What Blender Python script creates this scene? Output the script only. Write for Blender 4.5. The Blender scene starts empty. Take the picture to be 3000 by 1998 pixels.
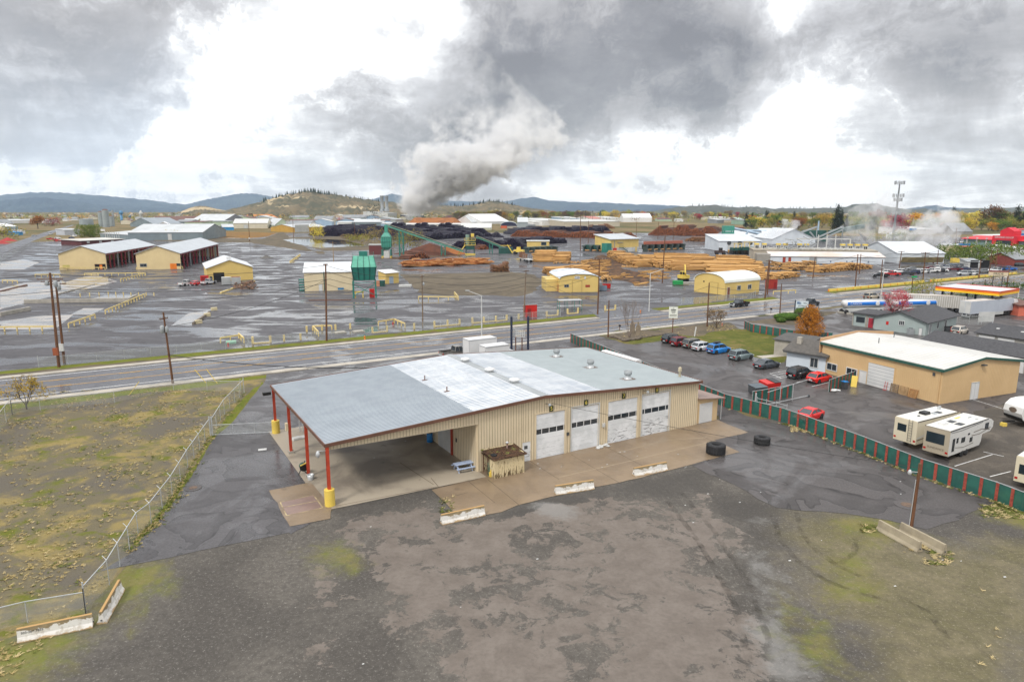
import bpy, math, random
from mathutils import Vector, Matrix
RND = random.Random(11)
sc = bpy.context.scene
COL = sc.collection
rad = math.radians
# ---------------------------------------------------------------- survey: photo points -> places on the ground
FOC, EYE, PITCH = 1982.0, 25.0, math.atan(387/1982)
def ray(p):
    cx = (p[0]-1500)/FOC; cy = -(p[1]-999)/FOC
    return Vector((cx, math.cos(PITCH)+cy*math.sin(PITCH), -math.sin(PITCH)+cy*math.cos(PITCH)))
def G(p, z=0.0):
    r = ray(p); t = (z-EYE)/r.z
    return Vector((r.x*t, r.y*t, z))
def at_y(p, y):
    r = ray(p); t = y/r.y
    return Vector((r.x*t, y, EYE+r.z*t))
def hgt(p, q): return at_y(q, G(p).y).z           # height of a thing that stands at p and ends at q
def W(x, y, x0, y0, s): return (x0+x*s, y0+y*s)
def crop(x0, y0, s): return lambda x, y: (x0+x*s, y0+y*s)
D = crop(0, 0, 1.2744)
C1 = crop(0,540,.3826); C2 = crop(700,540,.3826); C3 = crop(1400,540,.3826); C4 = crop(2100,500,.4082)
N1 = crop(0,1000,.3826); N2 = crop(750,950,.3826); N3 = crop(1400,950,.3826); N4 = crop(2200,900,.3826)
N5 = crop(0,1400,.3822); N6 = crop(900,1400,.4671); N7 = crop(1900,1300,.4671)
Z1 = crop(0,560,.2123); Z2 = crop(450,560,.2123); Z3 = crop(900,560,.2123); Z4 = crop(1350,560,.2123)
Z5 = crop(1700,580,.2123); Z6 = crop(2080,580,.2123); Z7 = crop(2500,560,.2123)
Y1 = crop(2250,760,.3185); Y2 = crop(1250,880,.2548); Y4 = crop(2450,1150,.2335)
ROAD = rad(30.4); E2 = Vector((math.cos(ROAD), math.sin(ROAD), 0)); N2v = Vector((-math.sin(ROAD), math.cos(ROAD), 0)); RO = Vector((3,129.3,0))
def road(s, t, z=0): return RO+E2*s+N2v*t+Vector((0,0,z))
def ang(a, b): return math.atan2(b[1]-a[1], b[0]-a[0])
# ---------------------------------------------------------------- objects
def tag(o, label=None, cat=None, group=None, kind=None):
    if label: o['label'] = label
    if cat: o['category'] = cat
    if group: o['group'] = group
    if kind: o['kind'] = kind
    return o
def thing(name, label, cat, loc=(0,0,0), rz=0.0, group=None, kind=None):
    o = bpy.data.objects.new(name, None); COL.objects.link(o)
    o.location = loc; o.rotation_euler = (0,0,rz); o.empty_display_size = .2
    return tag(o, label, cat, group, kind)
def dup(o, parent=None, loc=None, rz=None, label=None, scale=None, group=None):
    c = o.copy(); COL.objects.link(c)
    if parent: c.parent = parent
    if loc is not None: c.location = loc
    if rz is not None: c.rotation_euler = (0,0,rz)
    if label: c['label'] = label
    if group: c['group'] = group
    if scale: c.scale = scale if hasattr(scale,'__len__') else (scale,)*3
    for ch in o.children: dup(ch, c)
    return c
class MB:
    def __init__(s): s.v=[]; s.f=[]; s.m=[]; s.sm=[]; s.mi=0; s.X=None
    def add(s, vs, fs, smooth=False):
        o=len(s.v)
        s.v += [tuple(s.X@Vector(v)) for v in vs] if s.X else [tuple(v) for v in vs]
        s.f += [tuple(i+o for i in f) for f in fs]; s.m += [s.mi]*len(fs); s.sm += [smooth]*len(fs)
        return s
    def box(s, x0,y0,z0,x1,y1,z1):
        return s.add([(x0,y0,z0),(x1,y0,z0),(x1,y1,z0),(x0,y1,z0),(x0,y0,z1),(x1,y0,z1),(x1,y1,z1),(x0,y1,z1)],
            [(3,2,1,0),(4,5,6,7),(0,1,5,4),(1,2,6,5),(2,3,7,6),(3,0,4,7)])
    def bar(s, p, q, w, h=None):
        p=Vector(p); q=Vector(q); h=h or w; d=(q-p).normalized()
        a=d.cross(Vector((0,0,1))); a = a.normalized() if a.length>1e-4 else Vector((1,0,0)); b=a.cross(d).normalized()
        a*=w/2; b*=h/2
        return s.add([p-a-b,p+a-b,p+a+b,p-a+b,q-a-b,q+a-b,q+a+b,q-a+b],[(0,1,2,3),(7,6,5,4),(4,5,1,0),(5,6,2,1),(6,7,3,2),(7,4,0,3)])
    def cyl(s, p, q, r0, r1=None, n=8, caps=True, smooth=True, capm=None):
        p=Vector(p); q=Vector(q); r1=r0 if r1 is None else r1; d=(q-p).normalized()
        a=d.cross(Vector((0,0,1))); a = a.normalized() if a.length>1e-4 else Vector((1,0,0)); b=a.cross(d).normalized()
        vs=[]
        for c,r in ((p,r0),(q,r1)):
            for i in range(n):
                t=2*math.pi*i/n; vs.append(c+a*(r*math.cos(t))+b*(r*math.sin(t)))
        s.add(vs,[(i,i+n,(i+1)%n+n,(i+1)%n) for i in range(n)],smooth)
        if caps:
            m=s.mi
            if capm is not None: s.mi=capm
            s.add(vs[:n],[tuple(range(n))]); s.add(vs[n:],[tuple(range(n-1,-1,-1))]); s.mi=m
        return s
    def prism(s, poly, z0, z1):
        n=len(poly); vs=[(p[0],p[1],z0) for p in poly]+[(p[0],p[1],z1) for p in poly]
        return s.add(vs,[tuple(range(n-1,-1,-1)),tuple(range(n,2*n))]+[(i,(i+1)%n,(i+1)%n+n,i+n) for i in range(n)])
    def profx(s, prof, x0, x1, smooth=False):
        n=len(prof); vs=[(x0,p[0],p[1]) for p in prof]+[(x1,p[0],p[1]) for p in prof]
        return s.add(vs,[tuple(range(n-1,-1,-1)),tuple(range(n,2*n))]+[(i,(i+1)%n,(i+1)%n+n,i+n) for i in range(n)],smooth)
    def profy(s, prof, y0, y1, smooth=False):
        n=len(prof); vs=[(p[0],y0,p[1]) for p in prof]+[(p[0],y1,p[1]) for p in prof]
        return s.add(vs,[tuple(range(n)),tuple(range(2*n-1,n-1,-1))]+[(i,i+n,(i+1)%n+n,(i+1)%n) for i in range(n)],smooth)
    def lathe(s, prof, n=12, c=(0,0,0), smooth=True):
        vs=[]; k=len(prof)
        for r,z in prof:
            for i in range(n):
                t=2*math.pi*i/n; vs.append((c[0]+r*math.cos(t),c[1]+r*math.sin(t),c[2]+z))
        fs=[(j*n+i,j*n+(i+1)%n,(j+1)*n+(i+1)%n,(j+1)*n+i) for j in range(k-1) for i in range(n)]
        s.add(vs,fs,smooth); s.add(vs[:n],[tuple(range(n-1,-1,-1))]); s.add(vs[-n:],[tuple(range(n))])
        return s
    def blob(s, c, rx, ry, rz, n=8, k=5, jit=.12, rnd=RND):
        vs=[]
        for j in range(k+1):
            ph=math.pi*j/k-math.pi/2
            for i in range(n):
                t=2*math.pi*i/n; q=1+rnd.uniform(-jit,jit)
                vs.append((c[0]+rx*q*math.cos(ph)*math.cos(t),c[1]+ry*q*math.cos(ph)*math.sin(t),c[2]+rz*q*math.sin(ph)))
        return s.add(vs,[(j*n+i,j*n+(i+1)%n,(j+1)*n+(i+1)%n,(j+1)*n+i) for j in range(k) for i in range(n)],True)
    def mesh(s, name, mats):
        me=bpy.data.meshes.new(name); me.from_pydata(s.v,[],s.f)
        for m in (mats if isinstance(mats,(list,tuple)) else [mats]): me.materials.append(m)
        me.polygons.foreach_set('material_index',s.m); me.polygons.foreach_set('use_smooth',s.sm); me.update()
        return me
    def build(s, name, mats, parent=None, loc=None, rz=None, label=None, cat=None, group=None, kind=None):
        o=bpy.data.objects.new(name,s.mesh(name,mats)); COL.objects.link(o)
        if parent: o.parent=parent
        if loc is not None: o.location=loc
        if rz is not None: o.rotation_euler=(0,0,rz)
        return tag(o,label,cat,group,kind)
def text(s, size, mat, parent, loc, rot=(math.pi/2,0,0), ext=.01, name='lettering', sx=1.0):
    cu=bpy.data.curves.new('t','FONT'); cu.body=s; cu.size=size; cu.extrude=ext; cu.align_x='CENTER'; cu.align_y='CENTER'
    t=bpy.data.objects.new('t',cu); COL.objects.link(t)
    me=bpy.data.meshes.new_from_object(t); me.materials.clear(); me.materials.append(mat)
    bpy.data.objects.remove(t)
    o=bpy.data.objects.new(name,me); COL.objects.link(o); o.parent=parent; o.location=loc; o.rotation_euler=rot; o.scale=(sx,1,1)
    return o
# ---------------------------------------------------------------- materials
class NM:
    def __init__(s, name):
        m=s.m=bpy.data.materials.new(name); m.use_nodes=True; s.t=m.node_tree; s.b=s.t.nodes['Principled BSDF']
        s.co=s.t.nodes.new('ShaderNodeTexCoord').outputs['Object']
    def nd(s, ty): return s.t.nodes.new(ty)
    def put(s, sock, v):
        if hasattr(v,'node'): s.t.links.new(v,sock)
        else: sock.default_value=v
    def scale(s, v, vec=None):
        n=s.nd('ShaderNodeVectorMath'); n.operation='MULTIPLY'; s.put(n.inputs[0],vec or s.co); n.inputs[1].default_value=v; return n.outputs[0]
    def noise(s, sc_, det=4, ro=.55, di=0, vec=None):
        n=s.nd('ShaderNodeTexNoise'); s.put(n.inputs['Vector'],vec or s.co); n.inputs['Scale'].default_value=sc_
        n.inputs['Detail'].default_value=det; n.inputs['Roughness'].default_value=ro; n.inputs['Distortion'].default_value=di
        return n.outputs['Fac']
    def step(s, f, a, b, lo=0., hi=1.):
        n=s.nd('ShaderNodeMapRange'); n.interpolation_type='SMOOTHSTEP'; s.put(n.inputs[0],f)
        for i,v in enumerate((a,b,lo,hi)): n.inputs[1+i].default_value=v
        return n.outputs[0]
    def math(s, op, a, b=0.):
        n=s.nd('ShaderNodeMath'); n.operation=op; s.put(n.inputs[0],a); s.put(n.inputs[1],b); return n.outputs[0]
    def mix(s, f, a, b):
        n=s.nd('ShaderNodeMix'); n.data_type='RGBA'; s.put(n.inputs[0],f)
        for i,v in ((6,a),(7,b)): s.put(n.inputs[i], v if hasattr(v,'node') else (*v,1) if len(v)==3 else v)
        return n.outputs[2]
    def sep(s):
        n=s.nd('ShaderNodeSeparateXYZ'); s.put(n.inputs[0],s.co); return n.outputs
    def bump(s, h, st, d=.05):
        n=s.nd('ShaderNodeBump'); n.inputs['Strength'].default_value=st; n.inputs['Distance'].default_value=d; s.put(n.inputs['Height'],h); s.put(s.b.inputs['Normal'],n.outputs[0])
    def out(s, col=None, rough=.6, metal=0., spec=.5):
        if col is not None: s.put(s.b.inputs['Base Color'], col if hasattr(col,'node') else (*col,1))
        s.put(s.b.inputs['Roughness'],rough); s.put(s.b.inputs['Metallic'],metal); s.put(s.b.inputs['Specular IOR Level'],spec)
        return s.m
    def alpha(s, f): s.put(s.b.inputs['Alpha'],f)
_mc={}
def striped(name,c1,c2,ax,per,duty=.2,rough=.45,dirt=.12):
    n=NM(name); v=n.sep()[ax]; f=n.step(n.math('PINGPONG',v,per/2),per/2*(1-duty),per/2*(1-duty*.6)); a=n.mix(n.step(n.noise(.25,5,.6),.35,.65),c1,tuple(x*.88 for x in c1)); col=n.mix(f,a,c2)
    col=n.mix(n.step(n.noise(.5,6,.7,.4),.5,.75,0,dirt),col,tuple(x*.5 for x in c1)); n.bump(f,.4,.03); return n.out(col,rough,0,.4)
def M(name, c, c2=None, sc_=1.2, rough=.6, metal=0., bump=0., spec=.4, rib=None, dirt=0., stretch=None):
    if name in _mc: return _mc[name]
    n=NM(name); c2=c2 or tuple(x*.82 for x in c)
    v=n.scale(stretch) if stretch else None
    f=n.step(n.noise(sc_,5,.6,0,v),.32,.68); col=n.mix(f,c,c2)
    if dirt: col=n.mix(n.step(n.noise(sc_*.35,6,.7,.6,v),.52,.75,0,dirt),col,tuple(x*.35+.02 for x in c))
    r=n.math('ADD',n.math('MULTIPLY',n.noise(sc_*2,3),.2),rough-.1)
    if rib:
        w=n.nd('ShaderNodeTexWave'); w.wave_type='BANDS'; w.bands_direction='X'; w.inputs['Scale'].default_value=.314/rib[1]
        d=n.nd('ShaderNodeVectorMath'); d.operation='DOT_PRODUCT'; n.put(d.inputs[0],n.co); d.inputs[1].default_value=rib[0]
        cb=n.nd('ShaderNodeCombineXYZ'); n.put(cb.inputs[0],d.outputs['Value']); n.put(w.inputs['Vector'],cb.outputs[0])
        n.bump(w.outputs['Fac'],rib[2],.03)
    elif bump: n.bump(n.noise(sc_*8,3),bump)
    _mc[name]=n.out(col,r,metal,spec); return _mc[name]
def rgb(h):
    v=[int(h[i:i+2],16)/255 for i in (0,2,4)]
    return tuple(x/12.92 if x<=.04045 else ((x+.055)/1.055)**2.4 for x in v)
CREAM=M('cream_siding',(.70,.555,.30),(.64,.50,.27),.25,.55,rib=((1,1,0),.4,.4))
CREAM2=M('yellow_siding',(.68,.50,.17),(.61,.445,.15),.25,.55,rib=((1,1,0),.5,.4))
BEIGE=M('beige_siding',(.68,.58,.41),(.63,.53,.37),.35,.5,dirt=.15); RIBSHADE=M('siding_rib_shade',(.26,.20,.12),(.34,.27,.17),.6,.6)  # dark strip colour paints in the thin shadow lines of the siding ribs
TAN=M('tan_siding',(.62,.43,.225),(.57,.39,.2),.3,.5,rib=((1,1,0),.3,.5))
WHITE=M('white_paint',(.66,.66,.65),(.58,.59,.59),.6,.45)
WHITEG=M('glossy_white',(.68,.68,.68),(.63,.63,.63),.6,.2)
OLDWHITE=M('weathered_white',(.56,.56,.54),(.46,.47,.46),.5,.5,dirt=.3)
WROOF=M('white_roof',(.60,.62,.64),(.52,.54,.57),.2,.4,rib=((1,1,0),.5,.4))
GROOF=M('galvanised_roof',(.42,.46,.50),(.36,.40,.44),.3,.38,.35)
GREY=M('grey_metal',(.32,.34,.35),(.26,.28,.29),.4,.45)
DGREY=M('dark_grey',(.07,.075,.08),(.05,.055,.06),.6,.5)
BLACK=M('black_paint',(.012,.012,.014),(.02,.02,.02),1,.35)
RUBBER=M('rubber',(.018,.018,.02),(.03,.03,.032),3,.75,bump=.2)
GLASS=M('dark_glass',(.02,.028,.035),(.03,.04,.05),.4,.06,spec=.8)
SHINGLE=M('dark_shingle',(.045,.045,.05),(.075,.075,.08),3,.85,bump=.4)
RED=M('red_paint',(.55,.02,.015),(.45,.018,.015),.8,.4)
RUSTRED=M('rust_red_steel',(.38,.05,.025),(.28,.04,.025),1.5,.5)
BROWNTRIM=M('brown_trim',(.16,.075,.05),(.12,.06,.04),1,.5)
YELLOW=M('yellow_paint',(.75,.56,.10),(.66,.48,.10),.8,.55,dirt=.2)
PYEL=M('pale_yellow_rail',(.72,.58,.26),(.62,.48,.2),.8,.6,dirt=.2)
BLUE=M('blue_plastic',(.02,.2,.5),(.015,.15,.4),1,.4)
GREENST=M('green_steel',(.03,.22,.17),(.025,.16,.13),.7,.5,dirt=.35)
DGREEN=M('dark_green_steel',(.02,.09,.075),(.015,.06,.05),.7,.5,dirt=.2)
WOOD=M('pole_wood',(.17,.075,.035),(.09,.045,.025),2,.8,bump=.3,stretch=(4,4,.4))
PALLET=M('pallet_wood',(.45,.30,.16),(.32,.2,.1),2,.75)
GALV=M('galvanised_steel',(.55,.57,.58),(.45,.47,.48),1,.4,metal=.3)
CONC=M('concrete',(.40,.37,.32),(.30,.28,.24),.8,.75,bump=.15,dirt=.3)
ORANGE=M('orange_paint',(.8,.22,.02),(.7,.18,.02),.6,.4)
# ---------------------------------------------------------------- camera, light, sky
cam=bpy.data.cameras.new('camera'); co=bpy.data.objects.new('camera',cam); COL.objects.link(co)
cam.sensor_width=36; cam.lens=FOC/3000*36; cam.clip_start=.5; cam.clip_end=40000
co.location=(0,0,EYE); co.rotation_euler=(math.pi/2-PITCH,0,0); sc.camera=co
sc.view_settings.view_transform='Standard'; sc.view_settings.look='None'; sc.view_settings.exposure=0.5; sc.view_settings.gamma=1
sun=bpy.data.lights.new('sun','SUN'); sun.energy=1.5; sun.angle=rad(10); sun.color=(1,.95,.88)
so=bpy.data.objects.new('sun',sun); COL.objects.link(so)
SUN_EL,SUN_AZ=rad(48),rad(215)      # azimuth from +Y, clockwise
sd=Vector((math.sin(SUN_AZ)*math.cos(SUN_EL),math.cos(SUN_AZ)*math.cos(SUN_EL),math.sin(SUN_EL)))
so.rotation_euler=(-sd).to_track_quat('-Z','Y').to_euler()
w=bpy.data.worlds.new('World'); sc.world=w; w.use_nodes=True; t=w.node_tree; t.nodes.clear(); L=t.links.new
out=t.nodes.new('ShaderNodeOutputWorld'); sky=t.nodes.new('ShaderNodeTexSky'); sky.sky_type='NISHITA'; sky.sun_disc=False
sky.sun_elevation=SUN_EL; sky.sun_rotation=SUN_AZ
bg=t.nodes.new('ShaderNodeBackground'); bg.inputs[1].default_value=.1; L(sky.outputs[0],bg.inputs[0])
tc=t.nodes.new('ShaderNodeTexCoord').outputs['Generated']
def vm(op,a,b=None):
    n=t.nodes.new('ShaderNodeVectorMath'); n.operation=op
    for i,v in ((0,a),(1,b)):
        if v is None: continue
        if hasattr(v,'node'): L(v,n.inputs[i])
        else: n.inputs[i].default_value=v
    return n.outputs['Value'] if op in('DISTANCE','DOT_PRODUCT') else n.outputs[0]
def ma(op,a,b=0.,c=None):
    n=t.nodes.new('ShaderNodeMath'); n.operation=op
    for i,v in ((0,a),(1,b),(2,c)):
        if v is None: continue
        if hasattr(v,'node'): L(v,n.inputs[i])
        else: n.inputs[i].default_value=v
    return n.outputs[0]
def mr(f,a,b,lo=0.,hi=1.):
    n=t.nodes.new('ShaderNodeMapRange'); n.interpolation_type='SMOOTHSTEP'; L(f,n.inputs[0])
    for i,v in enumerate((a,b,lo,hi)): n.inputs[1+i].default_value=v
    return n.outputs[0]
sx=t.nodes.new('ShaderNodeSeparateXYZ'); L(tc,sx.inputs[0]); zz=sx.outputs[2]
den=ma('ADD',ma('MAXIMUM',zz,0.),.16)
cmb=t.nodes.new('ShaderNodeCombineXYZ'); L(ma('DIVIDE',sx.outputs[0],den),cmb.inputs[0]); L(ma('DIVIDE',sx.outputs[1],den),cmb.inputs[1])
def nz(vec,s_,det=7,ro=.55,di=.0,col=False):
    n=t.nodes.new('ShaderNodeTexNoise'); L(vec,n.inputs[0]); n.inputs['Scale'].default_value=s_; n.inputs['Detail'].default_value=det
    n.inputs['Roughness'].default_value=ro; n.inputs['Distortion'].default_value=di
    return n.outputs['Color' if col else 'Fac']
warp=vm('ADD',tc,vm('MULTIPLY',vm('SUBTRACT',nz(tc,3.2,6,.6,0,True),(.5,.5,.5)),(.40,.40,.26)))
KZ=(1,1,1.7); wz=vm('MULTIPLY',warp,KZ)
val=ma('ADD',ma('MULTIPLY',ma('SUBTRACT',nz(cmb.outputs[0],1.5,9,.62,.3),.5),1.3),.66)
val=ma('ADD',val,ma('MULTIPLY',ma('SUBTRACT',nz(tc,6,10,.64,.5),.5),1.4))
val=ma('ADD',val,ma('MULTIPLY',ma('SUBTRACT',mr(nz(warp,4.2,10,.68,.2),.45,.57),.5),.36))
for x,y,r,a in ((220,120,.30,-.42),(640,40,.20,-.35),(420,330,.16,-.25),(60,430,.12,-.18),(1560,160,.27,-.42),(1950,30,.32,-.36),(1480,420,.14,-.34),(1290,230,.20,-.55),(1370,420,.13,-.34),(1150,330,.09,-.25),(560,300,.13,-.28),(900,420,.10,-.22),(2150,170,.20,-.38),(2030,330,.14,-.28),(120,560,.10,.2),
                (1800,420,.15,-.32),(2220,330,.20,-.30),(2880,330,.26,-.34),(2850,60,.30,-.30),(2560,470,.09,-.2),(1250,230,.16,-.12),
                (800,200,.24,.62),(1080,90,.17,.55),(560,420,.15,.3),(760,490,.11,.28),(2390,60,.07,.5),(2480,290,.12,.62),(2200,520,.26,.5),(2750,540,.22,.4),(1800,510,.18,.30),(250,500,.14,.16)):
    d=ray((x,y)).normalized(); dz=(d.x,d.y,d.z*1.7)
    val=ma('ADD',val,mr(vm('DISTANCE',wz,dz),0.,r*1.25,a,0.))
val=ma('ADD',val,mr(zz,.45,.9,0.,.5))
val2=ma('ADD',ma('MULTIPLY',val,.6),.3)
cr=t.nodes.new('ShaderNodeValToRGB'); L(val2,cr.inputs[0]); e=cr.color_ramp.elements
e[0].position=.0; e[0].color=(.20,.195,.205,1); e[1].position=.93; e[1].color=(1.02,1.02,1.02,1)
for p,c in ((.18,(.275,.27,.28)),(.34,(.36,.35,.355)),(.46,(.44,.43,.435)),(.56,(.53,.525,.535)),(.65,(.66,.657,.665)),(.70,(.76,.76,.765)),(.76,(.95,.95,.95))):
    q=e.new(p); q.color=(*c,1)
# pale blue showing low on the left between the clouds
blue=mr(vm('DISTANCE',wz,tuple(a*b for a,b in zip(ray((380,560)).normalized(),KZ))),0.,.42,.4,0.)
mxb=t.nodes.new('ShaderNodeMix'); mxb.data_type='RGBA'; L(ma('MULTIPLY',blue,mr(val,.55,1.0,1.,.0)),mxb.inputs[0]); L(cr.outputs[0],mxb.inputs[6]); mxb.inputs[7].default_value=(.62,.74,.90,1)
bg2=t.nodes.new('ShaderNodeBackground'); L(mxb.outputs[2],bg2.inputs[0]); L(mr(zz,.42,.95,.92,1.45),bg2.inputs[1])
ms=t.nodes.new('ShaderNodeMixShader'); ms.inputs[0].default_value=.94; L(bg.outputs[0],ms.inputs[1]); L(bg2.outputs[0],ms.inputs[2]); L(ms.outputs[0],out.inputs[0])
# the air
hz=NM('haze_air'); hz.t.nodes.remove(hz.b); pv=hz.nd('ShaderNodeVolumePrincipled'); pv.inputs['Color'].default_value=(.70,.84,1,1); pv.inputs['Density'].default_value=.000045; pv.inputs['Anisotropy'].default_value=.2
hz.t.links.new(pv.outputs[0],hz.t.nodes['Material Output'].inputs['Volume'])
MB().box(-9000,-150,-3,9000,10800,650).build('haze',hz.m,label='thin pale haze over the whole valley',cat='haze',kind='stuff')
# ---------------------------------------------------------------- ground materials
def asphalt_mat(name, base, wet, scale, veins=.5, rwet=.1, dry=.55, streak=None, grain=True, dk=.62):
    n=NM(name); v=n.scale(streak) if streak else n.co
    big=n.noise(scale,5,.55,1.2,v); f=n.step(n.math('ADD',big,n.math('MULTIPLY',n.math('SUBTRACT',n.noise(scale*7,5,.7),.5),.12)),.48-wet,.58-wet*.6)          # 1 = wet
    c1=tuple(x*dk for x in base); fine=n.noise(6,4,.7)
    patch=n.step(n.noise(scale*.6,3,.5,.8),.42,.58)
    col=n.mix(patch,base,tuple(x*.86 for x in base))
    col=n.mix(f,col,c1)
    if grain: col=n.mix(n.step(fine,.35,.7,0,.35),col,tuple(min(1,x*1.7+.02) for x in base))
    if veins:
        ve=n.noise(scale*1.15,3,.5,2.2,v); dd=n.math('ABSOLUTE',n.math('SUBTRACT',ve,.5)); line=n.step(dd,.0,.010,veins,0.)
        edge=n.step(ve,.5,.66,veins*.8,0.); up=n.step(ve,.495,.5)
        col=n.mix(n.math('MULTIPLY',edge,up),col,tuple(x*.55 for x in base)); col=n.mix(line,col,tuple(x*.35 for x in base))
    r=n.mix(f,(dry,)*3,(rwet,)*3); rr=n.math('ADD',r,n.math('MULTIPLY',n.math('SUBTRACT',n.noise(scale*4,4),.5),.25))
    n.bump(fine,.06,.02)
    return n.out(col,rr,0,n.mix(f,(.22,)*3,(.6,)*3))
A_YARD=asphalt_mat('wet_yard_asphalt',(.080,.077,.083),-.01,.11,.7,.10,.62,(.5,1.3,1))
A_ROAD=asphalt_mat('road_asphalt',(.112,.113,.125),-.02,.12,.25,.2,.55)
A_LOT=asphalt_mat('lot_asphalt',(.078,.071,.070),-.01,.075,.75,.3,.55,dk=.9)
A_DRIVE=asphalt_mat('drive_asphalt',(.082,.078,.081),.03,.10,.6,.2,.48,dk=.85)
def soil_mat(name, cols, scales, rough=.9, bump=.3):
    n=NM(name); col=cols[0]
    for i,c in enumerate(cols[1:]):
        th=c[3] if len(c)>3 else .5
        col=n.mix(n.step(n.noise(scales[i],6,.65,.5),th-.06,th+.08),col,c[:3])
    g=n.noise(9,4,.75); col=n.mix(n.step(g,.3,.72,0,.4),col,(.03,.028,.022))
    n.bump(g,bump,.05); return n.out(col,rough,0,.08)
LAND=soil_mat('valley_land',((.20,.15,.075),(.10,.10,.04),(.26,.19,.10,.55),(.06,.07,.03,.6)),(.006,.011,.02))
FIELD=soil_mat('weedy_field',((.155,.133,.085),(.27,.21,.085,.52),(.13,.14,.022,.57),(.13,.115,.092,.53)),(.22,.4,.11))
VERGE=soil_mat('verge_grass',((.15,.165,.022),(.16,.11,.045,.60),(.11,.135,.02,.55)),(.25,.5))
LAWN=soil_mat('lawn_grass',((.13,.13,.028),(.20,.155,.06,.56),(.09,.105,.02,.5)),(.12,.4))
DIRT=soil_mat('bare_dirt',((.155,.125,.09),(.11,.095,.07,.5),(.2,.16,.1,.6)),(.1,.3))
BARK=soil_mat('bark_ground',((.12,.06,.035),(.2,.11,.055,.5),(.05,.04,.035,.5)),(.15,.4))
n=NM('stained_apron')
col=n.mix(n.step(n.noise(.22,6,.6,.6),.4,.62),(.215,.155,.098),(.125,.088,.056)); col=n.mix(n.step(n.noise(.5,6,.65,.4),.58,.72,0,.75),col,(.07,.05,.035)); col=n.mix(n.noise(7,4,.7),col,tuple((.24,.18,.12)))
n.bump(n.noise(5,3),.08); APRON=n.out(col,n.step(n.noise(.3,4),.35,.65,.3,.65),0,.45)
n=NM('canopy_slab')
col=n.mix(n.step(n.noise(.13,6,.6,.6),.42,.62),(.36,.31,.24),(.20,.17,.135)); col=n.mix(n.step(n.noise(.6,6,.65,.4),.6,.75,0,.6),col,(.06,.05,.04))
n.bump(n.noise(5,3),.08); SLAB=n.out(col,.55,0,.4)
n=NM('concrete_walk'); col=n.mix(n.step(n.noise(.4,5,.6),.35,.65),(.42,.385,.33),(.30,.275,.235)); WALK=n.out(col,.75,0,.35)
n=NM('wet_slab'); f=n.step(n.noise(.14,5,.55,1.0,n.scale((.6,1.4,1))),.44,.54); col=n.mix(f,(.33,.31,.29),(.22,.21,.2)); SLABW=n.out(col,n.mix(f,(.5,)*3,(.03,)*3),0,.9)
n=NM('pond_water'); n.bump(n.noise(.6,3),.02); POND=n.out((.03,.035,.03),.04,0,.6)
PAINTW=M('road_white',(.78,.78,.76),(.55,.55,.55),1.5,.6); PAINTY=M('road_yellow',(.62,.36,.10),(.42,.27,.1),1.5,.6)
# ---------------------------------------------------------------- ground sheets
_k=[0]
def sheet(name, pts, mat, jag=0., seg=1.5, thick=0., label=None, cat=None, kind='structure', soft=0):
    """pts: world points in order; a flat sheet 4 mm above the last"""
    _k[0]+=(.2 if name in('joint','bay_line') else 1); z=.002*_k[0]+thick
    P=[Vector((p[0],p[1],0)) for p in pts]
    if jag:
        Q=[]
        for i,p in enumerate(P):
            q=P[(i+1)%len(P)]; m=max(1,min(60,int((q-p).length/seg)))
            for j in range(m): Q.append(p.lerp(q,j/m)+Vector((RND.gauss(0,jag),RND.gauss(0,jag),0))*(0 if j==0 else 1))
        P=Q
    from mathutils.geometry import tessellate_polygon
    tri=tessellate_polygon([P])
    m=MB(); m.add([(p.x,p.y,z) for p in P],[])
    for a,b,c in tri:
        nrm=(P[b]-P[a]).cross(P[c]-P[a]).z
        m.add([],[]); m.f.append((a,b,c) if nrm>0 else (a,c,b)); m.m.append(0); m.sm.append(False)
    if thick:
        k=len(P); area=sum(P[i].x*P[(i+1)%k].y-P[(i+1)%k].x*P[i].y for i in range(k))
        m.add([(p.x,p.y,-.02) for p in P],[])
        for i in range(k):
            j=(i+1)%k; m.f.append((k+i,k+j,j,i) if area>0 else (k+j,k+i,i,j)); m.m.append(0); m.sm.append(False)
    return m.build(name,mat,kind=kind,label=label,cat=cat)
def gp(c,*pts): return [G(c(*p)) for p in pts]
sheet('ground',[(-9000,-120),(9000,-120),(9000,10500),(-9000,10500)],LAND)
sheet('mill_yard',[road(-420,17.5),road(520,17.5),(620,560),(300,640),(140,720),(-260,720),(-420,420)],A_YARD)
sheet('dry_field',gp(Z2,(620,640),(1300,655),(1560,630),(1700,580),(1300,565),(620,560)),soil_mat('ochre_field',((.28,.15,.04),(.2,.12,.05),(.12,.09,.04,.6)),(.05,.12)),.6,4)
sheet('rail_dirt',gp(Z2,(0,690),(800,705),(1330,715),(1850,790),(2100,830),(2355,830),(2355,870),(2280,870),(1960,700),(1780,560),(1700,590),(1500,660),(600,650),(0,680)),DIRT,.4,5)
sheet('dirt_field',gp(C2,(1230,690),(1390,835),(1560,852),(1950,850),(2091,862),(2250,830),(2330,740),(2250,690),(2091,672)),soil_mat('yard_dirt',((.15,.125,.092),(.12,.1,.075,.5),(.17,.14,.1,.55)),(.06,.2)),.5,3)
sheet('pond_bank',gp(C2,(300,410),(420,440),(640,510),(760,512),(1080,500),(1200,470),(1150,440),(800,400),(430,405)),DIRT,.5,5)
sheet('pond',gp(C2,(335,425),(430,455),(620,488),(800,480),(985,470),(900,450),(800,428),(620,420),(420,418)),POND,.4,5)
sheet('bark_ground',gp(C3,(950,540),(1160,600),(1100,640),(1300,690),(1400,745),(1200,760),(1000,720),(850,640),(780,600)),BARK,.8,3)
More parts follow.
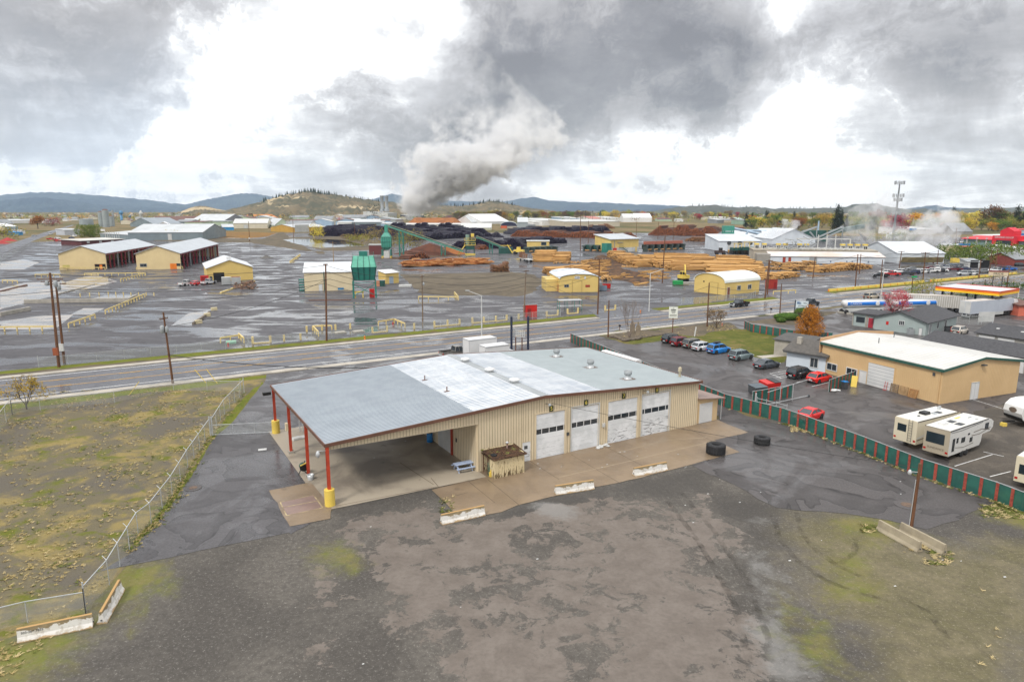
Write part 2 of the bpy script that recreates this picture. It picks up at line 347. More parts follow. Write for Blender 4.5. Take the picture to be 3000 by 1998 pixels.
sheet('bark_spill',gp(Z3,(1000,925),(1350,905),(1420,870),(2080,860),(2150,895),(1700,920),(1300,950)),BARK,.8,3)
for i,q in enumerate((gp(C1,(0,1050),(300,1010),(560,1000),(420,1110),(0,1112)),gp(C1,(0,800),(180,755),(480,740),(620,800),(430,850),(0,960)),gp(C1,(1305,1085),(1440,990),(1610,965),(1470,1078)),
        gp(C1,(500,750),(720,690),(900,745),(560,830)),gp(C1,(620,900),(800,850),(1060,855),(980,900)),gp(C1,(0,600),(180,575),(300,600),(180,655),(0,655)),gp(C1,(540,1000),(640,950),(800,950),(700,1000)),
        gp(C2,(520,300),(560,290),(600,295),(560,305)))):
    sheet('concrete_foundation',q,SLABW,.12,2)
sheet('country_road',gp(Z1,(0,870),(650,615),(900,515),(1030,470),(985,470),(880,500),(600,575),(250,690),(0,770)),A_ROAD)
# road with its pavements (the street runs dead straight)
S0,S1=-330,560; _k[0]=3
def strip(name,t0,t1,mat,thick=0.,s0=S0,s1=S1,jag=0): return sheet(name,[road(s0,t0),road(s1,t0),road(s1,t1),road(s0,t1)],mat,jag,3,thick)
strip('verge',14.9,19.6,VERGE)
for s0,s1,a,b in ((-300,-120,15.2,17),(-120,-60,15.0,17.2),(-60,30,14.95,16.6),(40,70,15,17),(120,260,15.2,17.4)):
    sheet('verge_soil',[road(s0,a),road(s1,a),road(s1,b),road(s0,b)],DIRT,.25,2)
strip('road',-1.9,13.25,A_ROAD)
for a,b,c in ((48,33,0),(30,95,1)): pass
sheet('mill_entrance',[road(28,13.2),road(48,13.2),road(50,26),road(34,26)],A_ROAD)
sheet('mill_entrance',[road(92,13.2),road(118,13.2),road(120,28),road(100,28)],A_ROAD)
for s0,s1 in ((S0,28),(48,92),(118,S1)):
    strip('pavement',13.25,14.9,WALK,.13,s0,s1)
for s0,s1 in ((S0,-43),(22,62),(66,84)):
    strip('pavement',-3.6,-1.9,WALK,.13,s0,s1)
strip('pavement_crossing',-3.6,-1.9,WALK,.02,-43,22)
for k,(t0,m,dash) in enumerate(((12.2,PAINTW,0),(8.6,PAINTY,0),(4.1,PAINTY,0),(.0,PAINTW,0),(8.25,PAINTY,1),(4.45,PAINTY,1))):
    if dash:
        mb=MB(); _k[0]+=1; z=.002*_k[0]
        for s in range(S0,S1,9):
            a,b,c,d=road(s,t0-.06,z),road(s+3,t0-.06,z),road(s+3,t0+.06,z),road(s,t0+.06,z); mb.add([a,b,c,d],[(0,1,2,3)])
        mb.build('road_marking',m,kind='structure')
    else: strip('road_marking',t0-.11,t0+.11,m)
# near side
_k[0]=3
FENCE_L=gp(N1,(1860,400),(1610,715),(1440,970),(1320,1180),(1235,1280),(1160,1400),(1060,1480),(940,1620))   # foot of the left chain link fence
# the worn yard: one fine grid whose surface kinds (mud, tan gravel, moss, dark, pale dust) are held per vertex
def sdist(x,y,P):
    ins=False; best=1e9; k=len(P); ax,ay=P[-1]
    for bx,by in P:
        if (ay>y)!=(by>y) and x<(bx-ax)*(y-ay)/(by-ay)+ax: ins=not ins
        dx,dy=bx-ax,by-ay; t_=((x-ax)*dx+(y-ay)*dy)/(dx*dx+dy*dy+1e-9); t_=0 if t_<0 else 1 if t_>1 else t_; d=(x-ax-t_*dx)**2+(y-ay-t_*dy)**2
        if d<best: best=d
        ax,ay=bx,by
    best=math.sqrt(best); return best if ins else -best
pl=lambda v:[(p[0],p[1]) for p in v]
ZN={'mud':[pl(gp(N6,(150,330),(250,300),(700,170),(900,290),(1250,240),(1700,120),(2000,150),(2355,200))+gp(N7,(380,330),(640,700),(380,800),(640,1060),(740,1494),(740,1600)))+[(12,16),(-3,16)]+pl(gp(N6,(790,1280),(730,1030),(620,950),(560,800),(420,640),(330,480))),pl(gp(N6,(20,560),(150,600),(150,760),(60,800),(10,700))),pl(gp(N6,(30,960),(120,980),(130,1150),(50,1220)))],
 'tan':[pl(gp(N7,(1060,420),(1350,440),(1500,480),(1750,640),(1900,640),(2500,600),(2500,1700),(1500,1700),(1420,1350),(1180,1100),(960,800),(920,560)))],
 'moss':[pl(gp(N5,(-300,1250),(0,1240),(680,1110),(940,690),(1200,720),(1080,860),(920,1080),(820,1180),(560,1340),(200,1480),(-300,1600))),pl(gp(N7,(1340,500),(1470,490),(1560,570),(1420,600))),pl(gp(N7,(1180,790),(1270,760),(1330,850),(1250,880))),pl(gp(N7,(1010,1120),(1070,1140),(1110,1300),(1050,1270))),pl(gp(N7,(2050,380),(2355,330),(2500,520),(2200,470))),pl(gp(N6,(190,450),(260,460),(270,510),(210,510)))],
 'dark':[pl(gp(N3,(300,1400),(620,1320),(1080,1230),(1640,1085),(1850,1250),(2200,1420),(2000,1540)))+pl(gp(N7,(760,620),(560,560),(300,330),(0,330)))+pl(gp(N6,(1750,200),(900,300))),pl(gp(N6,(230,170),(340,160),(420,280),(300,340),(230,280)))],
 'pale':[pl(gp(N7,(560,690),(680,690),(770,900),(760,960),(690,930),(640,820))),pl(gp(N7,(690,990),(760,1010),(850,1060),(860,1270),(930,1480),(820,1480),(760,1300),(720,1120))),pl(gp(N6,(1350,130),(1700,170),(1600,230),(1400,200))),pl(gp(N7,(640,470),(760,450),(780,490),(680,500)))]}
_k[0]+=1; GX0,GX1,GY0,GY1,ST=-44.,74.,14.,79.,.8; nx=int((GX1-GX0)/ST)+1; ny=int((GY1-GY0)/ST)+1
V_=[(GX0+i*ST,GY0+j*ST,.002*_k[0]) for j in range(ny) for i in range(nx)]
gm=MB(); gm.add(V_,[(j*nx+i,j*nx+i+1,(j+1)*nx+i+1,(j+1)*nx+i) for j in range(ny-1) for i in range(nx-1)])
n=NM('worn_yard')
def at(nm):
    a=n.nd('ShaderNodeAttribute'); a.attribute_name=nm; return a.outputs['Fac']
def nn(sc_,k,det=6,ro=.65,di=.4): return n.math('MULTIPLY',n.math('SUBTRACT',n.noise(sc_,det,ro,di),.5),k)
A2=n.math('ADD',nn(.22,9),nn(1.1,4,6,.72)); A3=n.math('ADD',nn(.15,12),nn(.8,5,6,.7))
zone=lambda nm,lo,hi,w_: n.step(n.math('ADD',at(nm),w_),lo,hi)
g1=n.mix(n.step(n.noise(.09,5,.6,.8),.38,.64),(.122,.111,.097),(.080,.073,.065)); g1=n.mix(n.step(n.noise(2.2,5,.75),.35,.66,0,.6),g1,(.055,.05,.045)); fine=n.noise(4.6,6,.9)
spk=n.step(fine,.54,.68,0,.8); g1=n.mix(spk,g1,(.34,.32,.29))
tg=n.mix(n.step(n.noise(.25,6,.65,.5),.36,.62),(.165,.142,.088),(.12,.107,.06)); tg=n.mix(n.step(n.noise(1.6,6,.75),.38,.7,0,.5),tg,(.07,.06,.045)); tg=n.mix(spk,tg,(.36,.32,.24))
col=n.mix(zone('tan',-2.5,3,A3),g1,tg)
col=n.mix(n.math('MULTIPLY',zone('dark',-1.5,2,A3),.6),col,(.058,.054,.05))
mz=zone('mud',-.1,.3,A2); hole=n.step(n.math('ADD',n.math('MULTIPLY',n.noise(.17,6,.62,.9),.5),n.math('MULTIPLY',n.noise(.6,7,.72,.6),.5)),.515,.55)
mk=n.math('MULTIPLY',mz,n.math('SUBTRACT',1,n.math('MULTIPLY',hole,.95)))
mud=n.mix(n.step(n.noise(.5,7,.7,.4),.32,.68),(.175,.150,.130),(.132,.111,.095)); mud=n.mix(n.step(n.noise(3,5,.7),.4,.7,0,.35),mud,(.085,.072,.062)); mud=n.mix(n.step(fine,.6,.72,0,.4),mud,(.3,.27,.24))
col=n.mix(mk,col,mud)
col=n.mix(n.math('MULTIPLY',zone('pale',-1,1.2,A2),.55),col,(.24,.235,.225))
mo=n.mix(n.step(n.noise(.5,6,.65,.5),.36,.62),(.14,.155,.022),(.17,.15,.05)); mo=n.mix(n.step(n.noise(3,5,.8),.5,.72,0,.6),mo,(.07,.08,.02)); mo=n.mix(n.math('MULTIPLY',spk,.5),mo,(.3,.28,.2))
col=n.mix(n.math('MULTIPLY',zone('moss',-2.6,1.6,A3),.85),col,mo)
n.bump(fine,.45,.05); n.out(col,n.math('SUBTRACT',.9,n.math('MULTIPLY',mk,.3)),0,.15)
go=gm.build('gravel_lot',n.m,kind='structure')
for nm,PS_ in ZN.items():
    bb=[(min(p[0] for p in P)-5,max(p[0] for p in P)+5,min(p[1] for p in P)-5,max(p[1] for p in P)+5,P) for P in PS_]; a=go.data.attributes.new(nm,'FLOAT','POINT'); vals=[]
    for x,y,z in V_: vals.append(max([-6.]+[max(-6,min(6,sdist(x,y,P))) for x0,x1,y0,y1,P in bb if x0<x<x1 and y0<y<y1]))
    a.data.foreach_set('value',vals)
sheet('gravel_lot',[(-44,-60),(74,-60),(74,14.3),(-44,14.3)],soil_mat('gravel_rest',((.125,.115,.10),(.09,.082,.072,.5)),(.1,.3)))
sheet('weedy_field',[(-140,-40),(-34,-40)]+[G(N5(0,1250)),G(N5(640,1040)),G(N5(830,830)),G(N5(980,665))]+[G(N1(1300,1290)),G(N1(1560,880)),G(N1(1730,640)),G(N1(2030,300)),G(N1(2030,250))]+[road(-60,-3.6),road(-330,-3.6)],FIELD,.1,2)
sheet('front_grass',[road(-330,-6.5),road(-57,-6.5),road(-45.5,-5),road(-44,-3.62),road(-330,-3.62)],VERGE,.3,2)
sheet('moss_strip',gp(N1,(1020,1560),(1330,1170),(1480,960),(1620,730),(1690,640),(1880,420),(2020,300),(2010,360),(1760,640),(1640,740),(1500,980),(1330,1230),(1160,1480),(1090,1560)),VERGE,.12,.8)
n=NM('tyre_mark'); n.alpha(n.step(n.noise(.8,5,.7),.35,.75,0,.32)); TRK=n.out((.035,.03,.025),.9,0,.1)
for P_ in (((930,430),(960,560),(1060,680),(1200,770),(1330,830)),((780,450),(820,600),(930,730),(1100,850),(1300,930),(1500,980)),((1300,600),(1290,690),(1200,750)),((200,300),(420,560),(640,900),(760,1250)),((120,360),(330,640),(540,1000),(640,1400)),((1560,960),(1750,1050),(1900,1250))):
    Q=[G(N7(*p)) for p in P_]; S_=[]
    for i,p in enumerate(Q):
        d=(Q[min(i+1,len(Q)-1)]-Q[max(i-1,0)]).normalized(); S_.append((p,Vector((-d.y,d.x,0))*.22))
    sheet('tyre_track',[p+v for p,v in S_]+[p-v for p,v in S_[::-1]],TRK,.03,.6)
sheet('drive_asphalt',gp(N1,(770,1760),(1010,1620),(1330,1230),(1500,980),(1640,740),(1760,640),(2035,295),(2040,255))+[road(-43,-3.6),road(22,-3.6)]+gp(N3,(715,165),(1300,420),(1900,640))+gp(N3,(1700,800),(1100,900))+gp(N2,(610,1395),(572,1440))+gp(N5,(2230,430),(2215,420)),A_DRIVE,.06,2)
sheet('side_asphalt',gp(N3,(1640,1075),(1810,890),(1860,745),(1760,520),(2050,700))+gp(N7,(1250,0),(1600,150),(2180,370),(2000,440),(1750,540),(1500,480),(1250,440),(950,420),(800,400),(620,300),(280,140)),A_LOT,.12,1.5)
RIGHT=[road(22,-3.6),road(250,-3.6),(230,150),(120,60),(60,40)]+gp(N4,(2091,1420),(1300,1230),(500,970),(0,800))+gp(N3,(1700,500),(1300,350),(715,165))
sheet('right_asphalt',RIGHT,A_LOT)
sheet('lawn',gp(N3,(930,90),(1130,150),(1190,155),(1440,125),(1740,140),(1900,180),(2110,250),(2300,300),(2352,290),(2400,220),(2600,120),(2352,80),(2040,40),(1800,20),(1300,20),(1060,50)),LAWN,.2,1.5)
sheet('bare_soil',gp(C3,(920,1165),(1050,1140),(1400,1110),(1750,1065),(1920,1060),(2000,1105),(1800,1130),(1680,1170),(1500,1150),(1300,1165),(1100,1200)),DIRT,.3,1.5)
sheet('footpath',gp(N3,(2130,245),(2352,225),(2440,215),(2440,235),(2352,245),(2180,262)),WALK)
sheet('bare_soil',[G(q) for q in (C4(190,1090),C4(420,1060),C4(700,1010),C4(880,1015),C4(720,1060),C4(560,1110),C4(330,1100))],DIRT,.2,1.5)
sheet('rv_gravel',gp(N4,(2091,700),(1700,800),(1500,1230),(2091,1400),(2300,1300)),soil_mat('rv_ground',((.115,.10,.085),(.09,.08,.07,.5),(.15,.13,.11,.58)),(.12,.4)),.3,2)
# concrete
M_U=rad(30.3); MO=Vector((-15.49,54.0,0)); MU=Vector((math.cos(M_U),math.sin(M_U),0)); MV=Vector((-math.sin(M_U),math.cos(M_U),0))
def mb_(u,v,z=0): return MO+MU*u+MV*v+Vector((0,0,z))
sheet('canopy_slab',[mb_(-.6,-.5),mb_(14.6,-.9),mb_(14.6,23.2),mb_(-.6,23.4)],SLAB)
sheet('apron',[mb_(14.6,-.9)]+gp(N2,(1345,1270),(1425,1345),(1510,1435),(1640,1480),(1770,1460))+gp(N3,(180,1440),(310,1385),(510,1335),(620,1310),(890,1250),(1080,1215),(1640,1075),(1740,1045),(2005,980),(1810,890),(2070,830),(1860,745))+[mb_(47,.6),mb_(14.6,.6)],APRON,.05,1.2)
sheet('weighbridge_slab',gp(N2,(100,1275),(420,1212),(580,1400),(570,1490),(260,1550)),APRON,.05,1)
sheet('joint',gp(N2,(185,1365),(440,1310),(512,1408),(235,1468)),M('slab_dark',(.20,.14,.12),(.26,.18,.15),.5,.4))
jm=M('joint_filler',(.10,.075,.05),(.16,.12,.08),1,.8); jl=M('joint_chalk',(.42,.34,.24),(.32,.25,.17),1,.8)
def line(c,p,q,wd,m,name='joint'):
    a,b=G(c(*p)),G(c(*q)); d=(b-a).normalized(); s_=Vector((-d.y,d.x,0))*wd/2
    sheet(name,[a-s_,b-s_,b+s_,a+s_],m)
for p,q in (((715,1000),(1080,1215)),((400,1050),(620,1190)),((990,945),(1260,1085)),((1200,1040),(1770,905)),((620,1175),(1250,1030)),((1600,790),(1900,960)),((1070,985),(1380,905)),((75,1190),(320,1390)),((1380,895),(1750,870))):
    line(N3,p,q,.07,jl if p[0] in(1200,620,1070,1380) else jm)
for p,q in (((1345,1265),(1700,1190)),((1620,1200),(1830,1370)),((1340,1180),(1400,1250)),((610,1395),(1390,1245)),((1430,1345),(1620,1290)),((1100,1060),(1360,1230))): line(N2,p,q,.06,jm)
for p,q in (((185,1365),(440,1310)),((440,1310),(512,1408)),((512,1408),(235,1468)),((235,1468),(185,1365)),((205,1405),(475,1355))): line(N2,p,q,.1,M('pit_edge',(.45,.36,.2),(.2,.15,.1),1,.7))
for p,q in (((145,510),(275,490)),((165,525),(300,500)),((190,540),(310,515)),((215,548),(320,525)),((145,512),(235,545)),((350,580),(430,560)),((465,610),(600,578))): line(N4,p,q,.1,PAINTW,'bay_line')
for p,q in (((1830,1300),(1990,1260)),((1560,1220),(1850,1130)),((1780,1110),(1935,1145)),((1700,710),(1990,800))): line(N4,p,q,.1,PAINTW,'bay_line')
for i in (1,3,5,7): line(N3,(1440+i*66,190+i*14),(1530+i*66,172+i*14),.07,M('bay_faint',(.32,.32,.31),(.2,.2,.2),1,.6),'bay_line')
for i in range(16): line(C4,(640+i*34,770-i*3),(715+i*34,785-i*3),.12,PAINTW,'bay_line')
# ---------------------------------------------------------------- hills
def hill(name, sky, dist, front, back, mat, bumps=6., label=None):
    xs=[p[0] for p in sky]; N=90; R=9; v=[]; f=[]
    def Y(x):
        for (a,b),(c,d) in zip(sky,sky[1:]):
            if a<=x<=c: return b+(d-b)*((x-a)/(c-a))
        return sky[-1][1]
    rn=random.Random(len(name)+int(xs[0]))
    for i in range(N+1):
        x=xs[0]+(xs[-1]-xs[0])*i/N; top=at_y((x,Y(x)),dist); h=max(0,top.z)
        fade=min(1,i/4,(N-i)/4)
        for j in range(2*R+1):
            if j<=R: k=j/R; y=dist-front*(1-k); z=h*(k**1.3)
            else: k=(j-R)/R; y=dist+back*k; z=h*(1-k)**1.2
            jz=rn.uniform(-1,1)*bumps*(0 if j in(0,2*R) else .35 if j==R else 1)*fade*min(1,h/60)
            v.append((top.x*(y/dist if j<R else 1),y,max(-4,z*min(1,.2+fade)+jz-(2 if j in(0,2*R) else 0))))
    W_=2*R+1
    for i in range(N):
        for j in range(2*R): f.append((i*W_+j,(i+1)*W_+j,(i+1)*W_+j+1,i*W_+j+1))
    m=MB(); m.add(v,f,True); return m.build(name,mat,kind='structure')
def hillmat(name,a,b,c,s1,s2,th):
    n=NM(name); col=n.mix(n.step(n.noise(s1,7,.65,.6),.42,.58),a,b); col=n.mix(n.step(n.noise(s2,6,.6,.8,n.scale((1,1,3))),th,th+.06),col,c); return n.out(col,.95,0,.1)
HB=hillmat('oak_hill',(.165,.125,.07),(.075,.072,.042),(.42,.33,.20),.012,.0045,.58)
HF=hillmat('forest_mountain',(.03,.06,.10),(.05,.085,.12),(.20,.20,.19),.002,.0025,.70)  # blue of the distant haze mixed into the forest colour
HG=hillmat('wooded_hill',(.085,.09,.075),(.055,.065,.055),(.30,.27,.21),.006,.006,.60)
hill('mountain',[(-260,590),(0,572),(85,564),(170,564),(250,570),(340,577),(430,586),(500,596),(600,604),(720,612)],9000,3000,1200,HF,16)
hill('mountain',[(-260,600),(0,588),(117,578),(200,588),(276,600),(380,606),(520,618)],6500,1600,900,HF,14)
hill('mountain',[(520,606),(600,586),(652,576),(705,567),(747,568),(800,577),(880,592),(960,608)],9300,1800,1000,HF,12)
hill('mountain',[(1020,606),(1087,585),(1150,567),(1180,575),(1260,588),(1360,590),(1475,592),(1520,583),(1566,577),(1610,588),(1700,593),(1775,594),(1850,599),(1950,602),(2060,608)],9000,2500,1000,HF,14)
hill('hill',[(525,622),(552,611),(577,604),(599,604),(637,614),(700,624)],2900,350,300,HB,5)
hill('hill',[(640,620),(694,609),(747,596),(790,584),(832,571),(860,566),(885,562),(917,559),(942,566),(991,572),(1049,582),(1112,590),(1165,594),(1250,601),(1330,612)],2800,700,500,HB,9)
hill('hill',[(1230,614),(1282,602),(1350,604),(1403,597),(1420,592),(1441,589),(1469,591),(1509,601),(1552,610),(1640,620)],3200,700,500,HB,8)
hill('hill',[(1930,622),(1950,614),(2018,604),(2050,603),(2100,601),(2122,606),(2176,608),(2218,606),(2271,613),(2303,611),(2356,612),(2420,610),(2473,610),(2505,604),(2542,597),(2564,596),(2606,606),(2649,613),(2680,615),(2708,611),(2733,616),(2765,621),(2830,628)],4200,1400,800,HG,14)
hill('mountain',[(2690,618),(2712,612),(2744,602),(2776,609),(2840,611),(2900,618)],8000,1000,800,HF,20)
hill('hill',[(2790,622),(2882,610),(2925,611),(3000,607),(3100,603),(3300,612)],5200,1200,700,HG,14)
# ---------------------------------------------------------------- the workshop
ws=thing('workshop_building','long beige metal workshop with open canopy, red posts and four white roller doors','building',MO,M_U)
def rz_(u): return 5.55+(6.66-5.55)*(u+.1)/22.05 if u<21.95 else 6.66-(6.66-5.36)*(u-21.95)/21.75
V0=.6; UE=43.5
ops=[(14.55,14.55,0),(19.5,20.45,2.08),(21.1,24.6,4.7),(25.45,28.95,4.7),(30.2,34.3,4.7),(35.0,39.0,4.7)]
m=MB()
def piece(u0,u1,z0):
    us=[u0]+([21.95] if u0<21.95<u1 else [])+[u1]
    m.profy([(u0,z0),(u1,z0)]+[(u,rz_(u)-.12) for u in reversed(us)],V0,V0+.15)
    k=int((u1-u0)/.3)
    for i in range(k+1):
        u=u0+.06+i*.3
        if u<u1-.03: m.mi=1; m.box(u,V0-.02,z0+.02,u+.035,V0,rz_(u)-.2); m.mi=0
prev=14.5
for a,b,z in ops[1:]:
    piece(prev,a,0); piece(a,b,z); prev=b
piece(prev,UE,0)
m.box(14.4,V0+.15,0,14.55,22.4,5.9); m.box(14.55,22.25,0,UE,22.4,5.3); m.box(UE-.15,V0+.15,0,UE,22.25,5.2)
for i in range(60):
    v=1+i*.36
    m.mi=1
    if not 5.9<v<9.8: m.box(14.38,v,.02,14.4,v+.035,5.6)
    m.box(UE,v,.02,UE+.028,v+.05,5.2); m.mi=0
m.build('wall',[BEIGE,RIBSHADE],ws)
m=MB(); m.profy([(0,4.9),(14.5,4.82),(14.5,rz_(14.5)-.12),(0,rz_(0)-.12)],V0,V0+.1)
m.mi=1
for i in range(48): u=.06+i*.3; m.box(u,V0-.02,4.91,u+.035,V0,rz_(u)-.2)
m.build('canopy_fascia',[BEIGE,RIBSHADE],ws)
n=NM('ribbed_white_roof'); x,y,z=n.sep()
w1=n.step(n.math('SINE',n.math('MULTIPLY',y,2.1)),.55,.8); nn=n.noise(1.1,4,.6,0,n.scale((.35,4,1)))
col=n.mix(n.step(nn,.42,.6),(.64,.65,.66),(.44,.48,.53)); col=n.mix(n.step(n.math('SINE',n.math('MULTIPLY',x,3.3)),.75,.95,0,.8),col,(.68,.68,.68)); WR2=n.out(col,.35,0,.5)
def roofpart(u0,u1,mat,label,rib=.3,rm=None):
    m=MB(); us=[u0]+([21.95] if u0<21.95<u1 else [])+[u1]; v0,v1=.25,22.9
    m.profy([(u,rz_(u)-.1) for u in us]+[(u,rz_(u)) for u in reversed(us)],v0,v1)
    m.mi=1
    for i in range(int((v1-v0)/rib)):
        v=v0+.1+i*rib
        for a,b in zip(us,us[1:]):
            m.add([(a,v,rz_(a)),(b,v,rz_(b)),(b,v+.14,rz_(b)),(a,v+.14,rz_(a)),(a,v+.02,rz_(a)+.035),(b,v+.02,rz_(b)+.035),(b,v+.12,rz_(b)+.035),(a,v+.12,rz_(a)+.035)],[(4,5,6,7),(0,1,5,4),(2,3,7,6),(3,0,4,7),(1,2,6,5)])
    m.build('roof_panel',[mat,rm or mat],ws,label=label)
CAN=M('canopy_roof',(.40,.445,.49),(.35,.39,.43),.25,.4,.3); RGT=M('right_roof',(.42,.47,.48),(.38,.42,.44),.25,.4,.3)
roofpart(-.1,13.95,CAN,'grey ribbed canopy roof panel',.36,M('rib_grey',(.24,.27,.30),(.2,.23,.26),.5,.5)); roofpart(13.95,29.2,WR2,'white ribbed roof panel',.46,M('rib_blue',(.26,.30,.35),(.48,.51,.54),.35,.4)); roofpart(29.2,43.7,RGT,'pale grey ribbed roof panel',.4,M('rib_green',(.34,.38,.39),(.3,.34,.35),.5,.45))  # rib colours darker than their panels, the ribs' shadow lines put into colour
m=MB(); m.profy([(21.55,rz_(21.55)+.05),(21.95,6.73),(22.45,rz_(22.45)+.05),(22.45,rz_(22.45)+.02),(21.95,6.69),(21.55,rz_(21.55)+.02)],.25,22.9); m.build('ridge_cap',GREY,ws)
m=MB()
for a,b in ((-.14,21.95),(21.95,43.74)):
    m.profy([(a,rz_(a)-.24),(b,rz_(b)-.24),(b,rz_(b)+.06),(a,rz_(a)+.06)],.17,.245); m.profy([(a,rz_(a)-.24),(b,rz_(b)-.24),(b,rz_(b)+.06),(a,rz_(a)+.06)],22.905,22.98)
m.box(-.2,.25,5.3,-.105,22.9,5.6); m.box(43.705,.25,5.1,43.8,22.9,5.42); m.build('roof_trim',BROWNTRIM,ws)
m=MB()
for v in (7.7,15,22.4): m.bar((0,v,4.95),(14.4,v,5.75),.18,.35)
for u in (2.4,4.8,7.2,9.6,12): m.box(u,.75,rz_(u)-.28,u+.08,22.6,rz_(u)-.12)
m.build('canopy_beam',RUSTRED,ws)
for i,v in enumerate((.35,7.7,15.0,22.5)):
    m=MB(); x=.05
    for yy in (-.12,.1): m.box(x-.13,v+yy,.1,x+.13,v+yy+.02,5.35)
    m.box(x-.012,v-.1,.1,x+.012,v+.1,5.35)
    p=m.build('post',M('post_orange_red',(.50,.06,.025),(.40,.05,.022),1.5,.5),ws)
    if i in(0,3):
        MB().cyl((x,v,0),(x,v,1.5),.44,n=20).build('bollard_sleeve',YELLOW,p,label='yellow concrete filled sleeve')
    else: MB().box(x-.28,v-.28,0,x+.28,v+.28,.28).build('footing',CONC,p)
m=MB(); m.box(-.35,14.9,2.5,-.1,15.3,3.3); m.build('notice_board',M('notice',(.7,.6,.4),(.6,.5,.35),2,.6),ws)
# doors
def door(u0,u1,h,num,slat,dirt):
    m=MB(); mm=dirt; y=V0+.04
    k=9
    for i in range(k):
        z0=h*i/k; 
        if i==5: continue
        m.box(u0,y,z0,u1,y+.06,z0+h/k-.012)
        if slat and i<5:
            for j in range(4): m.box(u0,y-.012,z0+.02+j*h/k/4,u1,y,z0+.09+j*h/k/4)
    d=m.build('roller_door',mm,ws)
    z0=h*5/k; kx=[0,.2,.46,.72,.97] if num!='8' else [0,.1,.36,.62,.88,.99]
    for a in kx: MB().box(u0+a*(u1-u0)-.035,y-.003,z0,u0+a*(u1-u0)+.035,y+.06,z0+h/k-.01).build('mullion',WHITE,d)
    for a,b in zip(kx,kx[1:]): MB().box(u0+a*(u1-u0)+.037,y+.02,z0+.01,u0+b*(u1-u0)-.037,y+.05,z0+h/k-.02).build('window',GLASS,d)
    m3=MB(); m3.box(u1,V0-.06,0,u1+.14,V0-.03,h+.08).box(u0-.12,V0-.06,0,u0,V0-.03,h+.08).box(u0-.12,V0-.06,h+.082,u1+.14,V0-.03,h+.2); m3.build('door_frame',OLDWHITE if num in '68' else BEIGE,d)
    uc=(u0+u1)/2+.02
    s=MB().box(uc-.24,V0-.09,h+.14,uc+.24,V0-.062,h+.72).build('number_plate',M('plate_green',(.015,.03,.012),(.02,.04,.015),2,.5),ws)
    text(num,.58,M('number_yellow',(.8,.62,.12),(.75,.6,.15),2,.5),s,(uc,V0-.098,h+.43))
def doormat(name,amt,zlim):
    n=NM(name); x,y,z=n.sep(); g=n.noise(1.6,6,.7,.4,n.scale((.7,1,3.2))); msk=n.math('MULTIPLY',n.step(g,.54,.60),n.step(z,zlim,zlim-.9))
    wr=n.mix(n.step(n.noise(.8,5,.6),.4,.62),(.62,.64,.65),(.74,.755,.77)); return n.out(n.mix(n.math('MULTIPLY',msk,amt),wr,(.07,.07,.075)),.4,0,.5)
door(21.1,24.6,4.7,'5',False,doormat('door_five',.25,1.7)); door(25.45,28.95,4.7,'6',True,doormat('door_six',.0,.6)); door(30.2,34.3,4.7,'7',False,doormat('door_seven',.8,1.9)); door(35.0,39.0,4.7,'8',False,doormat('door_eight',.95,2.3))
d=MB().box(19.5,V0+.02,.05,20.45,V0+.08,2.05).build('entrance_door',doormat('scuffed_door',.9,1.3),ws,label='scuffed white door with notices'); MB().box(19.72,V0,1.35,20.1,V0+.018,1.7).build('notice',DGREY,d); MB().cyl((20.36,V0-.04,1.0),(20.36,V0+.02,1.0),.04).build('handle',GALV,d)
MB().box(24.85,V0-.06,1.9,25.15,V0-.03,2.25).build('notice_board',DGREY,ws)
MB().box(29.45,V0-.2,2.1,29.75,V0-.03,2.5).build('meter_box',OLDWHITE,ws)
# roller door under the canopy
d=MB(); 
for i in range(26): d.box(14.33,6.3,.02+i*.17,14.385,9.6,.02+i*.17+.15)
d.build('roller_door',OLDWHITE,ws,label='white slatted roller door under the canopy'); MB().box(14.2,5.95,0,14.37,6.2,5.5).build('canopy_post',RUSTRED,ws)
MB().box(14.34,5.0,1.7,14.365,5.3,2.1).build('notice_board',DGREY,ws); MB().cyl((14.3,8.9+2.2,1.4),(14.3,8.9+2.2,4.4),.05).build('downpipe',CONC,ws)
for i,(u,v) in enumerate(((35.2,17.9),(35.3,10.6),(35.6,3.9))):
    z=rz_(u); o=MB().lathe([(.5,0),(.42,.1),(.31,.38),(.33,.45)],16,(u,v,z+.03)).build('roof_vent',GALV,ws)
    MB().lathe([(.33,.45),(.44,.52),(.45,.95),(.42,.96),(.40,.8)],18,(u,v,z+.035)).build('vent_cap',GREY,o); MB().box(u-.9,v-.55,z+.04-.06,u+.7,v+.5,z+.065).build('flashing',M('rusty_flashing',(.12,.07,.05),(.25,.22,.2),2,.8),o)
for v in (18.2,12.0,6.4):
    z=6.74; MB().lathe([(.42,0),(.42,.1),(.62,.22),(.62,.3),(.2,.42)],16,(22.0,v,z)).build('ridge_ventilator',WHITE,ws)
u=42.7; MB().lathe([(.16,0),(.13,.6),(.2,.65),(.25,.8),(.18,.95),(.25,1.05),(.1,1.2)],10,(u,2.9,rz_(u))).build('flue',M('flue_tan',(.5,.43,.3),(.4,.35,.25),2,.6),ws)
for u,v in ((14.6,13.5),(14.7,7.9)):
    MB().cyl((u,v,rz_(u)),(u,v,rz_(u)+.55),.06).box(u-.3,v-.15,rz_(u)+.02,u+.3,v+.15,rz_(u)+.05).build('vent_pipe',M('rust',(.10,.045,.03),(.16,.07,.04),2,.8),ws)
def flood(u,z): 
    o=MB().cyl((u,V0-.03,z),(u+.15,V0-.55,z+.05),.03).build('lamp_arm',DGREY,ws); MB().lathe([(.05,.12),(.14,.05),(.17,-.1)],10,(u+.15,V0-.55,z)).build('lamp_head',GREY,o)
flood(22.2,5.75); flood(35.1,5.3)
